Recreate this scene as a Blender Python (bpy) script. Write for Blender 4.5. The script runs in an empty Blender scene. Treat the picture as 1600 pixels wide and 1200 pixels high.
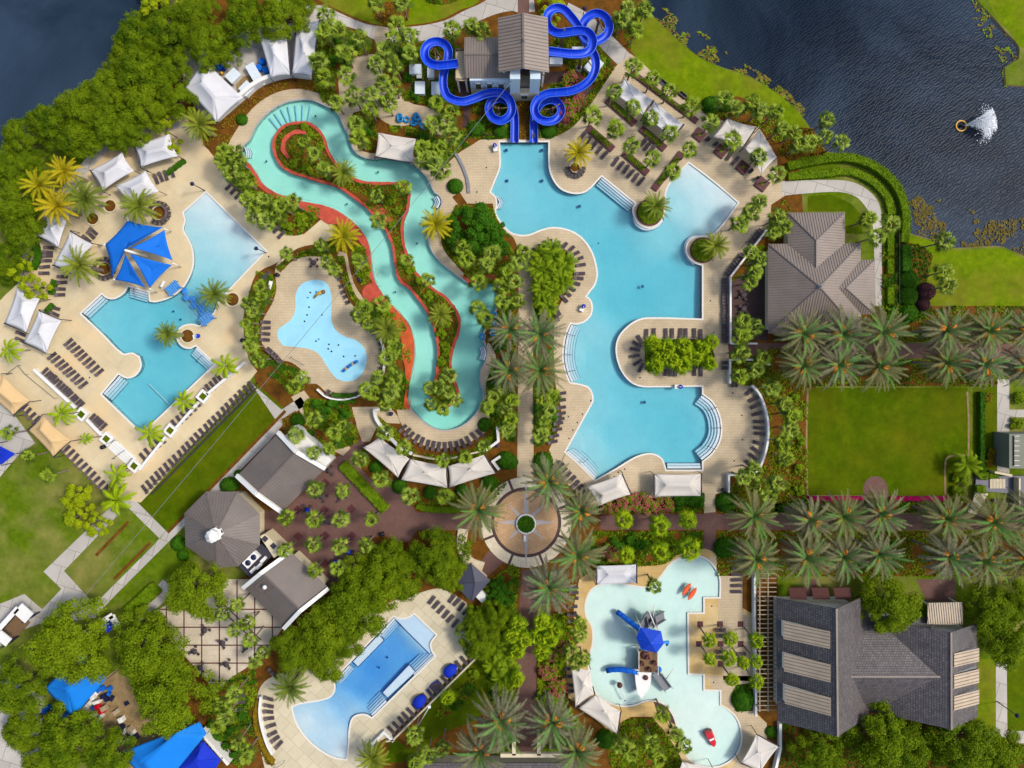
import bpy, math, random
from mathutils import Vector, Matrix
from mathutils.geometry import delaunay_2d_cdt
random.seed(7)
PI = math.pi
S, H, NX, NY = 0.125, 133.33, 800.0, 560.0
SC = bpy.context.scene
COL = SC.collection

def P(px, py, z=0.0):
    """a point of the plan (read off in photo pixels) at height z, in metres"""
    k = S * (H - z) / H
    return Vector(((px - NX) * k, (NY - py) * k, z))
def PP(pts, z=0.0): return [P(x, y, z) for x, y in pts]
def unP(v):
    k = S * (H - v.z) / H
    return (v.x / k + NX, NY - v.y / k)

# ------------------------------------------------------------------ names, labels
ORD = ['first','second','third','fourth','fifth','sixth','seventh','eighth','ninth','tenth','eleventh','twelfth',
       'thirteenth','fourteenth','fifteenth','sixteenth','seventeenth','eighteenth','nineteenth','twentieth']
def tag(o, label=None, cat=None, group=None, kind=None):
    if label: o['label'] = label
    if cat: o['category'] = cat
    if group: o['group'] = group
    if kind: o['kind'] = kind
    return o
def thing(name, loc, label, cat, group=None, rz=0.0):
    o = bpy.data.objects.new(name, None); COL.objects.link(o)
    o.empty_display_size = 0.3
    o.location = loc; o.rotation_euler = (0, 0, rz)
    return tag(o, label, cat, group)
def rank_labels(pts, what, where):
    """one label each: where it comes in its row or bed"""
    n = len(pts)
    if n == 1: return [f"{what} {where}"]
    xs = [p[0] for p in pts]; ys = [p[1] for p in pts]
    if max(xs) - min(xs) >= max(ys) - min(ys): order = sorted(range(n), key=lambda i: pts[i][0]); a, b = 'west', 'east'
    else: order = sorted(range(n), key=lambda i: pts[i][1]); a, b = 'north', 'south'
    out = [None] * n
    for k, i in enumerate(order):
        if k <= (n - 1) // 2:
            out[i] = (f"{a}ernmost {what} {where}" if k == 0 else f"{what}, {ORD[k]} from the {a}, {where}")
        else:
            j = n - 1 - k
            out[i] = (f"{b}ernmost {what} {where}" if j == 0 else f"{what}, {ORD[j]} from the {b}, {where}")
    return out

# ------------------------------------------------------------------ mesh builder
class MB:
    def __init__(s): s.v = []; s.f = []; s.m = []; s.uv = {}; s.sm = set()
    def add(s, vs, fs, mi=0, smooth=False, uvs=None):
        b = len(s.v); s.v += [Vector(v) for v in vs]
        for k, f in enumerate(fs):
            if smooth: s.sm.add(len(s.f))
            if uvs: s.uv[len(s.f)] = uvs[k]
            s.f.append(tuple(i + b for i in f)); s.m.append(mi)
        return s
    def box(s, c, size, rz=0.0, mi=0, rot=None):
        sx, sy, sz = size[0] / 2, size[1] / 2, size[2] / 2
        M = rot if rot else Matrix.Rotation(rz, 3, 'Z')
        c = Vector(c)
        vs = [c + M @ Vector((x * sx, y * sy, z * sz)) for z in (-1, 1) for x, y in ((-1, -1), (1, -1), (1, 1), (-1, 1))]
        return s.add(vs, [(3, 2, 1, 0), (4, 5, 6, 7), (0, 1, 5, 4), (1, 2, 6, 5), (2, 3, 7, 6), (3, 0, 4, 7)], mi)
    def bar(s, a, b, w, h, mi=0):
        """a box beam from a to b, w wide, h high"""
        a, b = Vector(a), Vector(b); d = b - a; L = d.length
        if L < 1e-6: return s
        x = d / L; up = Vector((0, 0, 1)) if abs(x.z) < .95 else Vector((0, 1, 0))
        y = up.cross(x).normalized(); z = x.cross(y)
        M = Matrix((x, y, z)).transposed()
        return s.box((a + b) / 2, (L, w, h), mi=mi, rot=M)
    def tube(s, pts, r, n=8, mi=0, cap=True, closed=False, smooth=True):
        pts = [Vector(p) for p in pts]; N = len(pts)
        rs = r if isinstance(r, (list, tuple)) else [r] * N
        rings = []; pu = None
        for i, p in enumerate(pts):
            if closed: d = pts[(i + 1) % N] - pts[i - 1]
            else: d = pts[min(i + 1, N - 1)] - pts[max(i - 1, 0)]
            d = d.normalized() if d.length > 1e-9 else Vector((0, 0, 1))
            u = pu if pu else (Vector((1, 0, 0)) if abs(d.z) > .9 else Vector((0, 0, 1)))
            u = (u - d * u.dot(d)).normalized(); pu = u; w = d.cross(u)
            rings.append([p + (u * math.cos(2 * PI * k / n) + w * math.sin(2 * PI * k / n)) * rs[i] for k in range(n)])
        vs = [v for R in rings for v in R]; fs = []
        M = N if closed else N - 1
        for i in range(M):
            j = (i + 1) % N
            for k in range(n):
                k2 = (k + 1) % n
                fs.append((i * n + k, i * n + k2, j * n + k2, j * n + k))
        s.add(vs, fs, mi, smooth)
        if cap and not closed:
            b = len(s.v) - N * n
            s.f.append(tuple(b + k for k in reversed(range(n)))); s.m.append(mi)
            s.f.append(tuple(b + (N - 1) * n + k for k in range(n))); s.m.append(mi)
        return s
    def lathe(s, prof, c=(0, 0, 0), n=16, mi=0, smooth=True):
        c = Vector(c); vs = []; fs = []
        for r, z in prof:
            for k in range(n):
                a = 2 * PI * k / n; vs.append(c + Vector((r * math.cos(a), r * math.sin(a), z)))
        for i in range(len(prof) - 1):
            for k in range(n):
                k2 = (k + 1) % n; fs.append((i * n + k, i * n + k2, (i + 1) * n + k2, (i + 1) * n + k))
        fs.append(tuple(reversed(range(n)))); fs.append(tuple((len(prof) - 1) * n + k for k in range(n)))
        return s.add(vs, fs, mi, smooth)
    def prism(s, poly, z0, z1, mi=0, smooth=False):
        """upright prism over a plan polygon (world xy)"""
        tr, pts = cdt([list(poly)])
        vs = [Vector((p[0], p[1], z1)) for p in pts]
        s.add(vs, tr, mi)
        n = len(poly); a = area(poly)
        vs = [Vector((p[0], p[1], z0)) for p in poly] + [Vector((p[0], p[1], z1)) for p in poly]
        fs = [(i, (i + 1) % n, n + (i + 1) % n, n + i) for i in range(n)]
        if a < 0: fs = [tuple(reversed(f)) for f in fs]
        return s.add(vs, fs, mi, smooth)
    def build(s, name, mat, parent=None, org=None, label=None):
        me = bpy.data.meshes.new(name)
        top = parent
        while top is not None and top.parent is not None: top = top.parent
        o0 = top.location.copy() if top is not None else (Vector(org) if org is not None else Vector((0, 0, 0)))
        me.from_pydata([tuple(v - o0) for v in s.v], [], s.f)
        for m in (mat if isinstance(mat, (list, tuple)) else [mat]): me.materials.append(m)
        me.polygons.foreach_set('material_index', s.m)
        if s.sm: me.polygons.foreach_set('use_smooth', [i in s.sm for i in range(len(s.f))])
        if s.uv:
            L = me.uv_layers.new(name='UVMap')
            for i, uvs in s.uv.items():
                p = me.polygons[i]
                for k, li in enumerate(p.loop_indices): L.data[li].uv = uvs[k]
        me.update()
        o = bpy.data.objects.new(name, me); COL.objects.link(o)
        if parent is not None: o.parent = parent
        elif org is not None: o.location = org
        if label: o['label'] = label
        return o

def area(poly):
    return sum(poly[i - 1][0] * poly[i][1] - poly[i][0] * poly[i - 1][1] for i in range(len(poly))) / 2
def pip(x, y, poly):
    c = False; j = len(poly) - 1
    for i in range(len(poly)):
        xi, yi = poly[i][0], poly[i][1]; xj, yj = poly[j][0], poly[j][1]
        if (yi > y) != (yj > y) and x < (xj - xi) * (y - yi) / (yj - yi) + xi: c = not c
        j = i
    return c
def cdt(loops, extra=()):
    """triangles of loops[0] minus the other loops (plan coordinates); extra: points inside"""
    vs = []; es = []
    for L in loops:
        b = len(vs); n = len(L)
        vs += [Vector((p[0], p[1])) for p in L]
        es += [(b + i, b + (i + 1) % n) for i in range(n)]
    vs += [Vector((p[0], p[1])) for p in extra]
    ov, oe, of, *_ = delaunay_2d_cdt(vs, es, [], 0, 1e-4)
    tr = []
    for f in of:
        c = (ov[f[0]] + ov[f[1]] + ov[f[2]]) / 3
        if not pip(c.x, c.y, loops[0]): continue
        if any(pip(c.x, c.y, h) for h in loops[1:]): continue
        if (ov[f[1]] - ov[f[0]]).cross(ov[f[2]] - ov[f[0]]) < 0: f = f[::-1]
        tr.append(tuple(f))
    return tr, ov
def smooth_poly(pts, n=4, closed=True, sharp=48):
    """a curve through the points; corners that turn by more than `sharp` degrees stay corners"""
    N = len(pts); Q = [Vector((p[0], p[1])) for p in pts]; out = []
    ang = []
    for i in range(N):
        if not closed and i in (0, N - 1): ang.append(180); continue
        a = Q[i] - Q[i - 1]; b = Q[(i + 1) % N] - Q[i]
        ang.append(math.degrees(a.angle(b)) if a.length > 1e-6 and b.length > 1e-6 else 0)
    for i in range(N if closed else N - 1):
        j = (i + 1) % N; d = Q[j] - Q[i]
        t0 = d if ang[i] > sharp else (Q[j] - Q[i - 1]).normalized() * d.length
        t1 = d if ang[j] > sharp else (Q[(j + 1) % N] - Q[i]).normalized() * d.length
        for k in range(n):
            t = k / n; t2 = t * t; t3 = t2 * t
            q = Q[i] * (2 * t3 - 3 * t2 + 1) + t0 * (t3 - 2 * t2 + t) + Q[j] * (-2 * t3 + 3 * t2) + t1 * (t3 - t2)
            out.append((q.x, q.y))
    if not closed: out.append((Q[-1].x, Q[-1].y))
    return out
def W(pts, smooth=True, n=4, closed=True, sharp=48):
    """plan polygon in pixels -> plan polygon in metres (ground level)"""
    if smooth: pts = smooth_poly(pts, n, closed, sharp)
    return [((x - NX) * S, (NY - y) * S) for x, y in pts]
def offset_loop(poly, d, closed=True):
    """move every point of a plan loop sideways by d metres (to the left of travel)"""
    N = len(poly); out = []
    for i in range(N):
        a = Vector(poly[i - 1][:2]) if (closed or i > 0) else None
        b = Vector(poly[i][:2]); c = Vector(poly[(i + 1) % N][:2]) if (closed or i < N - 1) else None
        d1 = (b - a).normalized() if a is not None and (b - a).length > 1e-6 else None
        d2 = (c - b).normalized() if c is not None and (c - b).length > 1e-6 else None
        if d1 is None: d1 = d2
        if d2 is None: d2 = d1
        if d1 is None: out.append((b.x, b.y)); continue
        n1 = Vector((-d1.y, d1.x)); n2 = Vector((-d2.y, d2.x)); m = n1 + n2
        m = m.normalized() if m.length > 1e-3 else n1
        k = min(1.6, 1 / max(.4, m.dot(n1)))
        q = b + m * d * k; out.append((q.x, q.y))
    return out
def sheet(name, loops, z, mat, kind='structure', zfn=None, step=None, skirt=None):
    extra = []
    if step:
        xs = [p[0] for p in loops[0]]; ys = [p[1] for p in loops[0]]
        x = min(xs)
        while x < max(xs):
            y = min(ys)
            while y < max(ys):
                if pip(x, y, loops[0]) and not any(pip(x, y, h) for h in loops[1:]): extra.append((x + .01, y + .013))
                y += step
            x += step
    tr, pts = cdt(loops, extra)
    mb = MB()
    mb.add([Vector((p.x, p.y, zfn(p.x, p.y) if zfn else z)) for p in pts], tr)
    if skirt:
        for L in loops:
            n = len(L)
            mb.add([(p[0], p[1], z) for p in L] + [(p[0], p[1], z - skirt) for p in L],
                   [(i, (i + 1) % n, n + (i + 1) % n, n + i) for i in range(n)])
    o = mb.build(name, mat)
    if kind: o['kind'] = kind
    return o
def ribbon(mb, line, w, z0, z1, closed=False, mi=0, side=0.0):
    """a band of width w along a plan polyline, z0 to z1 high (wall, kerb, coping)"""
    a = offset_loop(line, w / 2 + side, closed); b = offset_loop(line, -w / 2 + side, closed)
    n = len(line); vs = []
    for i in range(n):
        vs += [(a[i][0], a[i][1], z0), (a[i][0], a[i][1], z1), (b[i][0], b[i][1], z1), (b[i][0], b[i][1], z0)]
    fs = []
    for i in range(n if closed else n - 1):
        j = (i + 1) % n
        for k in range(3): fs.append((i * 4 + k + 1, i * 4 + k, j * 4 + k, j * 4 + k + 1))
    if not closed: fs += [(0, 1, 2, 3), ((n - 1) * 4 + 3, (n - 1) * 4 + 2, (n - 1) * 4 + 1, (n - 1) * 4)]
    return mb.add(vs, fs, mi)
def duplicate(root, loc, rz=None, scale=None):
    """a copy of a thing with copies of its parts"""
    r = root.copy(); COL.objects.link(r); r.location = loc
    if rz is not None: r.rotation_euler = (0, 0, rz)
    if scale is not None: r.scale = scale if isinstance(scale, (tuple, list)) else (scale,) * 3
    for ch in root.children:
        c = ch.copy(); COL.objects.link(c); c.parent = r
        for g in ch.children:
            d = g.copy(); COL.objects.link(d); d.parent = c
    return r

# ------------------------------------------------------------------ materials
def lin(c): return tuple((x / 255 / 12.92 if x / 255 <= .04045 else ((x / 255 + .055) / 1.055) ** 2.4) for x in c)
ALB = 0.74
def C(r, g, b, k=1.0): return tuple(min(.95, x * ALB * k) for x in lin((r, g, b))) + (1,)
class NT:
    def __init__(s, name):
        s.mat = bpy.data.materials.new(name); s.mat.use_nodes = True
        s.t = s.mat.node_tree; s.n = s.t.nodes; s.l = s.t.links
        s.bsdf = s.n['Principled BSDF']; s.out = s.n['Material Output']
        s.geo = s.n.new('ShaderNodeNewGeometry')
    def pos(s): return s.geo.outputs['Position']
    def lk(s, a, b): s.l.new(a, b)
    def noise(s, scale, detail=4, rough=.55, vec=None, dist=0):
        x = s.n.new('ShaderNodeTexNoise'); x.inputs['Scale'].default_value = scale; x.inputs['Detail'].default_value = detail
        x.inputs['Roughness'].default_value = rough; x.inputs['Distortion'].default_value = dist
        s.lk(vec if vec is not None else s.pos(), x.inputs['Vector']); return x.outputs['Fac']
    def ramp(s, fac, stops, interp='LINEAR'):
        r = s.n.new('ShaderNodeValToRGB'); e = r.color_ramp.elements; r.color_ramp.interpolation = interp
        while len(e) < len(stops): e.new(.5)
        for i, (p, c) in enumerate(stops): e[i].position = p; e[i].color = c if len(c) == 4 else tuple(c) + (1,)
        s.lk(fac, r.inputs['Fac']); return r.outputs['Color']
    def mix(s, fac, a, b, mode='MIX'):
        m = s.n.new('ShaderNodeMix'); m.data_type = 'RGBA'; m.blend_type = mode
        for i, v in ((0, fac), (6, a), (7, b)):
            if isinstance(v, bpy.types.NodeSocket): s.lk(v, m.inputs[i])
            else: m.inputs[i].default_value = v
        return m.outputs[2]
    def math(s, op, a, b=0.0):
        m = s.n.new('ShaderNodeMath'); m.operation = op
        for i, v in ((0, a), (1, b)):
            if isinstance(v, bpy.types.NodeSocket): s.lk(v, m.inputs[i])
            else: m.inputs[i].default_value = v
        return m.outputs[0]
    def mapping(s, vec=None, scale=(1, 1, 1), rot=(0, 0, 0)):
        m = s.n.new('ShaderNodeMapping'); m.inputs['Scale'].default_value = scale; m.inputs['Rotation'].default_value = rot
        s.lk(vec if vec is not None else s.pos(), m.inputs['Vector']); return m.outputs['Vector']
    def brick(s, vec, c1, c2, cm, scale, bw, rh, mortar=.02):
        b = s.n.new('ShaderNodeTexBrick'); s.lk(vec, b.inputs['Vector'])
        b.inputs['Color1'].default_value = c1; b.inputs['Color2'].default_value = c2; b.inputs['Mortar'].default_value = cm
        b.inputs['Scale'].default_value = scale; b.inputs['Brick Width'].default_value = bw; b.inputs['Row Height'].default_value = rh
        b.inputs['Mortar Size'].default_value = mortar; b.inputs['Mortar Smooth'].default_value = .3
        return b
    def bump(s, h, strength=.3, dist=.05):
        b = s.n.new('ShaderNodeBump'); b.inputs['Strength'].default_value = strength; b.inputs['Distance'].default_value = dist
        s.lk(h, b.inputs['Height']); s.lk(b.outputs['Normal'], s.bsdf.inputs['Normal'])
    def done(s, col, rough=.8, spec=.3, metal=0.0):
        if isinstance(col, bpy.types.NodeSocket): s.lk(col, s.bsdf.inputs['Base Color'])
        else: s.bsdf.inputs['Base Color'].default_value = col
        s.bsdf.inputs['Roughness'].default_value = rough
        s.bsdf.inputs['Specular IOR Level'].default_value = spec
        s.bsdf.inputs['Metallic'].default_value = metal
        return s.mat
def m_plain(name, c, var=.12, scale=1.5, rough=.7, spec=.3, bump=0.0, fine=9.0, metal=0.0):
    """a colour that wanders a little, coarse blotches and fine grain"""
    t = NT(name); a = tuple(x * (1 - var) for x in c[:3]) + (1,); b = tuple(min(.95, x * (1 + var)) for x in c[:3]) + (1,)
    f = t.noise(scale); g = t.noise(fine, 3)
    k = t.math('ADD', t.math('MULTIPLY', f, .6), t.math('MULTIPLY', g, .4))
    col = t.ramp(k, [(.33, a), (.67, b)])
    if bump: t.bump(g, bump, .04)
    return t.done(col, rough, spec, metal)
M = {}
M['white'] = m_plain('white_paint', C(240, 238, 230), .05, .8, .6)
M['cream_wall'] = m_plain('cream_render', C(222, 208, 172), .08, .5, .8)
M['blue_wall'] = m_plain('pale_blue_boarding', C(212, 228, 238), .05, .8, .6)
M['dark_metal'] = m_plain('dark_metal', C(58, 54, 62), .15, 2, .45, .5)
M['grey_metal'] = m_plain('grey_metal', C(130, 132, 136), .12, 2, .5, .5)
M['sling'] = m_plain('brown_sling_fabric', C(82, 72, 76), .16, 3, .8, .2, 0, 30)
M['sling_frame'] = m_plain('bronze_frame', C(120, 108, 92), .1, 3, .6)
M['sling2'] = m_plain('faded_sling_fabric', C(98, 86, 88), .16, 3, .8, .2, 0, 30)
M['sail_white'] = m_plain('white_sail_cloth', C(214, 213, 214), .06, .6, .8, .2)
M['sail_cream'] = m_plain('cream_sail_cloth', C(216, 208, 196), .06, .6, .8, .2)
M['sail_tan'] = m_plain('tan_sail_cloth', C(218, 184, 132), .05, .6, .8, .2)
M['sail_blue'] = m_plain('blue_sail_cloth', C(14, 108, 208), .08, .6, .75, .2)
M['sky_canvas'] = m_plain('bright_blue_canvas', C(18, 128, 220), .07, .5, .75, .2)
M['royal_canvas'] = m_plain('royal_blue_canvas', C(16, 50, 190), .08, .6, .75, .2)
M['slide_blue'] = m_plain('blue_fibreglass', C(14, 70, 214, 1.1), .08, .8, .42, .35)
M['slide_line'] = m_plain('slide_joint', C(96, 140, 240), .05, 2, .4)
M['turquoise'] = m_plain('turquoise_vinyl', C(10, 130, 190), .1, 2, .3, .5)
M['lily_blue'] = m_plain('blue_foam', C(40, 140, 225), .08, 2, .5)
M['rope'] = m_plain('pale_rope', C(150, 190, 215), .1, 4, .8)
M['red_toy'] = m_plain('red_gelcoat', C(205, 18, 36), .06, 2, .3, .5)
M['orange_toy'] = m_plain('orange_gelcoat', C(236, 92, 30), .06, 2, .35, .5)
M['yellow_toy'] = m_plain('yellow_gelcoat', C(225, 165, 40), .06, 2, .4, .5)
M['barrel'] = m_plain('brown_barrel', C(92, 48, 42), .15, 3, .6)
M['wood'] = m_plain('weathered_wood', C(128, 100, 70), .2, 2, .85)
M['pergola'] = m_plain('pergola_timber', C(178, 160, 130), .15, 2, .85)
M['trunk'] = m_plain('palm_trunk', C(142, 126, 110), .2, 2.5, .9, .1, .5)
M['bark'] = m_plain('tree_bark', C(112, 98, 84), .25, 2, .9, .1, .5)
M['fruit'] = m_plain('orange_date_stalks', C(220, 138, 24, 1.05), .2, 4, .7)
M['brown_awning'] = m_plain('brown_awning_cloth', C(88, 50, 46), .1, 2, .8)
M['glass_dark'] = m_plain('dark_window_glass', C(88, 92, 72), .2, 1, .12, .6)
M['black'] = m_plain('black_fittings', C(26, 26, 34), .2, 3, .5)
M['shelf'] = m_plain('white_pool_plaster', C(222, 232, 238), .04, 1, .7)
M['tile_line'] = m_plain('navy_edge_tile', C(40, 70, 130), .15, 5, .4)
M['granite'] = m_plain('dark_red_granite', C(92, 44, 46), .22, 2, .6, .3, 0, 14)
M['redrock'] = m_plain('red_shotcrete_rock', C(196, 84, 64), .25, .9, .9, .2, .8, 4)
M['clay'] = m_plain('orange_rock', C(202, 92, 48), .28, .7, .9, .2, .8, 4)
M['coping'] = m_plain('cream_coping', C(232, 226, 214), .05, 2, .7)
M['grey_deck'] = m_plain('grey_paving', C(178, 170, 166), .1, .5, .85)
M['fan'] = m_plain('fan_grille', C(30, 34, 70), .2, 3, .5)
# ------------------------------------------------------------------ ground materials
def m_grass(name, c1, c2, c3, big=.05):
    t = NT(name)
    a = t.ramp(t.noise(.9, 6, .7), [(.3, c1), (.7, c2)])
    b = t.mix(t.ramp(t.noise(big, 4, .6), [(.42, (0, 0, 0)), (.66, (1, 1, 1))]), a, c3)
    b = t.mix(.8, b, t.ramp(t.noise(.3, 5, .7), [(.3, (.58, .64, .5)), (.7, (1.2, 1.14, 1.1))]), 'MULTIPLY')
    g = t.noise(16, 3, .8)
    col = t.mix(.55, b, t.ramp(g, [(.25, (.12, .12, .12)), (.75, (1.0, 1.0, 1.0))]), 'MULTIPLY')
    t.bump(g, .5, .05)
    return t.done(col, .95, .03)
M['grass'] = m_grass('rough_grass', C(84, 112, 12, 1.2), C(112, 134, 24, 1.2), C(150, 146, 78, 1.1), .09)
M['bank'] = m_grass('bank_grass', C(98, 128, 8, 1.2), C(132, 152, 16, 1.2), C(140, 142, 40, 1.0), .12)
M['lawn'] = m_grass('mown_lawn', C(72, 98, 4, 1.15), C(94, 116, 6, 1.2), C(104, 112, 14, 1.15), .07)
def m_mulch(name, c1, c2):
    t = NT(name); g = t.noise(7, 4, .8)
    col = t.ramp(t.math('ADD', t.math('MULTIPLY', g, .6), t.math('MULTIPLY', t.noise(.8), .4)), [(.36, c1), (.64, c2)])
    t.bump(g, .8, .08); return t.done(col, .95, .1)
M['mulch'] = m_mulch('bark_mulch', C(72, 50, 18), C(138, 88, 26))
M['dirt'] = m_mulch('bare_sand', C(120, 98, 62), C(176, 150, 108))
def m_paver(name, c1, c2, cm, bw, rh, blot=.5, rot=0.0, mortar=.03, stain=None):
    t = NT(name); b = t.brick(t.mapping(rot=(0, 0, rot)), c1, c2, cm, 1, bw, rh, mortar)
    col = t.mix(blot, b.outputs['Color'], t.ramp(t.noise(.16, 5, .65), [(.3, (.68, .66, .62)), (.7, (1.08, 1.06, 1.02))]), 'MULTIPLY')
    col = t.mix(.5, col, t.ramp(t.noise(5, 3, .7), [(.2, (.75, .75, .75)), (.8, (1.1, 1.1, 1.1))]), 'MULTIPLY')
    if stain: col = t.mix(t.ramp(t.noise(.11, 4, .6, dist=.4), [(.5, (0, 0, 0)), (.68, (.75, .75, .75))]), col, stain)
    t.bump(b.outputs['Fac'], -.15, .02)
    return t.done(col, .85, .25)
M['paver'] = m_paver('tan_pavers', C(214, 196, 164, 1.12), C(206, 187, 155, 1.12), C(186, 166, 134, 1.1), .62, .31, .8, 0, .05)
M['warm_deck'] = m_paver('sand_deck', C(230, 212, 172), C(224, 205, 166), C(210, 188, 148), 3.0, 3.0, .6, .75, .02, C(230, 198, 148))
M['cream_deck'] = m_paver('cream_deck', C(226, 214, 182), C(216, 204, 172), C(184, 170, 140), 2.4, 2.4, .5, .75, .04)
M['concrete'] = m_paver('pale_concrete', C(206, 200, 190), C(192, 186, 176), C(140, 134, 124), 3.6, 3.6, .6, .3, .05)
M['gold_deck'] = m_paver('golden_deck', C(226, 190, 122), C(216, 182, 118), C(198, 164, 104), 2.6, 2.6, .7, .1, .03, C(226, 208, 168))
M['brick'] = m_paver('brown_brick', C(140, 104, 94), C(124, 90, 82), C(108, 80, 72), .42, .22, .8, .78, .05)
M['brick_dark'] = m_paver('dark_brick', C(104, 80, 76), C(92, 70, 66), C(76, 58, 54), .42, .22, .8, 0, .05)
M['plaza'] = m_paver('plaza_stone', C(206, 168, 126, 1.1), C(194, 156, 116, 1.1), C(172, 138, 102, 1.1), .6, .6, .9, .4, .03)
M['plaza_cream'] = m_paver('plaza_cream_stone', C(232, 218, 188), C(220, 206, 176), C(196, 180, 150), 1.2, 1.2, .5, .2, .03)
M['terrace'] = m_paver('terrace_stone', C(226, 214, 190), C(216, 202, 178), C(206, 192, 166), 1.0, 1.0, .7, .0, .03)
M['rubber'] = m_paver('splash_pad_rubber', C(166, 228, 246, 1.05), C(158, 222, 245, 1.05), C(162, 225, 246, 1.05), 2, 2, .3, 0, .01)
# water: a clear tinted body under a glossy skin
def m_water(name, absorb, dens, bump=.05, scale=1.1):
    t = NT(name); t.n.remove(t.bsdf)
    tr = t.n.new('ShaderNodeBsdfTransparent'); gl = t.n.new('ShaderNodeBsdfGlossy'); gl.inputs['Roughness'].default_value = .06
    lw = t.n.new('ShaderNodeFresnel'); lw.inputs['IOR'].default_value = 1.33
    mx = t.n.new('ShaderNodeMixShader'); b = t.n.new('ShaderNodeBump')
    b.inputs['Strength'].default_value = bump; b.inputs['Distance'].default_value = .1
    t.lk(t.noise(scale, 4, .6), b.inputs['Height']); t.lk(b.outputs['Normal'], gl.inputs['Normal']); t.lk(b.outputs['Normal'], lw.inputs['Normal'])
    t.lk(lw.outputs[0], mx.inputs[0]); t.lk(tr.outputs[0], mx.inputs[1]); t.lk(gl.outputs[0], mx.inputs[2])
    t.lk(mx.outputs[0], t.out.inputs['Surface'])
    v = t.n.new('ShaderNodeVolumeAbsorption'); v.inputs['Color'].default_value = absorb; v.inputs['Density'].default_value = dens
    t.lk(v.outputs[0], t.out.inputs['Volume'])
    return t.mat
M['water_main'] = m_water('pool_water', (.12, .82, .90, 1), .62)
M['water_river'] = m_water('river_water', (.14, .87, .84, 1), .38)
M['water_south'] = m_water('blue_pool_water', (.02, .62, .95, 1), .8)
M['water_play'] = m_water('shallow_water', (.42, .97, .91, 1), .62)
def m_lake(name):
    t = NT(name)
    w = t.noise(1.0, 5, .65, t.mapping(scale=(.9, 2.0, 1), rot=(0, 0, .5)))
    r = t.n.new('ShaderNodeTexWave'); r.inputs['Scale'].default_value = .55; r.inputs['Distortion'].default_value = 9; r.inputs['Detail'].default_value = 4
    r.inputs['Detail Scale'].default_value = 1.4
    t.lk(t.mapping(rot=(0, 0, .9)), r.inputs['Vector'])
    h = t.math('ADD', t.math('MULTIPLY', w, .7), t.math('MULTIPLY', r.outputs['Fac'], .35))
    t.bump(h, .17, .5)
    col = t.ramp(t.noise(.02, 5, .62, dist=.6), [(.38, (.004, .010, .020)), (.62, (.024, .042, .068))])
    return t.done(col, .25, .03)
M['lake'] = m_lake('lake_water')
def m_floor(name, c, c2):
    t = NT(name); n = t.noise(.35, 5, .65); g = t.noise(2.5, 3, .7)
    col = t.ramp(t.math('ADD', t.math('MULTIPLY', n, .6), t.math('MULTIPLY', g, .4)), [(.35, c2), (.65, c)])
    return t.done(col, .85, .2)
M['plaster'] = m_floor('pool_plaster', C(224, 236, 238, 1.0), C(208, 224, 230, 1.0))
M['plaster_white'] = m_floor('play_pool_plaster', C(236, 246, 240, 1.0), C(222, 236, 230, 1.0))
M['plaster_green'] = m_floor('river_plaster', C(216, 238, 226, 1.15), C(202, 230, 216, 1.15))
# roofs
def m_seam(name, c):
    t = NT(name); k = t.ramp(t.noise(.35, 5, .6), [(.3, (.82, .82, .82)), (.7, (1.08, 1.08, 1.08))])
    st = t.ramp(t.noise(.5, 5, .8, t.mapping(scale=(1, .25, 1), rot=(0, 0, .2))), [(.66, (1, 1, 1)), (.78, (.72, .72, .74))])
    return t.done(t.mix(1, t.mix(1, c, k, 'MULTIPLY'), st, 'MULTIPLY'), .5, .4)
M['seam'] = m_seam('brown_metal_roof', C(142, 128, 116)); M['rib'] = m_plain('roof_rib', C(112, 100, 92), .1, 2, .5, .4)
M['seam_dark'] = m_seam('dark_brown_metal_roof', C(120, 110, 102))
M['seam_tan'] = m_seam('tan_metal_roof', C(194, 174, 148)); M['rib_tan'] = m_plain('tan_roof_rib', C(128, 112, 94), .1, 2, .5, .4)
M['seam_blue'] = m_seam('slate_blue_metal_roof', C(92, 92, 108)); M['rib_blue'] = m_plain('blue_roof_rib', C(62, 62, 76), .1, 2, .5, .4)
M['rib_slide'] = m_plain('blue_roof_seam', C(12, 40, 150), .1, 2, .4); M['toy_roof'] = m_plain('blue_toy_roof', C(20, 84, 224), .06, 1, .4)
def m_slate():
    t = NT('dark_slate_shingles'); uv = t.n.new('ShaderNodeUVMap').outputs['UV']
    b = t.brick(uv, C(120, 112, 108), C(92, 86, 86), C(52, 48, 50), 1, .5, .42, .05)
    blot = t.ramp(t.noise(.5, 5, .7), [(.3, (.66, .66, .68)), (.72, (1.15, 1.15, 1.15))])
    fine = t.ramp(t.noise(3.5, 4, .75), [(.25, (.7, .7, .7)), (.75, (1.15, 1.15, 1.15))])
    t.bump(b.outputs['Fac'], -.5, .04)
    return t.done(t.mix(.8, t.mix(.9, b.outputs['Color'], blot, 'MULTIPLY'), fine, 'MULTIPLY'), .6, .4)
M['slate'] = m_slate()
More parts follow.
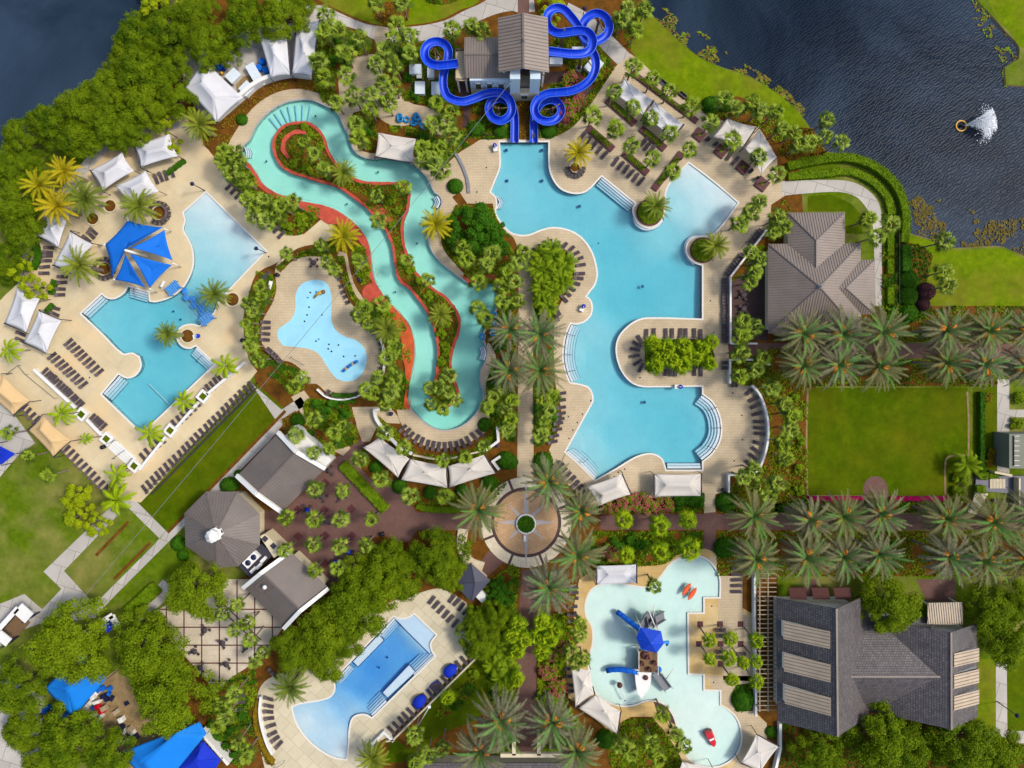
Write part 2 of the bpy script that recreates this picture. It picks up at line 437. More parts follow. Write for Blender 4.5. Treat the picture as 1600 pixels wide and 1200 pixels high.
# leaves
def m_leaf(name, c1, c2, c3, tr=.22, scale=.9):
    t = NT(name); oi = t.n.new('ShaderNodeObjectInfo')
    a = t.ramp(t.noise(scale, 3, .6), [(.32, c1), (.68, c2)])
    a = t.mix(t.math('MULTIPLY', oi.outputs['Random'], .75), a, c3)
    a = t.mix(.5, a, t.ramp(t.noise(5, 2, .7), [(.25, (.55, .55, .55)), (.75, (1.15, 1.15, 1.15))]), 'MULTIPLY')
    t.done(a, .7, .08)
    tl = t.n.new('ShaderNodeBsdfTranslucent'); t.lk(a, tl.inputs['Color']); mx = t.n.new('ShaderNodeMixShader'); mx.inputs[0].default_value = tr
    t.lk(t.bsdf.outputs[0], mx.inputs[1]); t.lk(tl.outputs[0], mx.inputs[2]); t.lk(mx.outputs[0], t.out.inputs['Surface'])
    return t.mat
M['oak'] = m_leaf('oak_leaves', C(62, 94, 6, 1.15), C(120, 142, 14, 1.4), C(122, 142, 16, 1.35), .28, .5)
M['oak_bright'] = m_leaf('fresh_leaves', C(120, 146, 12, 1.4), C(176, 182, 26, 1.4), C(146, 162, 16, 1.4), .3)
M['sabal'] = m_leaf('fan_palm_leaves', C(100, 126, 28, 1.35), C(164, 178, 76, 1.5), C(132, 154, 28, 1.4))
M['sabal_dark'] = m_leaf('old_fan_palm_leaves', C(58, 84, 18, 1.1), C(98, 118, 40, 1.2), C(84, 100, 22, 1.1))
M['lime'] = m_leaf('lime_palm_leaves', C(112, 142, 8, 1.4), C(160, 178, 26, 1.45), C(138, 158, 10, 1.4))
M['date'] = m_leaf('date_palm_leaves', C(84, 88, 62, 1.2), C(132, 130, 104, 1.3), C(118, 116, 62, 1.2), .08, 1.6)
M['date_new'] = m_leaf('date_palm_spears', C(84, 128, 56, 1.25), C(118, 158, 84, 1.3), C(98, 138, 60, 1.25))
M['canary'] = m_leaf('canary_palm_leaves', C(112, 128, 26, 1.25), C(158, 164, 54, 1.25), C(96, 120, 40, 1.2))
M['gold'] = m_leaf('golden_palm_leaves', C(164, 152, 16, 1.3), C(206, 178, 34, 1.3), C(150, 154, 20, 1.3))
M['shrub'] = m_leaf('shrub_leaves', C(80, 112, 14, 1.4), C(134, 156, 26, 1.5), C(112, 134, 10, 1.4))
M['dark_shrub'] = m_leaf('dark_shrub_leaves', C(46, 92, 12, 1.3), C(76, 126, 20, 1.3), C(58, 104, 12, 1.3))
M['hedge'] = m_leaf('hedge_leaves', C(88, 118, 8, 1.3), C(122, 150, 14, 1.3), C(100, 130, 10, 1.2))
M['rust'] = m_leaf('rusty_shrub_leaves', C(128, 106, 20, 1.2), C(168, 134, 30, 1.2), C(112, 112, 18, 1.2))
M['purple'] = m_leaf('purple_leaves', C(66, 38, 46), C(96, 62, 66), C(74, 46, 54))
M['pink'] = m_leaf('pink_flowers', C(186, 66, 84), C(214, 116, 118), C(190, 84, 92))
M['magenta'] = m_leaf('magenta_flowers', C(176, 10, 84), C(212, 30, 112), C(190, 20, 96))
M['algae'] = m_leaf('pond_weed', C(96, 84, 36, 1.1), C(150, 128, 62, 1.2), C(116, 104, 40, 1.1))
# ------------------------------------------------------------------ plants: prototypes kept as mesh data, placed as things
def rnd(a, b): return random.uniform(a, b)
def rdir():
    z = rnd(-1, 1); a = rnd(0, 2 * PI); r = math.sqrt(1 - z * z); return Vector((r * math.cos(a), r * math.sin(a), z))
def leaf_quad(mb, p, nrm, s, mi=0, asp=.6):
    u = nrm.cross(rdir())
    if u.length < 1e-3: u = nrm.cross(Vector((1, 0, 0)))
    u = u.normalized(); w = nrm.cross(u)
    mb.add([p - u * s, p + w * s * asp, p + u * s, p - w * s * asp], [(0, 1, 2, 3)], mi)
def clump(mb, c, r, n, s, mi=0, flat=.8, low=-.35):
    for _ in range(n):
        d = rdir()
        while d.z < low: d = rdir()
        k = r * rnd(.55, 1.05)
        p = Vector(c) + Vector((d.x * k, d.y * k, d.z * k * flat))
        nr = (d + rdir() * .8 + Vector((0, 0, .35))).normalized()
        leaf_quad(mb, p, nr, s * rnd(.7, 1.3), mi)
def mesh_of(mb, name, mat):
    o = mb.build(name, mat); me = o.data; bpy.data.objects.remove(o); return me
VEG = {}
# broad trees: unit crown radius 5, base of crown at 3.2 m
def oak_meshes(seed, mat, trunkmat, R=5.0, n=17000, ht=3.8, leaf=.13, lobes=80):
    random.seed(seed); cr = MB(); tr = MB()
    tr.tube([(0, 0, -.2), (.05, 0, 1.2), (.1, .05, 2.6)], [.42, .34, .3], 8)
    cl = []
    for i in range(lobes):
        a = rnd(0, 2 * PI); q = math.sqrt(rnd(0, 1)); rr = R * .86 * q
        rr *= 1 + .16 * math.sin(3 * a + seed) + .1 * math.sin(5 * a + 2 * seed)
        z = 3.0 + ht * (1 - q ** 2.2) * rnd(.62, 1.0) + rnd(-.3, .5)
        cl.append((Vector((rr * math.cos(a), rr * math.sin(a), z)), rnd(.5, 1.2) * (1.12 - .25 * q)))
    for c, r in cl[:12]:
        mid = Vector((c.x * .45, c.y * .45, 2.4 + (c.z - 2.4) * .55))
        tr.tube([(.1, .05, 2.3), mid, c], [.2, .12, .04], 5, cap=False)
    tot = sum(r * r for _, r in cl)
    for c, r in cl: clump(cr, c, r, int(n * r * r / tot), leaf)
    for _ in range(n // 12):                                     # stray sprays that break the outline
        c, r = random.choice(cl); d = rdir(); d.z = abs(d.z) * .5
        leaf_quad(cr, c + d * r * rnd(1.0, 1.45), (rdir() + Vector((0, 0, .6))).normalized(), leaf * .9)
    return mesh_of(tr, 'trunk', trunkmat), mesh_of(cr, 'crown', mat)
VEG['oak'] = [oak_meshes(s, M['oak'], M['bark']) for s in (11, 12, 13, 14, 15)]
VEG['bright'] = [oak_meshes(s, M['oak_bright'], M['bark'], n=4200, lobes=24, leaf=.26, ht=5.0) for s in (21, 22, 23)]
VEG['broad'] = [oak_meshes(s, M['dark_shrub'], M['bark'], n=6500, lobes=36, leaf=.22, ht=3.2) for s in (31, 32)]
def blade(mb, a, b, w, droop, mi=0, seg=2):
    """a pointed leaf from a to b, its tip hanging by droop"""
    d = b - a; s = d.cross(Vector((0, 0, 1)))
    s = (s.normalized() if s.length > 1e-4 else Vector((1, 0, 0))) * w / 2
    m = a + d * .55 + Vector((0, 0, droop * -.12)); e = b - Vector((0, 0, droop))
    mb.add([a - s * .5, a + s * .5, m + s, m - s, e], [(0, 1, 2, 3), (3, 2, 4)], mi)
def fan_palm(seed, mats, nleaf=30, R=2.0, droopy=.3, lobes=9):
    random.seed(seed); cr = MB()
    for i in range(nleaf):
        a = i * 2.39996 + rnd(-.3, .3); t = i / nleaf; mi = 1 if (t > .55 and rnd(0, 1) < .65) or rnd(0, 1) < .2 else 0
        el = math.radians(80 - 108 * t ** .8 + rnd(-8, 8)); L = R * rnd(.30, .62) * (.8 + .3 * t)
        d = Vector((math.cos(a) * math.cos(el), math.sin(a) * math.cos(el), math.sin(el)))
        tip = d * L - Vector((0, 0, .14 * L * t))
        cr.bar((0, 0, 0), tip, .04, .03, mi)
        side = Vector((-math.sin(a), math.cos(a), 0)); up = d.cross(side); fold = rnd(.1, .8)
        for k in range(lobes):
            u = (k / (lobes - 1) - .5) * 2; th = u * 1.25
            dd = (d * math.cos(th) + side * math.sin(th) - up * abs(u) * fold * .5 + Vector((0, 0, rnd(-.06, .06)))).normalized()
            ln = R * rnd(.46, .64) * (1 - .35 * abs(u))
            blade(cr, tip - dd * .04, tip + dd * ln, .15, droopy * ln * rnd(.5, 1.3), mi)
    return mesh_of(cr, 'crown', mats)
VEG['sabal'] = [fan_palm(s, [M['sabal'], M['sabal_dark']], random.choice((26, 30, 34))) for s in (41, 42, 43, 44, 45, 46)]
VEG['lime'] = [fan_palm(s, [M['lime'], M['hedge']], 28, 2.0, .9, 9) for s in (51, 52, 53)]
def frond(mb, base, a, el, L, sag, nl, lw, ll, mi=0, vee=.35):
    """a feather frond: a midrib that arches over and two ranks of leaflets"""
    pts = []; p = Vector(base); e = el; st = L / nl; ca, sa = math.cos(a), math.sin(a)
    for k in range(nl + 1):
        pts.append(p.copy()); p = p + Vector((ca * math.cos(e), sa * math.cos(e), math.sin(e))) * st
        e -= sag / nl * (.5 + 1.0 * k / nl)
    side = Vector((-sa, ca, 0))
    for k in range(0, nl, 4): mb.bar(pts[k], pts[min(k + 4, nl)], .05, .04, mi)
    for k in range(2, nl + 1):
        t = k / nl; d = (pts[k] - pts[k - 1]).normalized(); up = side.cross(d) * -1
        if up.z < 0: up = -up
        q = ll * math.sin(PI * (.16 + .80 * t)) ** .6 * rnd(.85, 1.1)
        for sg in (-1, 1):
            dd = (d * .62 + side * sg * .8 + up * (vee + rnd(-.15, .15))).normalized()
            e2 = pts[k] + dd * q; w = d * lw * .5
            mb.add([pts[k] - w, pts[k] + w, e2 - Vector((0, 0, q * .18))], [(0, 1, 2)], mi)
def feather_palm(seed, mats, nf=58, R=4.6, nl=26, lw=.15, ll=.62, emin=-38, emax=80, sag=1.15, newf=0, vee=.35):
    random.seed(seed); cr = MB()
    for i in range(nf):
        t = i / nf; a = i * 2.39996 + rnd(-.2, .2)
        el = math.radians(emax + (emin - emax) * t ** .75 + rnd(-7, 7))
        frond(cr, (.12 * math.cos(a), .12 * math.sin(a), rnd(-.1, .2)), a, el, R * rnd(.82, 1.14), sag * rnd(.7, 1.35), nl, lw, ll,
              1 if (newf and i < newf) else (2 if newf and t > .8 and rnd(0, 1) < .2 else 0), vee)
    return mesh_of(cr, 'crown', mats)
VEG['date'] = [feather_palm(s, [M['date'], M['date_new'], M['rust']], nf=n_, newf=w_, sag=g_, ll=.56) for s, n_, w_, g_ in ((61, 62, 8, 1.1), (62, 74, 7, 1.35), (63, 56, 9, .95), (64, 68, 6, 1.2), (65, 80, 8, 1.3))]
VEG['canary'] = [feather_palm(s, [M['canary']], 46, 3.1, 22, .13, .5, -25, 80, 1.0) for s in (71, 72)]
VEG['gold'] = [feather_palm(s, [M['gold']], 40, 3.1, 20, .15, .5, -20, 80, .9) for s in (74, 75)]
VEG['queen'] = [feather_palm(s, [M['lime']], 15, 2.5, 18, .17, .62, -30, 60, 1.5, vee=-.2) for s in (81, 82)]
VEG['bamboo'] = [feather_palm(s, [M['shrub']], 24, 2.2, 16, .15, .55, -8, 80, 1.5, vee=-.1) for s in (85, 86)]
def fruit_mesh(seed):
    random.seed(seed); mb = MB()
    for k in range(13):
        d = Vector((rnd(-.3, .3), rnd(-.3, .3), 0))
        mb.tube([(.45, 0, .12), (.75 + d.x * .4, d.y * .7, .32), (1.05 + d.x * .7, d.y * 1.1, .2), (1.15 + d.x, d.y * 1.3, -.1)], [.02, .03, .055, .03], 5)
    return mesh_of(mb, 'fruit_cluster', M['fruit'])
FRUIT = [fruit_mesh(s) for s in (91, 92)]
def trunk_mesh(r0, r1, rings, hair):
    mb = MB(); n = rings; prof = [(r0 * 1.35, -.1), (r0 * 1.1, .02)]
    for k in range(n): prof += [(r0 + (r1 - r0) * k / n, .02 + .98 * k / n), (r0 * 1.06 + (r1 - r0) * k / n, .02 + .98 * (k + .6) / n)]
    prof.append((r1, 1.0)); mb.lathe(prof, n=9)
    return mesh_of(mb, 'trunk', M['trunk'])
TRUNK = {'sabal': trunk_mesh(.16, .13, 14, 0), 'date': trunk_mesh(.27, .23, 18, 0), 'canary': trunk_mesh(.36, .30, 12, 0), 'queen': trunk_mesh(.11, .08, 12, 0)}
def shrub_mesh(seed, mats, n, leaf, kind):
    random.seed(seed); mb = MB()
    if kind == 'ball':
        for _ in range(n):
            d = rdir(); d.z = abs(d.z); p = Vector((d.x, d.y, d.z * .95)) * rnd(.9, 1.03)
            leaf_quad(mb, p, (d + rdir() * .6).normalized(), leaf * rnd(.7, 1.3))
        mb.lathe([(.82, -.02), (.86, .2), (.78, .5), (.5, .74), (.08, .84)], n=12)
    else:
        for i in range(9):
            a = rnd(0, 2 * PI); q = rnd(.1, .8); clump(mb, (q * math.cos(a), q * math.sin(a), .35 + .45 * (1 - q) + rnd(-.1, .1)), rnd(.28, .46), n // 9, leaf)
        if kind == 'flower':
            for _ in range(n // 9):
                a = rnd(0, 2 * PI); q = math.sqrt(rnd(0, 1)) * .98
                leaf_quad(mb, Vector((q * math.cos(a), q * math.sin(a), 1.08 - .5 * q * q + rnd(-.05, .12))), (rdir() * .5 + Vector((0, 0, 1))).normalized(), leaf * .75, 1, .9)
    return mesh_of(mb, 'foliage', mats)
VEG['ball'] = [shrub_mesh(s, [M['dark_shrub']], 1500, .075, 'ball') for s in (101, 102)]
VEG['purple'] = [shrub_mesh(103, [M['purple']], 1500, .08, 'ball')]
VEG['shrub'] = [shrub_mesh(s, [M['shrub']], 700, .13, 'loose') for s in (104, 105, 106)]
VEG['darkshrub'] = [shrub_mesh(s, [M['dark_shrub']], 700, .13, 'loose') for s in (114, 115)]
VEG['rust'] = [shrub_mesh(107, [M['rust']], 600, .12, 'loose')]
VEG['flower'] = [shrub_mesh(s, [M['shrub'], M['pink']], 800, .11, 'flower') for s in (108, 109)]
VEG['magenta'] = [shrub_mesh(110, [M['shrub'], M['magenta']], 700, .11, 'flower')]
def part(name, me, parent, loc=(0, 0, 0), rot=(0, 0, 0), sc=(1, 1, 1)):
    o = bpy.data.objects.new(name, me); COL.objects.link(o); o.parent = parent
    o.location = loc; o.rotation_euler = rot; o.scale = sc; return o
CNT = {}
def pick(kind):
    k = CNT.get(kind, 0); CNT[kind] = k + 1; L = VEG[kind]; return L[k % len(L)]
random.seed(5)
SPEC = { # kind: (name, height, trunk, standard crown radius in the mesh, category)
 'sabal': ('fan_palm', 6.2, 'sabal', 2.0, 'palm tree'), 'lime': ('fan_palm', 6.6, 'sabal', 2.0, 'palm tree'), 'date': ('date_palm', 10.5, 'date', 4.6, 'palm tree'),
 'canary': ('feather_palm', 6.0, 'canary', 3.1, 'palm tree'), 'gold': ('feather_palm', 6.2, 'canary', 3.1, 'palm tree'),
 'queen': ('queen_palm', 6.2, 'queen', 2.5, 'palm tree'), 'bamboo': ('bamboo_palm', 2.6, 'queen', 1.9, 'palm tree')}
def palms(kind, look, where, pts, group, r=None, h=None):
    """pts: where each crown shows in the plan (px), optionally its radius in px"""
    name, h0, tk, r0, cat = SPEC[kind]
    for (q, lab) in zip(pts, rank_labels(pts, look, where)):
        hh = (h or h0) * rnd(.9, 1.1); c = P(q[0], q[1], hh)
        rad = (q[2] if len(q) > 2 else (r or r0 / S)) * S * (H - hh) / H * rnd(.9, 1.1)
        t = thing(name, (c.x + rnd(-.15, .15), c.y + rnd(-.15, .15), 0), lab, cat, group)
        off = Vector((c.x, c.y, 0)) - t.location
        tr = part('trunk', TRUNK[tk], t, rot=(math.atan2(-off.y, hh), math.atan2(off.x, hh), rnd(0, 6)), sc=(1, 1, hh - .05))
        k = rad / r0
        part('crown', pick(kind), t, (off.x, off.y, hh), (rnd(-.1, .1), rnd(-.1, .1), rnd(0, 2 * PI)), (k, k, k * rnd(.9, 1.1)))
        if kind == 'date':
            n = random.randint(3, 6); a0 = rnd(0, 6)
            for i in range(n):
                part('fruit_cluster', FRUIT[i % 2], t, (off.x, off.y, hh + .55), (0, rnd(-.3, .15), a0 + i * 2 * PI / n + rnd(-.7, .7)), (rnd(1.1, 1.5),) * 3)
def trees(kind, look, where, pts, group, h=1.0, mat=None):
    for (q, lab) in zip(pts, rank_labels(pts, look, where)):
        k = q[2] * S / 5.0; zc = 5.2 * k * h; c = P(q[0], q[1], zc); k *= (H - zc) / H
        t = thing('oak_tree' if kind == 'oak' else 'broadleaf_tree', (c.x, c.y, 0), lab, 'tree', group, rnd(0, 2 * PI))
        tm, cm = pick(kind)
        part('trunk', tm, t, sc=(k, k, k * h)); part('crown', cm, t, sc=(k, k, k * h))
def shrubs(kind, look, where, pts, group, r=9, hk=.85):
    for (q, lab) in zip(pts, rank_labels(pts, look, where)):
        rad = (q[2] if len(q) > 2 else r) * S; c = P(q[0], q[1], rad * hk * .5)
        o = bpy.data.objects.new({'flower': 'flowering_shrub', 'magenta': 'flowering_shrub', 'ball': 'round_shrub'}.get(kind, 'shrub'), pick(kind)); COL.objects.link(o)
        o.location = (c.x, c.y, 0.02); o.rotation_euler = (0, 0, rnd(0, 6)); o.scale = (rad * rnd(.93, 1.07), rad * rnd(.93, 1.07), rad * hk)
        tag(o, lab, 'shrub', group)
def hedge(line, w, h, label, mat='hedge', leaf=.16, dens=34, group=None, name='hedge', cat='hedge'):
    mb = MB(); L = W(line, True, 4, False); ribbon(mb, L, w * .86, 0, h * .88)
    for i in range(len(L) - 1):
        a = Vector(L[i]); b = Vector(L[i + 1]); d = b - a; ln = d.length
        if ln < 1e-4: continue
        n = Vector((-d.y, d.x)).normalized()
        for _ in range(int(ln * (w + 2 * h) * dens)):
            u = rnd(-w / 2 - h, w / 2 + h); q = a + d * rnd(0, 1)
            if abs(u) <= w / 2: p = q + n * u; z = h + rnd(-.08, .06); nr = Vector((0, 0, 1))
            else: sg = 1 if u > 0 else -1; p = q + n * sg * (w / 2 + rnd(-.06, .04)); z = h - (abs(u) - w / 2); nr = Vector((n.x * sg, n.y * sg, .2))
            leaf_quad(mb, Vector((p.x, p.y, z)), (nr + rdir() * .7).normalized(), leaf * rnd(.6, 1.2))
    o = mb.build(name, M[mat]); return tag(o, label, cat, group)
def cover(poly, dens, mats, name='ground_cover', hmax=.45, leaf=.2, holes=(), patch=.35):
    """low planting nobody could count: one object per bed"""
    mb = MB(); xs = [p[0] for p in poly]; ys = [p[1] for p in poly]; A = abs(area(poly))
    n = int(A * dens); k = 0; sx, sy = rnd(0, 99), rnd(0, 99)
    from mathutils import noise
    tries = 0
    while k < n and tries < n * 12:
        x, y = rnd(min(xs), max(xs)), rnd(min(ys), max(ys)); tries += 1
        if not pip(x, y, poly) or any(pip(x, y, h) for h in holes): continue
        v = noise.noise(Vector((x * patch + sx, y * patch + sy, 0)))
        k += 1
        if v < -.3: continue
        mi = 0 if len(mats) == 1 else int(min(len(mats) - 1, max(0, (noise.noise(Vector((x * .3 + sy, y * .3 + sx, 3))) * 1.4 + .5) * len(mats))))
        z = rnd(.05, hmax * (.4 + v)) + .06
        leaf_quad(mb, Vector((x, y, z)), (rdir() * .8 + Vector((0, 0, .8))).normalized(), leaf * rnd(.6, 1.3), mi)
    if not mb.f: return
    o = mb.build(name, [M[m] for m in mats]); o['kind'] = 'stuff'; return o
# ------------------------------------------------------------------ pools: outlines read off in plan pixels
RIVER = [(377,238),(381,228),(390,219),(400,198),(410,185),(425,172),(445,161),(470,156),(487,157),(505,164),(520,172),(533,185),(541,202),(550,230),(560,242),(580,249),
 (600,248),(620,250),(640,255),(655,265),(666,277),(673,290),(679,301),(686,306),(690,315),(687,325),(680,332),(672,350),(668,365),(670,380),(676,395),(690,412),(707,425),(720,435),
 (735,443),(750,440),(762,436),(774,439),(779,450),(780,470),(774,485),(762,505),(754,525),(757,537),(761,550),(758,565),(750,580),(750,597),(755,615),(750,635),(740,650),(722,665),
 (697,672),(675,667),(655,652),(641,635),(636,615),(640,597),(646,570),(648,545),(645,525),(640,510),(630,495),(615,480),(605,470),(595,455),(587,442),(582,425),(580,407),
 (578,390),(572,372),(560,355),(545,341),(525,328),(505,321),(485,317),(470,314),(445,307),(425,298),(410,286),(400,270),(390,256),(382,248)]
ISLE = [(427,225),(431,210),(445,196),(465,191),(482,192),(497,201),(507,215),(512,232),(520,247),(535,265),(550,277),(570,284),(595,285),(620,286),(635,292),(640,302),(640,313),
 (637,330),(631,345),(630,365),(632,382),(637,397),(650,425),(662,437),(680,452),(700,467),(712,482),(719,500),(717,520),(710,540),(705,562),(707,582),(713,600),(717,615),(710,630),
 (695,637),(680,631),(672,618),(673,606),(679,595),(682,575),(684,550),(681,525),(675,505),(667,487),(655,470),(640,452),(625,440),(619,425),(616,405),(612,382),(605,365),(595,347),
 (580,332),(565,319),(547,305),(535,297),(520,290),(500,285),(475,277),(455,270),(440,260),(430,245)]
MAIN = [(781,222),(857,222),(857,255),(860,272),(870,290),(882,299),(900,303),(917,299),(940,276),(992,318),(988,326),(990,338),(997,350),(1012,357),(1025,354),(1036,342),(1040,325),
 (1041,300),(1050,283),(1076,255),(1112,282),(1153,317),(1118,362),(1100,369),(1085,370),(1075,377),(1071,390),(1075,402),(1085,411),(1097,415),(1097,498),(1012,496),(995,500),(980,510),(967,525),
 (962,542),(964,562),(972,582),(985,597),(1000,604),(1020,605),(1097,604),(1097,616),(1112,628),(1121,643),(1126,662),(1125,685),(1114,706),(1097,721),(1097,734),(1041,734),(1035,717),
 (1022,709),(1007,709),(990,715),(962,732),(930,750),(917,736),(900,720),(884,706),(900,677),(912,655),(922,637),(927,627),(926,615),(920,605),(907,600),(891,597),(886,585),(881,565),(881,545),(885,522),
 (892,506),(902,507),(915,502),(924,492),(926,477),(922,467),(917,463),(922,456),(930,445),(934,430),(932,415),(927,397),(915,377),(900,364),(882,357),(862,355),(845,359),(827,366),(812,367),
 (797,362),(784,348),(775,332),(777,322),(775,308),(767,300),(775,280),(782,260)]
LEFT = [(322,301),(415,392),(366,443),(341,472),(334,488),(312,509),(300,506),(285,509),(277,518),(277,532),(285,542),(297,545),(306,541),(335,569),(300,602),(237,662),(220,675),(159,616),(185,585),(198,591),(212,587),
 (221,572),(218,557),(207,551),(192,552),(160,521),(127,490),(159,460),(167,466),(180,467),(194,458),(200,448),(232,457),(233,471),(245,472),(270,463),(289,446),(302,417),(302,392),(296,375),(287,358),(290,345),(287,332)]
SOUTH = [(615,964),(625,967),(637,966),(647,960),(681,992),(672,1005),(674,1017),(679,1025),(581,1121),(572,1116),(560,1116),(550,1122),(545,1140),(544,1162),(541,1186),(520,1182),(495,1167),(475,1147),(462,1125),(457,1105),
 (470,1100),(500,1095),(517,1089),(524,1077),(522,1062)]
PLAY = [(1050,880),(1070,871),(1092,870),(1107,877),(1118,890),(1124,905),(1124,933),(1099,933),(1099,957),(1074,957),(1075,1054),(1099,1055),(1099,1079),(1125,1080),(1125,1102),(1138,1110),(1150,1122),(1157,1142),(1156,1165),
 (1145,1184),(1125,1196),(1100,1197),(1080,1188),(1068,1168),(1060,1143),(1055,1122),(1045,1105),(1027,1094),(1007,1095),(990,1101),(970,1102),(947,1095),(930,1080),(922,1057),(921,1030),(927,1005),(926,980),
 (917,962),(916,942),(925,922),(940,914),(960,912),(990,916),(1012,918),(1030,905)]
PAD = [(495,437),(510,442),(517,457),(518,480),(518,500),(525,516),(540,526),(557,532),(570,545),(573,562),(567,582),(555,593),(542,596),(527,592),(516,580),(507,566),(497,552),(482,545),(460,542),(442,540),(434,527),
 (435,515),(445,507),(456,498),(462,480),(462,460),(470,445),(482,439)]
LAKE_W = [(-700,-900),(300,-900),(240,-80),(222,0),(190,90),(112,158),(60,190),(20,220),(6,240),(-60,262),(-700,330)]
LAKE_E = [(960,-900),(990,-90),(1003,0),(1022,26),(1052,55),(1076,76),(1098,92),(1126,104),(1162,116),(1200,136),(1227,155),(1250,178),(1266,200),(1280,236),(1325,242),(1352,250),(1377,265),(1398,284),(1410,305),
 (1418,337),(1417,361),(1428,367),(1450,373),(1470,384),(1495,388),(1550,385),(1570,387),(1600,400),(1700,420),(2300,520),(2300,200),(1760,170),(1640,138),(1572,132),(1570,106),(1592,92),(1592,72),(1572,50),(1548,22),(1528,0),(1490,-90),(1480,-900)]
wRIVER, wISLE, wMAIN, wLEFT, wSOUTH, wPLAY, wPAD = [W(x) for x in (RIVER, ISLE, MAIN, LEFT, SOUTH, PLAY, PAD)]
wLW, wLE = W(LAKE_W), W(LAKE_E)
GROUND = W([(-900,-900),(2500,-900),(2500,2100),(-900,2100)], False)
# everything is one ground sheet with the basins cut out of it
sheet('ground', [GROUND, wRIVER, wMAIN, wLEFT, wSOUTH, wPLAY, wLW, wLE], 0, M['grass'])
sheet('lake_water', [offset_loop(wLW, -1.2 if area(wLW) > 0 else 1.2)], -.35, M['lake'])
sheet('lake_water', [offset_loop(wLE, -1.2 if area(wLE) > 0 else 1.2)], -.35, M['lake'])
for L in (wLW, wLE):                                            # earth banks down into the lakes
    mb = MB(); b = offset_loop(L, -1.5 if area(L) > 0 else 1.5); n = len(L)
    mb.add([(p[0], p[1], 0) for p in L] + [(p[0], p[1], -.8) for p in offset_loop(L, .4 if area(L) > 0 else -.4)], [(i, (i + 1) % n, n + (i + 1) % n, n + i) for i in range(n)])
    o = mb.build('lake_bank', M['dirt']); o['kind'] = 'structure'
def depth_field(ctrl, pw=3.0):
    Q = [((x - NX) * S, (NY - y) * S, d) for x, y, d in ctrl]
    def f(x, y):
        a = b = 0.0
        for qx, qy, d in Q:
            w = 1 / ((x - qx) ** 2 + (y - qy) ** 2 + .3) ** (pw / 2); a += w * d; b += w
        return -a / b
    return f
def pool(name, loop, ctrl, water, floor, wl=-.10, holes=(), cope=.32, cope_mat='coping', rim='tile_line'):
    f = depth_field(ctrl)
    sheet('pool_floor', [loop] + list(holes), 0, M[floor], zfn=lambda x, y: min(wl - .02, f(x, y)), step=1.1)
    mb = MB()
    for L in [loop] + list(holes):
        n = len(L)
        mb.add([(p[0], p[1], .02) for p in L] + [(p[0], p[1], -2.4) for p in L], [(i, (i + 1) % n, n + (i + 1) % n, n + i) for i in range(n)])
    o = mb.build('pool_wall', M[floor]); o['kind'] = 'structure'
    body = MB(); tr, pts = cdt([loop] + list(holes)); n = len(pts)
    body.add([(p.x, p.y, wl) for p in pts], tr); body.add([(p.x, p.y, -2.5) for p in pts], [t[::-1] for t in tr])
    for L in [loop] + list(holes):
        n = len(L); fl = (area(L) > 0) != (L is not loop)
        fs = [(i, (i + 1) % n, n + (i + 1) % n, n + i) for i in range(n)]
        if fl: fs = [q[::-1] for q in fs]
        body.add([(p[0], p[1], wl) for p in L] + [(p[0], p[1], -2.5) for p in L], fs)
    w = body.build('pool_water', M[water]); w['kind'] = 'structure'
    if cope:
        mb = MB(); sg = -1 if area(loop) > 0 else 1
        ribbon(mb, loop, cope, -.06, .05, True, 0, sg * cope / 2 - sg * .04)
        o = mb.build('pool_coping', M[cope_mat]); o['kind'] = 'structure'
pool('river', wRIVER, [(400,200,1.0),(460,175,1.0),(540,240,1.0),(650,280,1.0),(500,300,1.0),(600,400,1.0),(650,390,1.0),(700,440,1.0),(660,560,1.0),(740,560,1.25),(765,460,1.3),(745,520,1.3),(700,655,1.25),(650,620,1.2),(740,620,1.3)],
     'water_river', 'plaster_green', holes=[wISLE], cope=.3, cope_mat='grey_deck')
pool('main', wMAIN, [(820,240,1.2),(820,330,1.1),(850,320,1.2),(790,300,1.0),(900,330,1.3),(960,390,1.5),(1000,330,1.2),(1040,370,1.0),(1050,430,1.5),(1000,460,1.6),(1080,480,1.5),(1060,320,.55),(1090,300,.30),(1110,340,.36),(1110,290,.16),(1080,262,.14),(1150,317,.13),(1130,300,.13),
     (930,560,1.1),(920,520,.9),(1010,640,1.4),(1060,660,1.5),(960,680,1.2),(930,640,1.0),(920,700,.8),(905,700,.6),(1090,720,1.4),(1100,640,1.2),(970,470,1.5),(890,550,.7),(980,610,1.25)], 'water_main', 'plaster')
pool('left', wLEFT, [(325,306,.13),(370,348,.13),(410,392,.15),(330,340,.22),(350,380,.34),(320,380,.45),(310,410,.6),(350,420,.55),(320,450,.85),(335,475,.95),(300,470,1.1),(260,490,1.4),(200,490,1.2),(150,490,1.0),(270,560,1.35),(230,600,1.3),(250,630,1.3),(200,630,1.2),(300,570,1.2)],
     'water_main', 'plaster')
pool('south', wSOUTH, [(640,975,.32),(665,1000,.32),(610,1010,1.2),(580,1050,1.35),(560,1080,1.2),(640,1040,1.2),(545,1070,1.1),(535,1095,.7),(500,1120,.32),(520,1150,.25),(480,1130,.16),(535,1175,.14),(550,1110,.5),(600,980,1.1)], 'water_south', 'plaster')
pool('play', wPLAY, [(1000,1000,.26),(940,960,.2),(1060,920,.25),(1090,900,.22),(1040,1060,.2),(1100,1120,.13),(1090,1160,.15),(1130,1170,.22),(1100,880,.3),(1045,1010,.26)], 'water_play', 'plaster_white', wl=-.06)
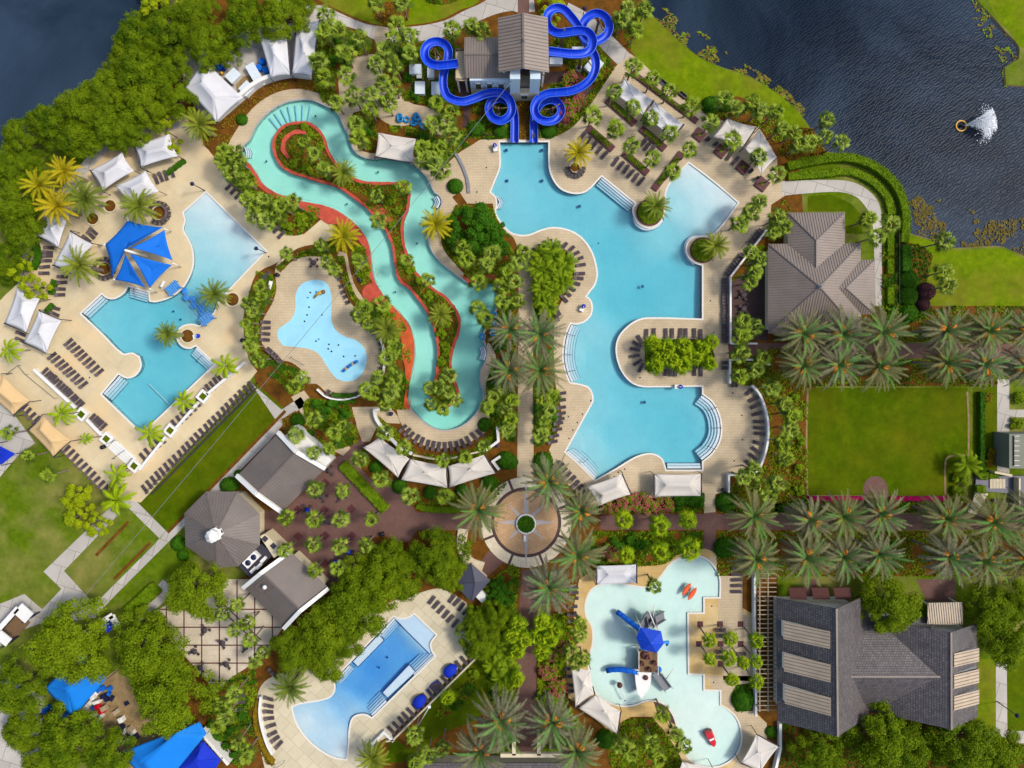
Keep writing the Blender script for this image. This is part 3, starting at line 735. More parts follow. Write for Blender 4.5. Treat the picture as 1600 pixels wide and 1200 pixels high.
# ------------------------------------------------------------------ paving, laid as thin sheets on the ground
Z = {}
def flat(name, pts, z, mat, holes=(), sm=True, sharp=48, n=4):
    return sheet(name, [W(pts, sm, n, True, sharp)] + list(holes), z, M[mat], skirt=.03 if z > .008 else None)
CEN = [(300,-60),(1003,-20),(1040,100),(1200,150),(1245,215),(1275,560),(1275,800),(1215,880),(1215,1260),(340,1260),(300,1130),(240,985),(390,895),(410,905),(385,845),(345,745),(440,655),(400,600),(345,330),(240,200),(300,60)]
sheet('planting_ground', [W(CEN, False), wRIVER, wMAIN, wPLAY, wSOUTH, wLEFT] , .004, M['mulch'])
MAIN_DECK = [(752,218),(862,214),(885,205),(905,188),(962,104),(985,84),(1003,98),(1040,133),(1074,160),(1092,170),(1128,188),(1185,198),(1214,248),(1212,268),(1224,284),(1226,306),(1205,320),(1200,354),(1139,434),(1139,560),(1180,600),(1192,632),(1197,665),(1194,700),(1184,726),(1175,738),
 (1137,741),(1137,768),(1118,772),(1118,800),(1100,802),(1100,778),(1015,778),(985,775),(925,796),(912,776),(890,760),(865,730),(858,702),(868,682),(878,650),(868,600),(866,500),(878,470),(896,432),(893,402),(880,388),(855,384),(838,390),(833,420),(834,745),(808,745),(810,400),
 (803,372),(790,362),(774,336),(770,318),(730,318),(718,300),(705,310),(700,330),(690,322),(688,300),(680,275),(716,240),(740,225)]
sheet('pool_deck', [W(MAIN_DECK, True, 3, True, 40), wMAIN], .02, M['paver'], skirt=.03)
# lawn side beach entry keeps its own band of paving; then the decks round the other pools
LEFT_DECK = [(104,712),(60,665),(22,625),(-8,596),(-30,560),(-10,500),(0,470),(30,440),(60,380),(110,310),(150,250),(210,205),(262,182),(290,182),(330,240),(352,262),(372,300),(410,330),(445,366),(475,366),(505,340),(520,352),(528,372),(500,380),(465,388),(430,412),(406,424),(392,450),(380,500),(388,560),(402,580),(345,650),(300,695),(236,768),(220,785),(172,775),(138,744)]
sheet('pool_deck', [W(LEFT_DECK, True, 3, True, 40), wLEFT], .02, M['warm_deck'], skirt=.03)
RIVER_N = [(345,262),(350,236),(362,215),(378,190),(395,168),(415,152),(440,141),(470,137),(500,140),(522,150),(528,165),(545,190),(552,215),(566,236),(600,240),(640,243),(662,252),(680,270),(700,300),(716,320),(705,340),(690,350),(690,380),(700,400),(725,425),(722,440),(660,400),(540,300),(400,290),(372,268)]
sheet('pool_deck', [W(RIVER_N, True, 3, True, 50), wRIVER], .012, M['paver'], skirt=.03)
RIVER_S = [(625,600),(620,640),(630,668),(650,690),(680,700),(712,698),(740,688),(765,668),(775,640),(770,615),(768,590),(775,560),(768,540),(762,535),(752,570),(700,640),(650,600)]
sheet('pool_deck', [W(RIVER_S, True, 3, True, 60), wRIVER], .012, M['paver'], skirt=.03)
flat('paving', [(530,120),(545,95),(575,85),(600,86),(585,62),(588,40),(612,44),(605,68),(598,100),(600,118),(614,130),(640,160),(670,168),(705,190),(710,200),(690,212),(650,196),(612,196),(575,170),(552,176),(540,205),(530,180),(530,150)], .02, 'paver')
PADDECK = [(445,400),(500,396),(522,415),(530,440),(545,470),(572,500),(592,525),(601,560),(598,590),(585,606),(550,620),(515,616),(495,600),(482,600),(475,582),(455,566),(438,562),(415,545),(408,530),(411,500),(425,475),(432,450),(430,420)]
sheet('splash_pad_deck', [W(PADDECK, True, 3, True, 60), wPAD], .02, M['paver'], skirt=.03)
sheet('splash_pad', [wPAD], .024, M['rubber'])
SDECK = [(500,1015),(600,945),(660,925),(690,920),(735,945),(750,1010),(612,1148),(590,1162),(575,1200),(560,1230),(420,1230),(400,1130),(404,1080),(420,1060),(470,1040)]
sheet('pool_deck', [W(SDECK, True, 3, True, 40), wSOUTH], .02, M['cream_deck'], skirt=.03)
PDECK = [(905,906),(930,890),(1000,884),(1035,882),(1050,868),(1080,858),(1105,858),(1125,872),(1134,890),(1146,874),(1158,880),(1160,950),(1178,960),(1178,1065),(1145,1070),(1148,1110),(1180,1112),(1198,1130),(1196,1160),(1182,1200),(1150,1230),(1090,1230),(1060,1180),(1040,1150),(1020,1120),(985,1120),(960,1150),(915,1110),(888,1090),(886,1030),(905,1000),(896,960)]
sheet('pool_deck', [W(PDECK, True, 3, True, 40), wPLAY], .02, M['gold_deck'], skirt=.03)
flat('paving', [(1076,880),(1134,868),(1160,880),(1160,960),(1178,965),(1178,1065),(1130,1062),(1122,960),(1126,900)], .028, 'paver', [wPLAY], True, 60)
flat('paving', [(1102,1056),(1178,1056),(1178,1110),(1198,1130),(1196,1165),(1160,1220),(1135,1220),(1160,1160),(1150,1115),(1128,1098)], .028, 'paver', [wPLAY])
# concrete walks
flat('concrete_path', [(440,-20),(475,6),(505,9),(530,20),(555,31),(580,39),(607,43),(650,41),(695,32),(725,17),(750,6),(775,-8),(832,-20),(836,18),(812,20),(800,17),(775,22),(750,32),(720,46),(687,60),(664,64),(612,66),(585,62),(560,48),(540,41),(500,36),(470,30),(420,10)], .016, 'concrete')
flat('concrete_path', [(888,4),(920,22),(950,50),(985,85),(965,101),(937,73),(918,50),(900,30),(884,16)], .024, 'concrete', (), True, 60)
flat('concrete_path', [(1222,283),(1300,281),(1330,284),(1352,294),(1370,312),(1377,335),(1378,405),(1378,500),(1368,500),(1366,405),(1362,342),(1350,320),(1335,306),(1310,300),(1262,302),(1222,306)], .028, 'concrete')
flat('concrete_path', [(392,598),(440,640),(470,620),(478,632),(452,652),(420,690),(250,860),(205,905),(185,925),(150,962),(138,954),(240,852),(262,826),(250,842),(175,768),(188,758),(262,832),(340,752),(430,655)], .016, 'concrete', (), False)
flat('concrete_path', [(175,790),(187,802),(100,892),(148,945),(150,965),(60,975),(20,990),(-30,1040),(-40,960),(38,928),(66,952),(96,920),(68,893)], .02, 'concrete', (), False)
flat('concrete_path', [(-30,605),(20,645),(55,692),(28,712),(0,745),(-40,770)], .02, 'concrete', (), False)
flat('concrete_path', [(25,460),(40,380),(60,340),(100,290),(150,230),(190,200),(235,190),(280,190),(290,200),(250,205),(200,215),(160,245),(110,300),(70,350),(45,400),(33,462)], .03, 'concrete')
flat('concrete_path', [(1558,590),(1577,590),(1577,640),(1600,640),(1640,640),(1640,652),(1577,652),(1577,740),(1558,740)], .016, 'concrete', (), False)
flat('concrete_path', [(1556,1035),(1573,1035),(1574,1142),(1640,1142),(1640,1160),(1560,1162),(1470,1170),(1400,1175),(1400,1160),(1556,1143)], .016, 'concrete', (), False)
flat('concrete_path', [(-20,1020),(20,1060),(70,1090),(70,1110),(60,1150),(60,1230),(-30,1230)], .012, 'concrete', (), False)
flat('concrete_path', [(255,905),(275,925),(215,975),(200,965)], .016, 'concrete', (), False)
flat('concrete_path', [(528,392),(542,396),(552,440),(570,470),(556,470),(540,440),(528,410)], .02, 'paver')
flat('concrete_path', [(455,620),(475,610),(520,668),(548,700),(536,712),(500,690)], .016, 'paver')
# brown brick
flat('brick_plaza', [(400,800),(448,795),(508,728),(545,700),(568,682),(574,700),(556,722),(590,762),(608,745),(625,760),(650,800),(740,803),(740,828),(652,828),(640,846),(620,846),(600,836),(572,842),(560,880),(540,905),(510,925),(470,870),(440,855),(408,850)], .012, 'brick', (), False)
flat('brick_path', [(816,890),(838,890),(838,1200),(808,1200),(808,980)], .012, 'brick', (), False)
flat('brick_path', [(938,806),(1000,803),(1100,803),(1100,770),(1118,772),(1118,803),(1640,803),(1640,828),(1118,828),(1118,866),(1100,858),(1100,828),(938,828)], .016, 'brick', (), False)
flat('brick_path', [(1210,536),(1640,536),(1640,560),(1210,560),(1150,552),(1138,552),(1138,536)], .012, 'brick', (), False)
flat('brick_path', [(1150,436),(1200,400),(1200,532),(1140,532),(1140,442)], .028, 'brick_dark', (), False)
flat('brick_path', [(720,128),(733,128),(735,165),(732,200),(722,200),(724,165),(718,140)], .012, 'brick_dark')
flat('brick_path', [(841,112),(900,112),(925,135),(930,150),(915,155),(890,130),(841,132)], .012, 'brick_dark', (), False)
flat('brick_path', [(809,-20),(827,-20),(827,24),(809,24)], .028, 'brick', (), False)
flat('brick_path', [(762,862),(782,850),(800,866),(760,902),(745,888)], .012, 'brick', (), False)
flat('brick_path', [(1432,905),(1492,905),(1492,940),(1448,940)], .012, 'brick', (), False)
flat('brick_path', [(1258,905),(1276,905),(1276,935),(1258,935)], .012, 'brick', (), False)
flat('stage', [(1349,775),(1349,760),(1356,748),(1367,744),(1378,747),(1386,758),(1388,780),(1388,805),(1350,805)], .032, 'brick')
flat('paving', [(600,636),(612,640),(622,652),(625,662),(592,660),(578,690),(566,690),(555,660),(550,636)], .016, 'paver')
# compass plaza
def disc(cx, cy, r, n=56): return [((cx + r * math.cos(2 * PI * k / n) - NX) * S, (NY - cy + r * math.sin(2 * PI * k / n)) * S) for k in range(n)]
CX, CY = 822, 816
sheet('compass_plaza', [disc(CX, CY, 71)], .036, M['plaza_cream'], skirt=.036)
sheet('compass_plaza_centre', [disc(CX, CY, 50)], .040, M['plaza'])
mb = MB()
mb2 = disc(CX, CY, 52.5); ribbon(mb, mb2, .62, .03, .044, True)
for k in range(8):
    a = PI / 8 + k * PI / 4; e = Vector(((CX - NX) * S, (NY - CY) * S, 0.03)); d = Vector((math.cos(a), math.sin(a), 0))
    mb.bar(e + d * 6.5, e + d * 8.85, .5, .026)
mb.build('compass_band', M['brick_dark'])['kind'] = 'structure'
mb = MB(); e = Vector(((CX - NX) * S, (NY - CY) * S, 0))
for k in range(8):
    a = k * PI / 4; L = 8.6 if k % 4 == 2 or k % 4 == 6 or k in (2, 6) else (6.0 if k % 2 == 0 else 5.2); d = Vector((math.cos(a), math.sin(a), 0)); s = Vector((-d.y, d.x, 0)) * (.55 if k % 2 == 0 else .42)
    mb.add([e + d * 1.8 + s + Vector((0, 0, .048)), e + d * 1.8 - s + Vector((0, 0, .048)), e + d * L + Vector((0, 0, .048))], [(0, 1, 2)])
mb.build('compass_star', M['grey_deck'])['kind'] = 'structure'
# dining terrace with its grid of dark bands
TER = W([(232,962),(262,944),(300,950),(345,905),(400,905),(442,980),(420,1015),(398,1032),(340,1082),(322,1062),(286,1022)], False)
sheet('terrace', [TER], .02, M['terrace'], skirt=.03)
mb = MB()
def clipline(a, b, poly, mb, w, z, n=160):
    a = Vector(a); b = Vector(b); run = None
    for k in range(n + 1):
        p = a.lerp(b, k / n); ins = pip(p.x, p.y, poly)
        if ins and run is None: run = p
        if run is not None and (not ins or k == n):
            mb.bar((run.x, run.y, z), (p.x, p.y, z), w, .012); run = None
for k in range(-1, 9): x = (260 + 27.6 * k - NX) * S; clipline((x, (NY - 900) * S), (x, (NY - 1100) * S), TER, mb, .24, .024)
for k in range(0, 8): y = (NY - (952 + 28 * k)) * S; clipline(((200 - NX) * S, y), ((460 - NX) * S, y), TER, mb, .24, .026)
for k in range(2): a, b = (338 + 6 * k, 945 - 6 * k), (402 + 6 * k, 1006 - 6 * k); clipline(((a[0] - NX) * S, (NY - a[1]) * S), ((b[0] - NX) * S, (NY - b[1]) * S), TER, mb, .26, .029)
mb.build('terrace_band', M['granite'])['kind'] = 'structure'
flat('paving', [(290,70),(340,60),(400,44),(500,30),(492,122),(455,119),(424,126),(400,138),(383,152),(340,189),(320,185),(285,140)], .014, 'concrete', (), False)
flat('paving', [(366,120),(392,118),(410,128),(388,150),(370,140)], .04, 'dirt', (), False)
# lawns
flat('lawn', [(402,600),(446,640),(262,830),(250,828),(212,792)], .012, 'lawn', (), False)
flat('lawn', [(1262,606),(1512,606),(1512,712),(1484,714),(1476,720),(1476,776),(1262,776)], .012, 'lawn', (), False, 60)
flat('lawn', [(1520,590),(1558,590),(1558,745),(1520,745)], .012, 'lawn', (), False)
flat('lawn', [(1476,722),(1484,715),(1512,714),(1500,745),(1490,775),(1477,776)], .013, 'lawn', (), False)
flat('lawn', [(640,1170),(680,1080),(745,1020),(770,1060),(750,1120),(700,1142),(630,1190),(600,1190),(612,1152)], .012, 'lawn')
flat('lawn', [(1262,306),(1300,304),(1330,318),(1345,335),(1348,365),(1322,365),(1320,330),(1262,330)], .016, 'lawn', (), False)
flat('lawn', [(980,60),(1003,3),(1022,28),(1052,57),(1076,78),(1098,94),(1126,106),(1162,118),(1200,138),(1227,157),(1250,180),(1265,200),(1240,215),(1190,165),(1140,150),(1110,165),(1070,150),(1010,105),(985,78)], .008, 'bank', (), True, 50)
flat('lawn', [(1418,365),(1450,376),(1495,391),(1550,388),(1570,390),(1600,404),(1700,424),(1700,510),(1440,510),(1425,440)], .008, 'bank')
flat('lawn', [(1532,-40),(1552,20),(1578,50),(1596,74),(1700,100),(1700,-60)], .008, 'bank')
flat('lawn', [(400,-60),(480,-10),(530,16),(580,36),(607,40),(650,38),(690,30),(720,15),(745,5),(790,-60)], .008, 'bank')
flat('lawn', [(0,690),(60,700),(110,720),(160,780),(90,880),(50,930),(0,960),(-60,960),(-60,760)], .006, 'grass')
flat('lawn', [(1524,1030),(1556,1030),(1556,1140),(1524,1140)], .012, 'bank', (), False)
flat('lawn', [(1573,1030),(1660,1030),(1660,1142),(1574,1142)], .012, 'lawn', (), False)
mb = MB()
for L in ([(1511,612),(1513,650),(1513,711),(1484,713),(1477,720),(1477,776)], [(1262,606),(1260,680),(1261,770),(1264,775),(1477,777)]):
    ribbon(mb, W(L, True, 3, False), .38, 0, .06)
mb.build('lawn_edging', M['dirt'])['kind'] = 'structure'
mb = MB()
for L in ([(446,642),(262,832)], [(235,848),(178,905)], [(201,815),(150,868)]): ribbon(mb, W(L, False, 1, False), .6, 0, .05)
mb.build('mulch_strip', M['mulch'])['kind'] = 'structure'
# ------------------------------------------------------------------ planting beds
BEDS = []
def bed(pts, covers=('shrub',), dens=11, hmax=.5, z=.032, mat='mulch', holes=(), leaf=.23, sm=True):
    if len(covers) > 1: covers = [('hedge' if c == 'rust' else c) for c in covers] + ['shrub']
    p = W(pts, sm, 3); sheet('planting_bed', [p] + list(holes), z, M[mat], skirt=.03)
    if covers: cover(p, dens * 2.8, list(covers), hmax=hmax, leaf=leaf, holes=holes)
    return p
random.seed(3)
bed([(340,193),(382,160),(400,146),(425,133),(455,127),(490,129),(507,137),(500,146),(470,139),(440,142),(415,153),(395,169),(378,190),(362,215),(352,237),(334,238),(318,226),(314,210),(328,200)], ('rust',), 3, .4)
bed([(482,58),(505,34),(540,46),(560,52),(582,66),(582,82),(560,88),(540,96),(526,120),(524,160),(505,160),(490,128),(482,100)], ('shrub','rust'), 12)
bed([(598,84),(598,66),(640,68),(688,62),(714,72),(714,128),(712,150),(690,166),(668,164),(632,158),(626,148),(642,140),(642,102),(612,112)], ('shrub','dark_shrub','rust'), 12)
bed([(606,196),(650,200),(685,216),(700,212),(728,200),(740,216),(738,226),(716,238),(690,262),(678,268),(662,250),(650,215),(610,206)], ('shrub','dark_shrub'), 12)
bed([(556,178),(575,174),(590,205),(585,228),(580,236),(568,232),(556,212)], ('shrub','dark_shrub'), 12)
bed([(736,132),(797,132),(797,158),(801,216),(745,217),(728,200),(738,180)], ('shrub','dark_shrub','rust'), 10)
bed([(841,132),(890,132),(914,156),(926,140),(962,104),(905,188),(885,205),(862,215),(838,216),(836,160)], ('shrub','rust','dark_shrub'), 10)
bed([(858,110),(858,62),(905,52),(935,72),(962,102),(930,132),(900,112)], ('dark_shrub','shrub'), 8, .4)
bed([(838,218),(838,130),(801,130),(803,218)], ('rust',), 3)
bed([(640,142),(640,96),(672,96),(710,120),(690,140),(684,148)], (), 0, z=.036, mat='dirt')
bed([(345,250),(360,232),(380,250),(398,276),(425,300),(445,310),(472,318),(500,326),(498,340),(478,362),(465,368),(446,366),(425,350),(398,330),(372,300),(350,276)], ('shrub','dark_shrub','rust'), 12)
bed([(430,418),(460,396),(500,384),(524,372),(530,384),(515,404),(490,400),(460,406),(438,426)], ('rust','dark_shrub'), 9)
bed([(526,400),(536,440),(556,476),(578,500),(598,520),(606,560),(602,592),(590,612),(606,640),(634,640),(640,600),(643,545),(640,525),(625,495),(600,480),(570,474),(556,462),(544,430),(538,400)], ('shrub','dark_shrub'), 12)
bed([(546,382),(570,384),(578,410),(580,432),(566,448),(556,430)], ('shrub','rust'), 11)
bed([(402,424),(428,430),(430,455),(416,480),(408,500),(406,540),(420,556),(440,566),(462,574),(478,590),(476,606),(452,616),(440,600),(412,578),(394,550),(386,500),(392,448)], ('dark_shrub','shrub'), 13)
bed([(486,622),(545,632),(556,658),(560,690),(545,697),(520,702),(500,690),(476,650),(474,630)], ('shrub','dark_shrub','rust'), 12)
bed([(440,655),(462,642),(500,690),(490,720),(470,700),(448,680)], ('rust',), 6)
bed([(590,648),(606,662),(620,672),(640,698),(690,712),(742,700),(768,672),(780,660),(778,690),(760,706),(720,722),(680,722),(640,714),(612,692)], ('rust','shrub'), 11)
bed([(552,712),(570,700),(592,745),(622,768),(660,776),(700,772),(776,744),(792,756),(772,782),(752,800),(700,796),(652,796),(620,760)], ('rust','shrub'), 8)
bed([(534,722),(548,730),(606,796),(596,800)], ('hedge',), 40, .6, leaf=.15, sm=False)
bed([(786,446),(803,450),(806,690),(790,688),(772,676),(764,640),(760,596),(776,562),(768,536),(766,515),(784,480)], ('shrub','dark_shrub'), 13)
bed([(834,402),(850,392),(878,392),(892,412),(890,438),(874,468),(866,500),(866,600),(874,650),(866,680),(856,700),(834,696)], ('shrub','dark_shrub'), 13)
bed([(700,348),(712,320),(770,324),(790,370),(804,400),(802,440),(778,446),(752,440),(730,432),(704,402),(692,380)], ('shrub','rust'), 10)
bed([(1008,530),(1112,530),(1118,575),(1008,578)], ('shrub','dark_shrub'), 13)
bed([(835,708),(860,706),(866,730),(890,760),(912,778),(895,790),(860,752),(834,745)], ('shrub',), 6)
bed([(926,792),(985,776),(1015,780),(1100,780),(1100,800),(1000,800),(940,803)], ('shrub','dark_shrub','rust'), 12)
bed([(926,830),(1098,830),(1098,858),(1070,860),(1040,880),(1000,884),(936,888),(912,870)], ('rust','shrub','dark_shrub'), 12)
bed([(725,905),(765,905),(800,880),(812,890),(806,980),(806,1180),(770,1180),(760,1050),(735,1000),(730,950)], ('shrub','lime','dark_shrub'), 13)
bed([(840,900),(880,890),(888,905),(886,960),(900,1000),(884,1030),(886,1090),(910,1130),(930,1160),(900,1180),(840,1180)], ('shrub','lime','rust'), 13)
bed([(400,1090),(404,1140),(424,1180),(430,1195),(418,1195),(402,1160),(392,1120)], ('rust',), 10)
bed([(680,1118),(690,1100),(730,1065),(742,1058),(742,1078),(720,1105),(690,1122)], ('dark_shrub','rust'), 12)
bed([(1142,440),(1200,362),(1225,312),(1238,330),(1204,360),(1200,400),(1150,436)], ('rust','shrub'), 9)
bed([(1142,566),(1200,560),(1200,545),(1262,545),(1262,800),(1150,800),(1122,800),(1122,774),(1140,772),(1140,745),(1180,740),(1200,705),(1203,660),(1196,628),(1184,604),(1142,600)], ('rust','shrub'), 6, sm=False)
bed([(1210,478),(1640,478),(1640,534),(1210,534)], ('dark_shrub','shrub'), 6, sm=False)
bed([(1262,562),(1640,562),(1640,592),(1558,592),(1558,603),(1262,603)], ('dark_shrub','shrub'), 7, sm=False)
bed([(1120,830),(1640,830),(1640,900),(1120,900)], ('shrub','rust'), 6, sm=False)
bed([(1262,779),(1640,779),(1640,801),(1120,801)], ('shrub','dark_shrub'), 7, sm=False)
bed([(1415,378),(1440,384),(1458,400),(1450,430),(1440,470),(1440,500),(1405,500),(1405,370)], ('dark_shrub',), 7)
bed([(1378,335),(1400,330),(1402,500),(1378,500)], ('hedge','dark_shrub'), 12, .5)
bed([(1236,200),(1268,200),(1290,235),(1284,246),(1240,246),(1222,262),(1218,240)], ('rust',), 5)
bed([(1160,165),(1195,170),(1230,205),(1222,240),(1185,198),(1140,188),(1105,175),(1120,160)], ('rust','shrub'), 6)
bed([(960,20),(1000,15),(990,60),(985,78),(960,55)], ('rust','dark_shrub'), 8)
bed([(583,8),(612,2),(640,12),(638,32),(605,40),(584,26)], ('rust',), 5)
bed([(655,-10),(735,-10),(700,6),(670,4)], ('rust','dark_shrub'), 10)
bed([(1300,1100),(1420,1100),(1640,1180),(1640,1240),(1212,1240),(1212,1150)], ('dark_shrub',), 4)
bed([(970,1130),(985,1122),(1020,1122),(1044,1150),(1066,1190),(1040,1220),(960,1220),(950,1160)], ('shrub','rust'), 10)
bed([(345,1075),(398,1035),(402,1090),(392,1110),(398,1150),(380,1200),(350,1185),(325,1140)], ('shrub','dark_shrub'), 12)
bed([(1150,1070),(1180,1066),(1180,1110),(1150,1112),(1142,1090)], ('dark_shrub',), 9)
bed([(1021,1096),(1038,1102),(1056,1128),(1058,1144),(1054,1132),(1030,1118)], (), 0, mat='brick_dark')
# the island and the red rock that lines the river
ISL = offset_loop(wISLE, .3 if area(wISLE) > 0 else -.3)
sheet('planting_bed', [ISL], .05, M['mulch']); cover(ISL, 22, ['shrub','dark_shrub','hedge'], hmax=.6)
mb = MB(); ribbon(mb, wISLE, .55, -.25, .22, True, 0, .18 if area(wISLE) > 0 else -.18)
def rocky(mb, amt, seed=1, f=1.2):
    from mathutils import noise
    for v in mb.v:
        d = noise.noise_vector(Vector((v.x * f + seed, v.y * f, v.z))); v.x += d.x * amt; v.y += d.y * amt
        if v.z > .05: v.z += d.z * amt * .8
    return mb
rocky(mb, .14).build('rock_rim', M['redrock'])['kind'] = 'structure'
def rockbed(pts, z, mat, amt=.12):
    p = W(pts, True, 3, True, 70); tr, q = cdt([p] + [wRIVER], [(x, y) for x, y in [(rnd(min(a[0] for a in p), max(a[0] for a in p)), rnd(min(a[1] for a in p), max(a[1] for a in p))) for _ in range(160)] if pip(x, y, p) and not pip(x, y, wRIVER)])
    mb = MB(); mb.add([(v.x, v.y, z) for v in q], tr); n = len(p)
    mb.add([(v[0], v[1], z) for v in p] + [(v[0], v[1], -.05) for v in p], [(i, (i + 1) % n, n + (i + 1) % n, n + i) for i in range(n)])
    rocky(mb, amt, 3, .8).build('rock_bank', M[mat])['kind'] = 'structure'
rockbed([(432,304),(470,311),(505,318),(530,326),(550,340),(566,357),(577,378),(585,407),(588,428),(596,448),(586,446),(578,432),(574,405),(566,384),(548,362),(526,350),(512,350),(500,342),(478,330),(455,318)], .14, 'redrock')
rockbed([(572,446),(590,440),(600,455),(612,474),(624,487),(615,484),(596,478),(574,472),(566,458)], .10, 'redrock', .05)
rockbed([(602,470),(622,484),(638,504),(648,530),(650,560),(645,600),(640,640),(630,636),(634,600),(630,560),(624,520),(610,492)], .26, 'clay', .22)
rockbed([(380,250),(398,262),(412,282),(440,303),(436,312),(416,300),(400,286)], .16, 'redrock')
rockbed([(720,430),(740,446),(760,438),(776,438),(778,428),(760,428),(738,436)], .18, 'redrock')
mb = MB(); p = W([(579,328),(594,318),(616,347),(602,352)], False); mb.prism(p, 0, .16); rocky(mb, .05).build('rock_landing', M['redrock'])['kind'] = 'structure'
mb = MB(); ribbon(mb, W([(452,248),(443,235),(446,220),(460,208),(475,208),(484,214)], True, 4, False), .75, .0, .5); rocky(mb, .2).build('rock_wall', M['redrock'])['kind'] = 'structure'
mb = MB(); ribbon(mb, W([(712,240),(722,258),(730,280),(733,302)], True, 4, False), .6, 0, .3); rocky(mb, .08).build('rock_wall', M['grey_metal'])['kind'] = 'structure'
# steps and shelves under water
def steps(name, edge, inward, n, tread, z0=-.14, dz=.17, mat='shelf', wl=None):
    mb = MB(); ln = MB(); E = [Vector(((x - NX) * S, (NY - y) * S)) for x, y in (smooth_poly(edge, 4, False) if len(edge) > 2 else edge)]
    cx = Vector(((inward[0] - NX) * S, (NY - inward[1]) * S))
    def sh(k):
        out = []
        for i, e in enumerate(E):
            if len(inward) == 3: d = Vector((inward[0], -inward[1])).normalized()
            else: d = (cx - e).normalized()
            out.append(e + d * tread * S * k)
        return out
    for k in range(n):
        a, b = sh(k), sh(k + 1); poly = [(p.x, p.y) for p in a] + [(p.x, p.y) for p in reversed(b)]
        mb.prism(poly, -2.0, z0 - dz * k)
        ribbon(ln, [(p.x, p.y) for p in b], .07, z0 - dz * k - .02, z0 - dz * k + .008)
    mb.build('pool_steps', M[mat])['kind'] = 'structure'; ln.build('step_edge', M['tile_line'])['kind'] = 'structure'
steps('s', [(893,507),(887,522),(883,545),(883,565),(888,586),(893,597)], (1000,555), 4, 4.0)
steps('s', [(885,706),(900,719),(917,735),(930,749)], (960,670), 4, 4.2)
steps('s', [(1097,618),(1111,629),(1120,643),(1125,662),(1124,684),(1113,705),(1097,719)], (1060,668), 4, 4.2)
steps('s', [(941,277),(991,318)], (-.62, .78, 0), 4, 3.6)
steps('s', [(990,330),(993,345),(1003,354),(1015,356),(1028,351),(1035,343)], (1013,300), 1, -4, -.2)
steps('s', [(1099,370),(1085,371),(1076,378),(1073,390),(1077,401),(1086,410)], (1098,391), 1, -4, -.2)
steps('s', [(1043,732),(1095,732)], (0, -1, 0), 2, 4)
steps('s', [(158,462),(129,489)], (.75, .66, 0), 3, 4.0)
steps('s', [(203,450),(231,458)], (-.25, .97, 0), 4, 3.6)
steps('s', [(186,587),(161,615)], (.72, .7, 0), 4, 4.0)
steps('s', [(307,543),(334,568)], (-.7, .7, 0), 4, 4.0)
steps('s', [(775,306),(780,315),(776,326)], (850,316), 3, 2.6)
steps('s', [(381,230),(384,238),(383,247)], (430,236), 3, 2.8)
steps('s', [(684,306),(688,315),(684,325)], (640,315), 3, 3)
steps('s', [(757,541),(760,552),(757,563)], (700,552), 3, 3)
steps('s', [(615,966),(592,992)], (.75, .66, 0), 4, 3.5)
steps('s', [(545,1040),(524,1064)], (.75, .66, 0), 3, 3.5)
steps('s', [(679,1026),(648,1056)], (-.72, -.70, 0), 5, 3.6)
steps('s', [(604,1097),(582,1119)], (-.72, -.70, 0), 5, 3.6)
def shelf(pts, z, lines=()):
    mb = MB(); p = W(pts, False); mb.prism(p, -2.0, z); mb.build('pool_shelf', M['shelf'])['kind'] = 'structure'
    ln = MB()
    for L in lines: ribbon(ln, W(L, False, 1, False), .16, z - .05, z + .012)
    if lines: ln.build('step_edge', M['tile_line'])['kind'] = 'structure'
shelf([(592,992),(600,1001),(559,1043),(551,1035)], -.2, [[(592,992),(600,1001),(559,1043),(551,1035)]])
shelf([(639,1039),(649,1050),(605,1091),(597,1083)], -.2, [[(605,1091),(597,1083),(639,1039),(649,1050)]])
shelf([(616,966),(640,964),(648,962),(680,992),(674,1004),(673,1018),(671,1024)], -.26, [[(617,969),(671,1023)]])
ln = MB()
for a in ([(521,1088),(551,1120)], [(230,600),(262,632)]): ribbon(ln, W(a, False, 1, False), .22, -.62, -.58)
ln.build('lane_line', M['shelf'])['kind'] = 'structure'
mb = MB()
for a, b in (((420,182),(436,202)),((428,175),(442,196)),((438,168),(451,194)),((449,164),(456,192)),((461,162),(464,190)),((473,161),(472,190)),((485,163),(480,191))):
    ribbon(mb, W([a, b], False, 1, False), .28, -.45, -.40)
mb.build('pool_floor_stripe', M['rubber'])['kind'] = 'structure'
mb = MB()
for x, y in ((791,233),(847,233),(792,281),(847,281),(906,321),(1005,447),(1008,629),(604,1030),(591,1046),(268,486),(279,499),(415,251),(492,180),(590,268),(541,318),(651,380),(617,456),(750,590)):
    p = P(x, y); f = .55 if x > 760 else .35; mb.box((p.x, p.y, -.42 if x < 760 and y < 600 and x > 380 else -.75), (f, f, .02))
mb.build('floor_drain', M['tile_line'])['kind'] = 'structure'
mb = MB()
for x, y in ((888,651),(923,626),(910,647),(902,660),(895,672),(889,685),(976,733),(966,738),(960,745),(1145,614),(1159,649),(1160,687),(1147,720),(1112,947),(1110,990),(1113,1022),(1115,1066),(760,262),(745,300),(935,380),(1110,470),(1115,520),(1000,590),(140,590),(230,440),(420,401)): p = P(x, y); mb.lathe([(.05, .024), (.16, .024), (.16, .03), (.05, .032)], (p.x, p.y, .005), 8)
mb.build('deck_drain', M['black'])['kind'] = 'structure'
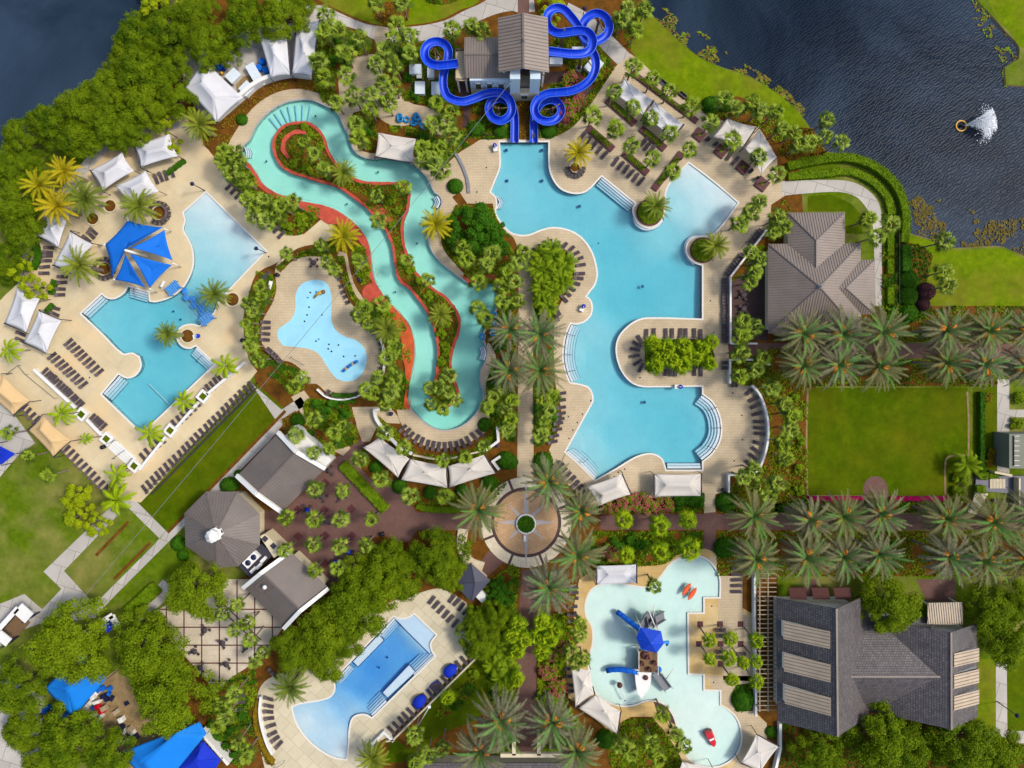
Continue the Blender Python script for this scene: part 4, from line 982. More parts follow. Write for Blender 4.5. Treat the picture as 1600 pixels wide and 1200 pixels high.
# pond weed along the lake edge
def weed(pts, dens, leaf=.35, mats=('algae',), patch=.18):
    p = W(pts); mb = MB(); A = abs(area(p)); xs = [q[0] for q in p]; ys = [q[1] for q in p]
    from mathutils import noise
    for _ in range(int((max(xs) - min(xs)) * (max(ys) - min(ys)) * dens)):
        x, y = rnd(min(xs), max(xs)), rnd(min(ys), max(ys))
        if not pip(x, y, p): continue
        if noise.noise(Vector((x * patch, y * patch, 9))) + .5 * noise.noise(Vector((x * .6, y * .6, 4))) < -.02: continue
        leaf_quad(mb, Vector((x, y, -.3 + rnd(0, .12))), (rdir() * .3 + Vector((0, 0, 1))).normalized(), leaf * rnd(.5, 1.3), random.randrange(len(mats)))
    o = mb.build('pond_weed', [M[m] for m in mats]); o['kind'] = 'stuff'
weed([(1420,310),(1470,300),(1500,312),(1530,335),(1560,345),(1600,340),(1680,350),(1680,430),(1600,402),(1550,388),(1495,388),(1470,382),(1440,372)], 11, .3)
weed([(1003,-5),(1040,12),(1070,35),(1105,55),(1140,85),(1180,108),(1215,130),(1250,160),(1280,200),(1262,205),(1240,175),(1200,140),(1160,122),(1126,108),(1090,92),(1052,58),(1020,28)], 16, .3, ('algae', 'shrub', 'algae'), .3)
weed([(1500,-20),(1540,-20),(1570,30),(1600,70),(1620,100),(1600,140),(1572,135),(1560,80),(1530,40)], 9, .3, ('algae', 'shrub'), .3)
# ------------------------------------------------------------------ loungers, chairs, tables
random.seed(23)
def make_lounger():
    t = thing('sun_lounger', (0, 0, 0), 'x', 'sun lounger')
    f = MB()
    for y in (-.30, .30): f.bar((-.98, y, .32), (.95, y, .32), .05, .05)
    for x in (-.98, .35, .95): f.bar((x, -.32, .32), (x, .32, .32), .05, .05)
    for x in (-.8, .75):
        for y in (-.29, .29): f.bar((x, y, 0.02), (x, y, .32), .05, .05)
    f.build('frame', M['sling_frame'], t)
    b = MB(); b.box((-.32, 0, .36), (1.26, .60, .03))
    for k in range(9): b.box((-.88 + k * .14, 0, .385), (.10, .60, .02))
    b.build('seat', M['sling'], t)
    k = MB(); k.add([(.30, -.30, .36), (.96, -.30, .66), (.96, .30, .66), (.30, .30, .36), (.30, -.30, .33), (.96, -.30, .62), (.96, .30, .62), (.30, .30, .33)],
                    [(0, 1, 2, 3), (7, 6, 5, 4), (0, 4, 5, 1), (1, 5, 6, 2), (2, 6, 7, 3), (3, 7, 4, 0)])
    k.bar((.9, -.2, .62), (.75, -.2, .33), .03, .03); k.bar((.9, .2, .62), (.75, .2, .33), .03, .03)
    k.build('backrest', M['sling2'], t)
    return t
def make_chair():
    t = thing('deck_chair', (0, 0, 0), 'x', 'chair')
    f = MB()
    for y in (-.30, .30):
        f.bar((-.34, y, .58), (.30, y, .58), .06, .04)
        for x in (-.32, .28): f.bar((x, y, .02), (x, y, .58), .04, .04)
    f.build('frame', M['sling_frame'], t)
    b = MB(); b.box((-.02, 0, .40), (.64, .58, .05)); b.build('seat', M['sling'], t)
    k = MB(); k.add([(.24, -.29, .40), (.46, -.29, .88), (.46, .29, .88), (.24, .29, .40), (.29, -.29, .40), (.51, -.29, .88), (.51, .29, .88), (.29, .29, .40)],
                    [(3, 2, 1, 0), (4, 5, 6, 7), (0, 1, 5, 4), (1, 2, 6, 5), (2, 3, 7, 6), (3, 0, 4, 7)]); k.build('backrest', M['sling2'], t)
    return t
PROTO = {'lounger': [make_lounger(), False], 'chair': [make_chair(), False]}
def place(kind, px, py, ang, label, group, z=.03, k=1.0):
    pr = PROTO[kind]; p = P(px, py, .3); a = math.radians(ang) + rnd(-.09, .09)
    if not pr[1]:
        pr[1] = True; o = pr[0]; o.location = (p.x, p.y, z); o.rotation_euler = (0, 0, a); o.scale = (k,) * 3
    else: o = duplicate(pr[0], (p.x, p.y, z), a, k)
    o['label'] = label; o['group'] = group; return o
def row(kind, pts, ang, where, group, what=None, k=1.0):
    """pts: list of px positions or (start, end, count); ang: head direction in degrees, or a centre point to face away from"""
    if len(pts) == 3 and isinstance(pts[2], int):
        (x0, y0), (x1, y1), n = pts; pts = [(x0 + (x1 - x0) * i / (n - 1), y0 + (y1 - y0) * i / (n - 1)) for i in range(n)]
    what = what or ('brown lounger' if kind == 'lounger' else 'brown deck chair')
    for q, lab in zip(pts, rank_labels(pts, what, where)):
        a = ang if not isinstance(ang, tuple) else math.degrees(math.atan2(-(q[1] - ang[1]), q[0] - ang[0])) + (ang[2] if len(ang) > 2 else 0)
        place(kind, q[0] + rnd(-.6, .6), q[1] + rnd(-.6, .6), a, lab, group, k=k)
GL2 = 'sun loungers set out around the pools'; GCH = 'low deck chairs around the pools'
row('lounger', ((107,534),(155,582),9), 218, 'in the double row west of family pool, pool side', GL2)
row('lounger', ((82,556),(131,601),9), 218, 'in the double row west of family pool, outer side', GL2)
row('lounger', ((70,581),(126,633),14), 222, 'packed along the long white wall', GL2)
row('lounger', ((144,652),(161,667),5), 222, 'packed between the two white planters', GL2)
row('lounger', ((37,637),(57,656),4), 225, 'between the two tan sails', GL2)
row('lounger', ((104,702),(171,770),11), 225, 'on the lawn edge below the tan sails', GL2)
row('lounger', ((227,764),(392,602),25), -52, 'in the long row beside the mown strip', GL2)
row('lounger', ((224,714),(254,686),5), -52, 'beside the south planter of the pool wall', GL2)
row('lounger', ((273,663),(309,629),6), -52, 'between two planters of the pool wall', GL2)
row('lounger', ((321,613),(343,591),5), -52, 'at the north end of the pool wall', GL2)
row('lounger', [(77,387),(76,394),(75,400),(73,407)], 180, 'under the second west tent', GL2)
row('lounger', [(71,417),(70,427)], 180, 'just south of the second west tent', GL2)
row('lounger', [(98,432),(97,442),(95,451),(94,460)], 180, 'beside the dark hedge on the west deck', GL2)
row('lounger', [(87,481),(86,490)], 160, 'above the lowest west tent', GL2)
row('lounger', [(147,361),(142,367),(136,373)], 135, 'beside the middle west tent', GL2)
row('lounger', [(33,521),(32,531)], 160, 'below the third west tent', GL2)
row('lounger', [(269,270),(260,274),(251,277),(244,280)], 110, 'below the short hedge by the tents', GL2)
row('lounger', ((358,291),(388,318),5), 45, 'upper end of the river bed row', GL2)
row('lounger', ((418,341),(440,366),4), 45, 'lower end of the river bed row', GL2)
row('lounger', [(416,430)], 45, 'standing alone northwest of the splash pad', GL2)
row('lounger', [(415,503),(415,512),(414,521),(414,531)], 180, 'on the west side of the splash pad', GL2)
row('chair', ((420,545),(437,562),5), 225, 'southwest of the splash pad', GCH, k=1.1)
row('chair', [(531,436),(534,447),(537,456),(540,464),(544,473)], 20, 'on the east rim above the splash pad', GCH, k=1.15)
row('chair', [(560,494),(567,504),(575,511),(584,520),(590,529),(594,537),(596,546),(597,555),(597,565),(595,576)], (530,560), 'along the curved east splash pad wall', GCH, k=1.15)
row('chair', [(514,612),(522,616),(530,618),(539,619),(550,618),(557,615),(564,611),(571,606)], (540,560), 'along the curved south splash pad wall', GCH, k=1.15)
for cx, cy, r, a0, a1, n, wh in ((249,333,15.5,-120,165,13,'around the north round planter'),(164,420,15.5,-150,190,14,'around the planter by the blue sails'),(899,263,13,-175,-5,8,'around the golden palm planter')):
    row('chair', [(cx + r * math.cos(math.radians(a0 + (a1 - a0) * i / (n - 1))), cy - r * math.sin(math.radians(a0 + (a1 - a0) * i / (n - 1)))) for i in range(n)], (cx, cy, 180), wh, GCH, k=1.1)
row('lounger', [(837,394),(845,389),(852,384),(860,381),(871,383),(882,385),(892,390),(899,397),(904,405),(907,414)], (858,420,180), 'around the top of the palm island', GL2)
row('lounger', [(906,427),(904,435),(899,442),(892,450),(886,458),(881,467),(872,486),(870,495)], (845,425,180), 'down the east side of the palm island', GL2)
row('lounger', [(877,615),(877,626),(877,637),(877,646),(875,654),(872,662),(870,671),(866,681),(864,690)], 190, 'beside the south end of the promenade', GL2)
row('lounger', [(869,725),(875,729),(880,736),(887,743),(894,749),(900,756),(905,763),(910,772)], 222, 'between the compass plaza and main pool', GL2)
row('lounger', [(1000,530),(995,537),(992,546),(992,556),(996,566),(1002,575)], (1015,552,180), 'round the west end of the peninsula', GL2)
row('lounger', [(1010,522),(1022,521),(1041,521),(1051,521),(1063,521),(1072,521),(1085,521),(1095,522)], -90, 'along the north side of the peninsula', GL2)
row('lounger', [(1040,580),(1048,580),(1056,580),(1086,580),(1096,580)], 90, 'along the south side of the peninsula', GL2)
row('chair', ((1131,437),(1131,533),20), 0, 'along the straight white terrace wall', GCH, k=1.2)
row('chair', ((1135,428),(1158,399),8), -38, 'along the slanting white terrace wall', GCH, k=1.2)
row('chair', ((1172,379),(1187,361),5), -38, 'above the gate in the terrace wall', GCH, k=1.2)
row('chair', [(1131,567),(1131,575)], 0, 'just below the walkway opening', GCH, k=1.2)
row('lounger', [(1172,612),(1177,624),(1180,634),(1183,646),(1185,658),(1186,668),(1186,678),(1184,692),(1181,703),(1176,714),(1171,725)], (1110,665), 'along the curved white wall', GL2)
row('chair', [(1144,602),(1150,602)], 90, 'at the north of the curved wall', GCH, k=1.1)
row('lounger', ((912,211),(945,242),5), 52, 'below the planter nearest the slides', GL2)
row('lounger', ((962,252),(1001,284),6), 52, 'below the planter by the pool steps', GL2)
row('lounger', [(1007,222),(1012,229),(1019,233)], 52, 'below the middle cabana court planter', GL2)
row('chair', [(1104,219),(1117,227),(1171,269),(1181,280)], 40, 'beside the small square planters', GCH, k=1.1)
row('lounger', [(1140,243),(1149,251)], 55, 'between the small square planters', GL2)
row('lounger', [(629,669),(636,675),(642,681),(651,686),(660,691),(669,695),(677,697),(686,698),(696,698),(705,697),(715,696),(724,693),(732,688),(741,682),(750,677)], (695,620), 'in the arc south of the lazy river', GL2)
row('lounger', ((675,938),(719,981),7), 48, 'northeast of the south pool, front row', GL2)
row('lounger', [(706,935),(714,941),(721,948),(728,955)], 48, 'northeast of the south pool, back row', GL2)
row('lounger', ((740,1018),(612,1141),18), -48, 'along the wall behind the south pool', GL2)
row('lounger', [(420,1092),(420,1103),(420,1112),(421,1122),(424,1134),(426,1146),(431,1155),(436,1164)], (480,1115), 'on the curved southwest deck', GL2)
row('lounger', [(376,1086),(375,1097),(374,1109)], 180, 'beside the blue canopy garden', GL2)
row('lounger', [(429,1056),(425,1050)], 130, 'beside the south pool feather palm', GL2)
row('lounger', [(896,918),(896,926),(896,934),(895,948),(894,960),(894,970)], 180, 'west of the play pool, upper group', GL2)
row('lounger', [(889,1045),(890,1056),(892,1070),(894,1080)], 180, 'west of the play pool, behind the sail', GL2)
row('lounger', [(1151,889),(1151,897),(1151,906),(1151,915),(1151,924)], 0, 'east of the play pool', GL2)
row('lounger', [(1126,985),(1126,994),(1126,1018),(1126,1027),(1158,1022),(1158,1031)], 180, 'in the palm court', GL2)
def make_table(r=.55):
    t = thing('round_table', (0, 0, 0), 'x', 'table'); b = MB(); b.lathe([(.05, .70), (r, .70), (r, .74), (.05, .745)], n=20); b.build('tabletop', M['sling'], t)
    l = MB(); l.lathe([(.28, .01), (.28, .04), (.05, .08), (.05, .70)], n=12); l.build('pedestal', M['dark_metal'], t); return t
def make_dchair():
    t = thing('dining_chair', (0, 0, 0), 'x', 'chair'); b = MB(); b.box((0, 0, .45), (.46, .46, .04)); b.build('seat', M['sling'], t)
    k = MB(); k.box((.23, 0, .70), (.04, .44, .46)); k.build('backrest', M['sling2'], t)
    for x in (-.2, .2):
        for y in (-.2, .2): l = MB(); l.bar((x, y, 0.01), (x, y, .44), .035, .035); l.build('leg', M['dark_metal'], t)
    return t
PROTO['table'] = [make_table(), False]; PROTO['dchair'] = [make_dchair(), False]
def dining(px, py, where, n=4, a0=20, gr='dining sets'):
    place('table', px, py, 0, f'round brown table {where}', 'round outdoor tables')
    for i in range(n):
        a = math.radians(a0 + 360 * i / n); x, y = px + 7.2 * math.cos(a), py - 7.2 * math.sin(a)
        side = ['east', 'northeast', 'north', 'northwest', 'west', 'southwest', 'south', 'southeast'][int(((math.degrees(a) % 360) + 22.5) // 45) % 8]
        place('dchair', x, y, math.degrees(a) + rnd(-15, 15), f'dark dining chair on the {side} side of table {where}', 'dining chairs')
for px, py, wh, n, a0 in ((491,411,'north of the splash pad',4,45),(1161,461,'upper on the brick terrace',4,30),(1161,483,'lower on the brick terrace',4,50),(321,984,'at the terrace north edge',3,0),(349,1004,'in the terrace middle, upper',3,40),
        (305,1017,'in the terrace middle, west',3,200),(385,1010,'at the terrace east corner',3,120),(314,1042,'at the terrace lower west',3,300),(355,1037,'at the terrace lower east',3,60),(335,1070,'at the terrace south corner',3,100),(252,967,'at the terrace west corner',3,20)):
    dining(px, py, wh, n, a0)
for px, py, wh, n, a0 in ((505,776,'among plaza palms, northeast',4,10),(510,813,'in the plaza middle',4,50),(481,796,'with closed umbrella, plaza northwest',4,40),(546,862,'with closed umbrella, plaza southeast',3,10),(525,877,'with closed umbrella, plaza south',3,80),(534,776,'near the plaza planting strip',3,0),(516,735,'by the gable end wall',3,60)):
    dining(px, py, wh, n, a0)
def umbrella(px, py, label):
    p = P(px, py, 1.2); t = thing('closed_umbrella', (p.x, p.y, .02), label, 'umbrella', 'closed blue umbrellas')
    b = MB(); b.lathe([(.03, .02), (.03, 2.5)], (p.x, p.y, 0), 8); b.build('pole', M['grey_metal'], t)
    c = MB(); c.lathe([(.34, 1.0), (.42, 1.3), (.38, 1.9), (.2, 2.35), (.03, 2.62)], (p.x, p.y, 0), 10); c.build('canopy', M['royal_canvas'], t)
umbrella(481, 796, 'closed blue umbrella beside the west gable roof on the plaza'); umbrella(546, 862, 'closed blue umbrella near the plaza oak, northern one'); umbrella(525, 877, 'closed blue umbrella near the plaza oak, southern one')
# plaza palm pits
mb_pts = [(465,797),(507,797),(549,795),(508,755),(466,838),(508,837),(550,837),(508,880)]
for q, lab in zip(mb_pts, rank_labels(mb_pts, 'square dark palm pit', 'in the brick plaza')):
    m = MB(); p = P(*q); m.box((p.x, p.y, .03), (1.35, 1.35, .04), PI / 4); tag(m.build('tree_grate', M['granite']), lab, 'tree grate', 'palm pits')
# ------------------------------------------------------------------ tensile sails
def sail(corners, ridge, mat, label, ze=2.9, zr=4.2, sag=.07, posts=True, group='fabric shade sails', beams=(), name='shade_sail', n=8, pole=None):
    """a hipped fabric roof: corners in order, ridge of one or two points; edges bow inwards"""
    ctr = [sum(c[0] for c in corners) / len(corners), sum(c[1] for c in corners) / len(corners)]
    R = [P(x, y, zr) for x, y in ridge]; K = [P(x, y, ze) for x, y in corners]; c0 = P(ctr[0], ctr[1], 0)
    t = thing(name, (c0.x, c0.y, 0), label, 'shade sail', group)
    mb = MB(); N = len(K); cen = sum(K, Vector()) / N
    def near(p): return min(R, key=lambda r: (r - p).length)
    for i in range(N):
        a, b = K[i], K[(i + 1) % N]; ra, rb = near(a), near(b)
        E = []
        for k in range(n + 1):
            u = k / n; p = a.lerp(b, u); inn = (cen - p); inn.z = 0; q = p + inn * sag * 4 * u * (1 - u); E.append(q)
        rows = []
        for j in range(7):
            w = j / 6; rows.append([E[k].lerp(ra.lerp(rb, k / n), w) - Vector((0, 0, .28 * math.sin(PI * w) * (1 if ze < zr else 0))) for k in range(n + 1)])
        vs = [v for r in rows for v in r]; fs = []
        for j in range(6):
            for k in range(n): fs.append((j * (n + 1) + k, j * (n + 1) + k + 1, (j + 1) * (n + 1) + k + 1, (j + 1) * (n + 1) + k))
        mb.add(vs, fs, 0, True)
    o = mb.build('canopy', M[mat], t)
    s = o.modifiers.new('thickness', 'SOLIDIFY'); s.thickness = .03
    if posts:
        for k in K:
            b = MB(); out = (k - cen); out.z = 0; out = out.normalized() * .15
            b.tube([(k.x + out.x, k.y + out.y, 0.01), (k.x + out.x, k.y + out.y, ze + .05)], .07, 8); b.build('post', M['dark_metal'], t)
    for i, j in beams:
        b = MB(); b.tube([K[i] + Vector((0, 0, .06)), K[j] + Vector((0, 0, .06))], .11, 8); b.build('beam', M['dark_metal'], t)
    return t
sail([(318,92),(380,152),(338,191),(288,136)], [(314,128),(333,150)], 'sail_white', 'large white tent sail on the northwest, nearest the oaks', 3.0, 4.6, .05)
sail([(400,44),(448,39),(454,117),(423,121)], [(425,72),(428,84)], 'sail_white', 'white tent sail west of its twin by the curved wall', 3.0, 4.4, .05, beams=((1,2),))
sail([(463,34),(499,32),(488,119),(456,115)], [(472,70),(475,80)], 'sail_white', 'white tent sail east of its twin by the curved wall', 3.0, 4.4, .05, beams=((0,3),(1,2)))
sail([(209,226),(265,209),(278,244),(220,261)], [(228,237),(256,233)], 'sail_white', 'white tent sail northernmost of the west deck cabanas', beams=((0,3),))
sail([(141,266),(191,238),(209,267),(160,298)], [(163,270),(181,258)], 'sail_white', 'white tent sail left of two small palms on west deck', beams=((0,3),))
sail([(180,291),(228,267),(248,299),(200,319)], [(204,294),(222,285)], 'sail_white', 'white tent sail between cabana and green feather palm')
sail([(56,367),(74,338),(108,337),(91,387)], [(78,358),(86,352)], 'sail_white', 'white tent sail partly hidden by golden palms', beams=((0,3),))
sail([(110,361),(145,381),(112,428),(83,414)], [(112,392),(114,398)], 'sail_white', 'white tent sail pierced by a feather palm crown', beams=((0,1),(2,3)))
sail([(27,450),(62,467),(41,520),(7,505)], [(35,471),(33,490)], 'sail_white', 'white tent sail at far west, upper of two', beams=((2,3),))
sail([(61,485),(96,500),(72,552),(37,535)], [(65,506),(60,520)], 'sail_white', 'white tent sail at far west, lower of two', beams=((0,1),(2,3)))
sail([(2,585),(47,627),(21,649),(-24,612)], [(-4,610),(19,629)], 'sail_tan', 'tan tent sail cut by the left photo edge', beams=((1,2),))
sail([(66,649),(111,689),(84,714),(44,672)], [(62,670),(80,690)], 'sail_tan', 'tan tent sail beside the lower west lawn', beams=((1,2),(0,3)))
sail([(591,207),(650,217),(645,255),(586,245)], [(612,228),(622,230)], 'sail_cream', 'cream sail over the lazy river edge', 2.8, 3.0, .04, beams=((2,3),))
sail([(975,122),(1021,157),(1005,180),(960,146)], [(990,150),(992,152)], 'sail_white', 'western of two white sails in the cabana court', 2.8, 3.1, .08, beams=((1,2),))
sail([(1022,158),(1068,194),(1052,217),(1006,181)], [(1037,186),(1039,188)], 'sail_white', 'eastern of two white sails in the cabana court', 2.8, 3.1, .08, beams=((1,2),))
sail([(1136,185),(1182,199),(1162,229),(1114,214)], [(1147,205),(1150,207)], 'sail_cream', 'cream sail on the east deck above square planters', 2.8, 3.2, .06, beams=((1,2),))
sail([(1187,201),(1214,246),(1189,273),(1164,231)], [(1188,232),(1190,238)], 'sail_cream', 'triangular cream sail at the end of east deck', 2.8, 3.2, .06)
sail([(567,699),(592,683),(640,717),(622,746)], [(604,710),(608,714)], 'sail_cream', 'left sail of the curved white trio', 2.8, 3.5, .05)
sail([(641,717),(698,728),(700,763),(626,750)], [(664,738),(666,740)], 'sail_cream', 'middle sail of the curved white trio', 2.8, 3.5, .05, beams=((0,3),(1,2)))
sail([(700,728),(757,710),(775,739),(702,762)], [(734,733),(736,735)], 'sail_cream', 'right sail of the curved white trio', 2.8, 3.5, .05, beams=((1,2),))
sail([(917,760),(972,740),(986,772),(935,791)], [(941,774),(965,763)], 'sail_cream', 'tilted cream sail south of the main pool', beams=((1,2),))
sail([(1022,741),(1096,741),(1096,775),(1022,776)], [(1040,758),(1080,758)], 'sail_cream', 'oblong cream sail south of the main pool', 2.9, 3.9, .03, beams=((0,3),(1,2)))
sail([(932,884),(995,882),(995,911),(932,913)], [(950,898),(976,897)], 'sail_white', 'white sail at the top of the play pool', 2.9, 3.5, .03, beams=((1,2),(0,3)))
sail([(892,1040),(922,1047),(928,1084),(899,1105)], [(911,1067),(913,1070)], 'sail_cream', 'tall cream sail on the play pool west rim', 2.9, 3.8, .05)
sail([(930,1085),(970,1112),(965,1148),(903,1106)], [(944,1112),(948,1114)], 'sail_cream', 'lower cream sail on the play pool west rim', 2.9, 3.8, .05, beams=((0,3),(1,2)))
sail([(1182,1147),(1217,1166),(1188,1206),(1158,1192)], [(1184,1176),(1188,1178)], 'sail_cream', 'cream sail in the bottom corner beside slate roof', 2.9, 3.3, .06, beams=((0,1),(2,3)))
sail([(1066,1190),(1112,1200),(1100,1230),(1050,1225)], [(1080,1206),(1084,1208)], 'sail_cream', 'cream sail cut by the bottom edge', 2.9, 3.3, .05)
sail([(69,1075),(128,1022),(166,1061),(114,1121)], [(102,1079),(146,1038)], 'sky_canvas', 'bright blue hipped canopy over the market yard', 4.0, 6.2, .0)
sail([(188,1176),(312,1128),(323,1146),(246,1240)], [(221,1193),(273,1147)], 'sky_canvas', 'bright blue long canopy at the bottom edge', 4.0, 5.8, .0)
sail([(317,1157),(345,1187),(320,1230),(262,1212)], [(309,1180),(306,1190)], 'royal_canvas', 'royal blue pyramid canopy in the market', 3.2, 4.8, .0)
sail([(-6,694),(24,709),(2,726),(-30,716)], [(0,706),(4,708)], 'royal_canvas', 'royal blue canopy at the left photo edge', 3.0, 3.9, .0)
# blue four part star sail with its mast
t = thing('star_shade', P(212, 396), 'blue star shade of four sails on a white mast', 'shade sail')
def tri(corners, zs, name='sail', sag=.09, n=8):
    K = [P(x, y, z) for (x, y), z in zip(corners, zs)]; cen = sum(K, Vector()) / len(K); mb = MB(); pts = []
    for i in range(len(K)):
        a, b = K[i], K[(i + 1) % len(K)]
        for k in range(n):
            u = k / n; p = a.lerp(b, u); pts.append(p + (cen - p) * sag * 4 * u * (1 - u))
    N = len(pts); rows = [[p.lerp(cen - Vector((0, 0, .35)), w / 5 * .999) for p in pts] for w in range(6)]
    mb.add([v for r in rows for v in r], [(j * N + k, j * N + (k + 1) % N, (j + 1) * N + (k + 1) % N, (j + 1) * N + k) for j in range(5) for k in range(N)], 0, True)
    o = mb.build(name, M['sail_blue'], t); s = o.modifiers.new('thickness', 'SOLIDIFY'); s.thickness = .03
tri([(200,344),(255,355),(197,389),(175,433),(164,382)], [4.5,4.5,7.6,4.5,4.5], sag=.07)
tri([(205,387),(257,359),(270,407)], [7.0,4.5,4.5]); tri([(203,396),(269,414),(234,450)], [7.0,4.5,4.5]); tri([(196,397),(227,449),(180,437)], [7.0,4.5,4.5])
b = MB(); b.tube([P(231, 401, 0), P(196, 391, 8.2)], [.3, .2], 10); b.build('mast', M['white'], t)
for a, bb in (((200,345),(197,331)),((257,357),(268,362)),((270,411),(283,417)),((234,451),(246,457)),((178,436),(188,444)),((164,382),(154,383))):
    b = MB(); q = P(bb[0], bb[1], 0); e = P(a[0], a[1], 4.6); b.tube([q, e], [.12, .09], 8); b.build('pole', M['white'], t)
# ------------------------------------------------------------------ planters
def planter(px, py, r, label, mat='cream_wall', inner='mulch', h=.45, leafy=None):
    c = P(px, py); t = thing('round_planter', (c.x, c.y, 0), label, 'planter', 'round palm planters'); L = [(c.x + r * S * math.cos(2 * PI * k / 32), c.y + r * S * math.sin(2 * PI * k / 32)) for k in range(32)]
    m = MB(); ribbon(m, L, .28, 0, h, True); m.build('rim', M[mat], t)
    m = MB(); m.lathe([(r * S, .02), (r * S, h - .14), (r * S * .6, h - .09), (.05, h - .06)], (c.x, c.y, 0), 24); m.build('soil', M[inner], t)
    if leafy:
        m = MB()
        for _ in range(900):
            a = rnd(0, 2 * PI); q = r * S * .92 * math.sqrt(rnd(0, 1)); leaf_quad(m, Vector((c.x + q * math.cos(a), c.y + q * math.sin(a), h + rnd(.0, .35))), (rdir() * .8 + Vector((0, 0, 1))).normalized(), .15)
        m.build('foliage', M[leafy], t)
for a in ((249,333,11,'round planter ringed by chairs north of blue sails'),(164,420,10.5,'round planter ringed by chairs west of blue sails'),(364,468,11,'round planter at the family pool east edge'),(294,525,11,'round planter on the family pool peninsula'),
          (898,262,8,'round planter ringed by chairs near the slides'),(146,342,10,'round mulch planter by the third west tent'),(173,322,10,'round mulch planter next to the green feather palm')): planter(*a, h=.3)
planter(1015, 332, 20, 'round planter with grassy top at the beach entry, western', 'granite', 'bank', .2, 'shrub'); planter(1098, 391, 19, 'round planter with grassy top at the beach entry, eastern', 'granite', 'bank', .2, 'shrub')
planter(822, 818, 14.5, 'round white planter in the middle of the compass plaza', 'white', 'mulch', .5, 'dark_shrub')
m = MB(); q = P(820, 841, .2); m.box((q.x, q.y, .2), (.5, 1.1, .4)); tag(m.build('stone_bench', M['white']), 'short white bench touching the compass planter', 'bench')
for px, py, L, w, ang, lab in ((970,175,58,11,-41,'dark red planter box north of the golden palm'),(938,217,52,11,-41,'dark red planter box nearest the slides'),(1020,217,50,11,-41,'dark red planter box in the cabana court middle'),(993,255,50,11,-41,'dark red planter box by the pool steps'),
        (1043,268,72,10,53,'long dark red planter box beside the beach entry'),(1038,152,128,8,-37,'long narrow planter behind the white cabana sails'),(1092,211,17,17,-38,'small square planter west of the east deck'),(1126,237,17,17,-38,'small square planter in the east deck middle'),(1160,262,17,17,-38,'small square planter near the triangular sail'),(1190,288,18,18,-38,'small square planter by the concrete loop'),(1172,332,62,8,51,'narrow planter along the beach entry east side')):
    c = P(px, py); t = thing('planter_box', (c.x, c.y, 0), lab, 'planter', 'dark red planter boxes'); a = math.radians(ang); m = MB(); m.box((c.x, c.y, .2), (L * S, w * S, .4), a); m.build('box', M['granite'], t)
    m = MB(); d = Vector((math.cos(a), math.sin(a), 0)); s = Vector((-d.y, d.x, 0)); lx, wx = L * S * .5 - .22, w * S * .5 - .22
    if wx > .6 and L < 20: m.box((c.x, c.y, .41), (.6, .6, .1), a)
    else:
        for _ in range(int(L * w * S * S * 45)): leaf_quad(m, c + d * rnd(-lx * .75, lx * .75) + s * rnd(-wx, wx) + Vector((0, 0, rnd(.4, .7))), (rdir() * .8 + Vector((0, 0, 1))).normalized(), .13)
    m.build('foliage', M['hedge'], t)
sq = [(131,647),(170,685),(213,727),(269,672),(320,619)]
for q, lab in zip(sq, rank_labels(sq, 'white square palm planter', 'on the pool wall')):
    c = P(*q); t = thing('square_planter', (c.x, c.y, 0), lab, 'planter', 'white square planters'); m = MB(); L = [(c.x + 1.15 * math.cos(k * PI / 2 + .1), c.y + 1.15 * math.sin(k * PI / 2 + .1)) for k in range(4)]
    ribbon(m, L, .45, 0, .9, True); m.build('rim', M['white'], t); m = MB(); m.prism(L, .1, .8); m.build('soil', M['lawn'], t)
for a in ((1094,975),(1125,975),(1157,975),(1092,1006),(1126,1006),(1157,1006),(1126,1037),(1157,1037)):
    pass
pc = [(1094,975),(1125,975),(1157,975),(1092,1006),(1126,1006),(1157,1006),(1126,1037),(1157,1037)]
for q, lab in zip(pc, rank_labels(pc, 'square dark palm pit', 'in the palm court')):
    m = MB(); p = P(*q); m.box((p.x, p.y, .04), (1.1, 1.1, .05)); tag(m.build('tree_grate', M['granite']), lab, 'tree grate', 'palm pits')
# ------------------------------------------------------------------ walls and fences
def wall(line, w, h, label, mat='white', sm=True, name='garden_wall', cat='wall', z0=0):
    m = MB(); ribbon(m, W(line, sm, 4, False), w, z0, h); return tag(m.build(name, M[mat]), label, cat)
wall([(340,189),(362,170),(383,152),(400,138),(424,126),(455,119),(470,120),(487,122)], .75, 2.0, 'curved white wall below the northern tents')
wall([(1200,354),(1138,434)], .35, 1.3, 'slanting white wall of the brick terrace', sm=False); wall([(1138.5,435),(1138.5,537)], .35, 1.3, 'straight white wall of the brick terrace', sm=False); wall([(1140,537),(1180,537)], .35, 1.2, 'short white wall north of the walkway opening', sm=False)
wall([(1138,599),(1138,562),(1182,562),(1182,569),(1200,569)], .35, 1.2, 'angled white wall south of the walkway opening', sm=False)
wall([(1172,602),(1184,616),(1193,640),(1197,665),(1195,695),(1187,722),(1177,739)], .4, 1.3, 'curved white wall behind eleven loungers'); wall([(1175,740.5),(1136,740.5),(1136,768)], .35, 1.3, 'angled white wall at the southeast deck corner', sm=False)
wall([(586,640),(590,655),(606,677),(628,700),(645,708)], .5, 1.3, 'curved white wall north of the left cream sail'); wall([(585,640),(612,638)], .4, 1.2, 'short white wall above the round lawn', sm=False); wall([(777,666),(779,688),(760,702)], .5, 1.3, 'angled white wall east of the lounger arc', sm=False); wall([(782,712),(770,720),(780,733)], .5, 1.1, 'zigzag white wall by the promenade shrub', sm=False)
wall([(646,710),(690,717),(735,708),(758,703)], .3, 1.0, 'low pale wall below the lounger arc', 'cream_wall')
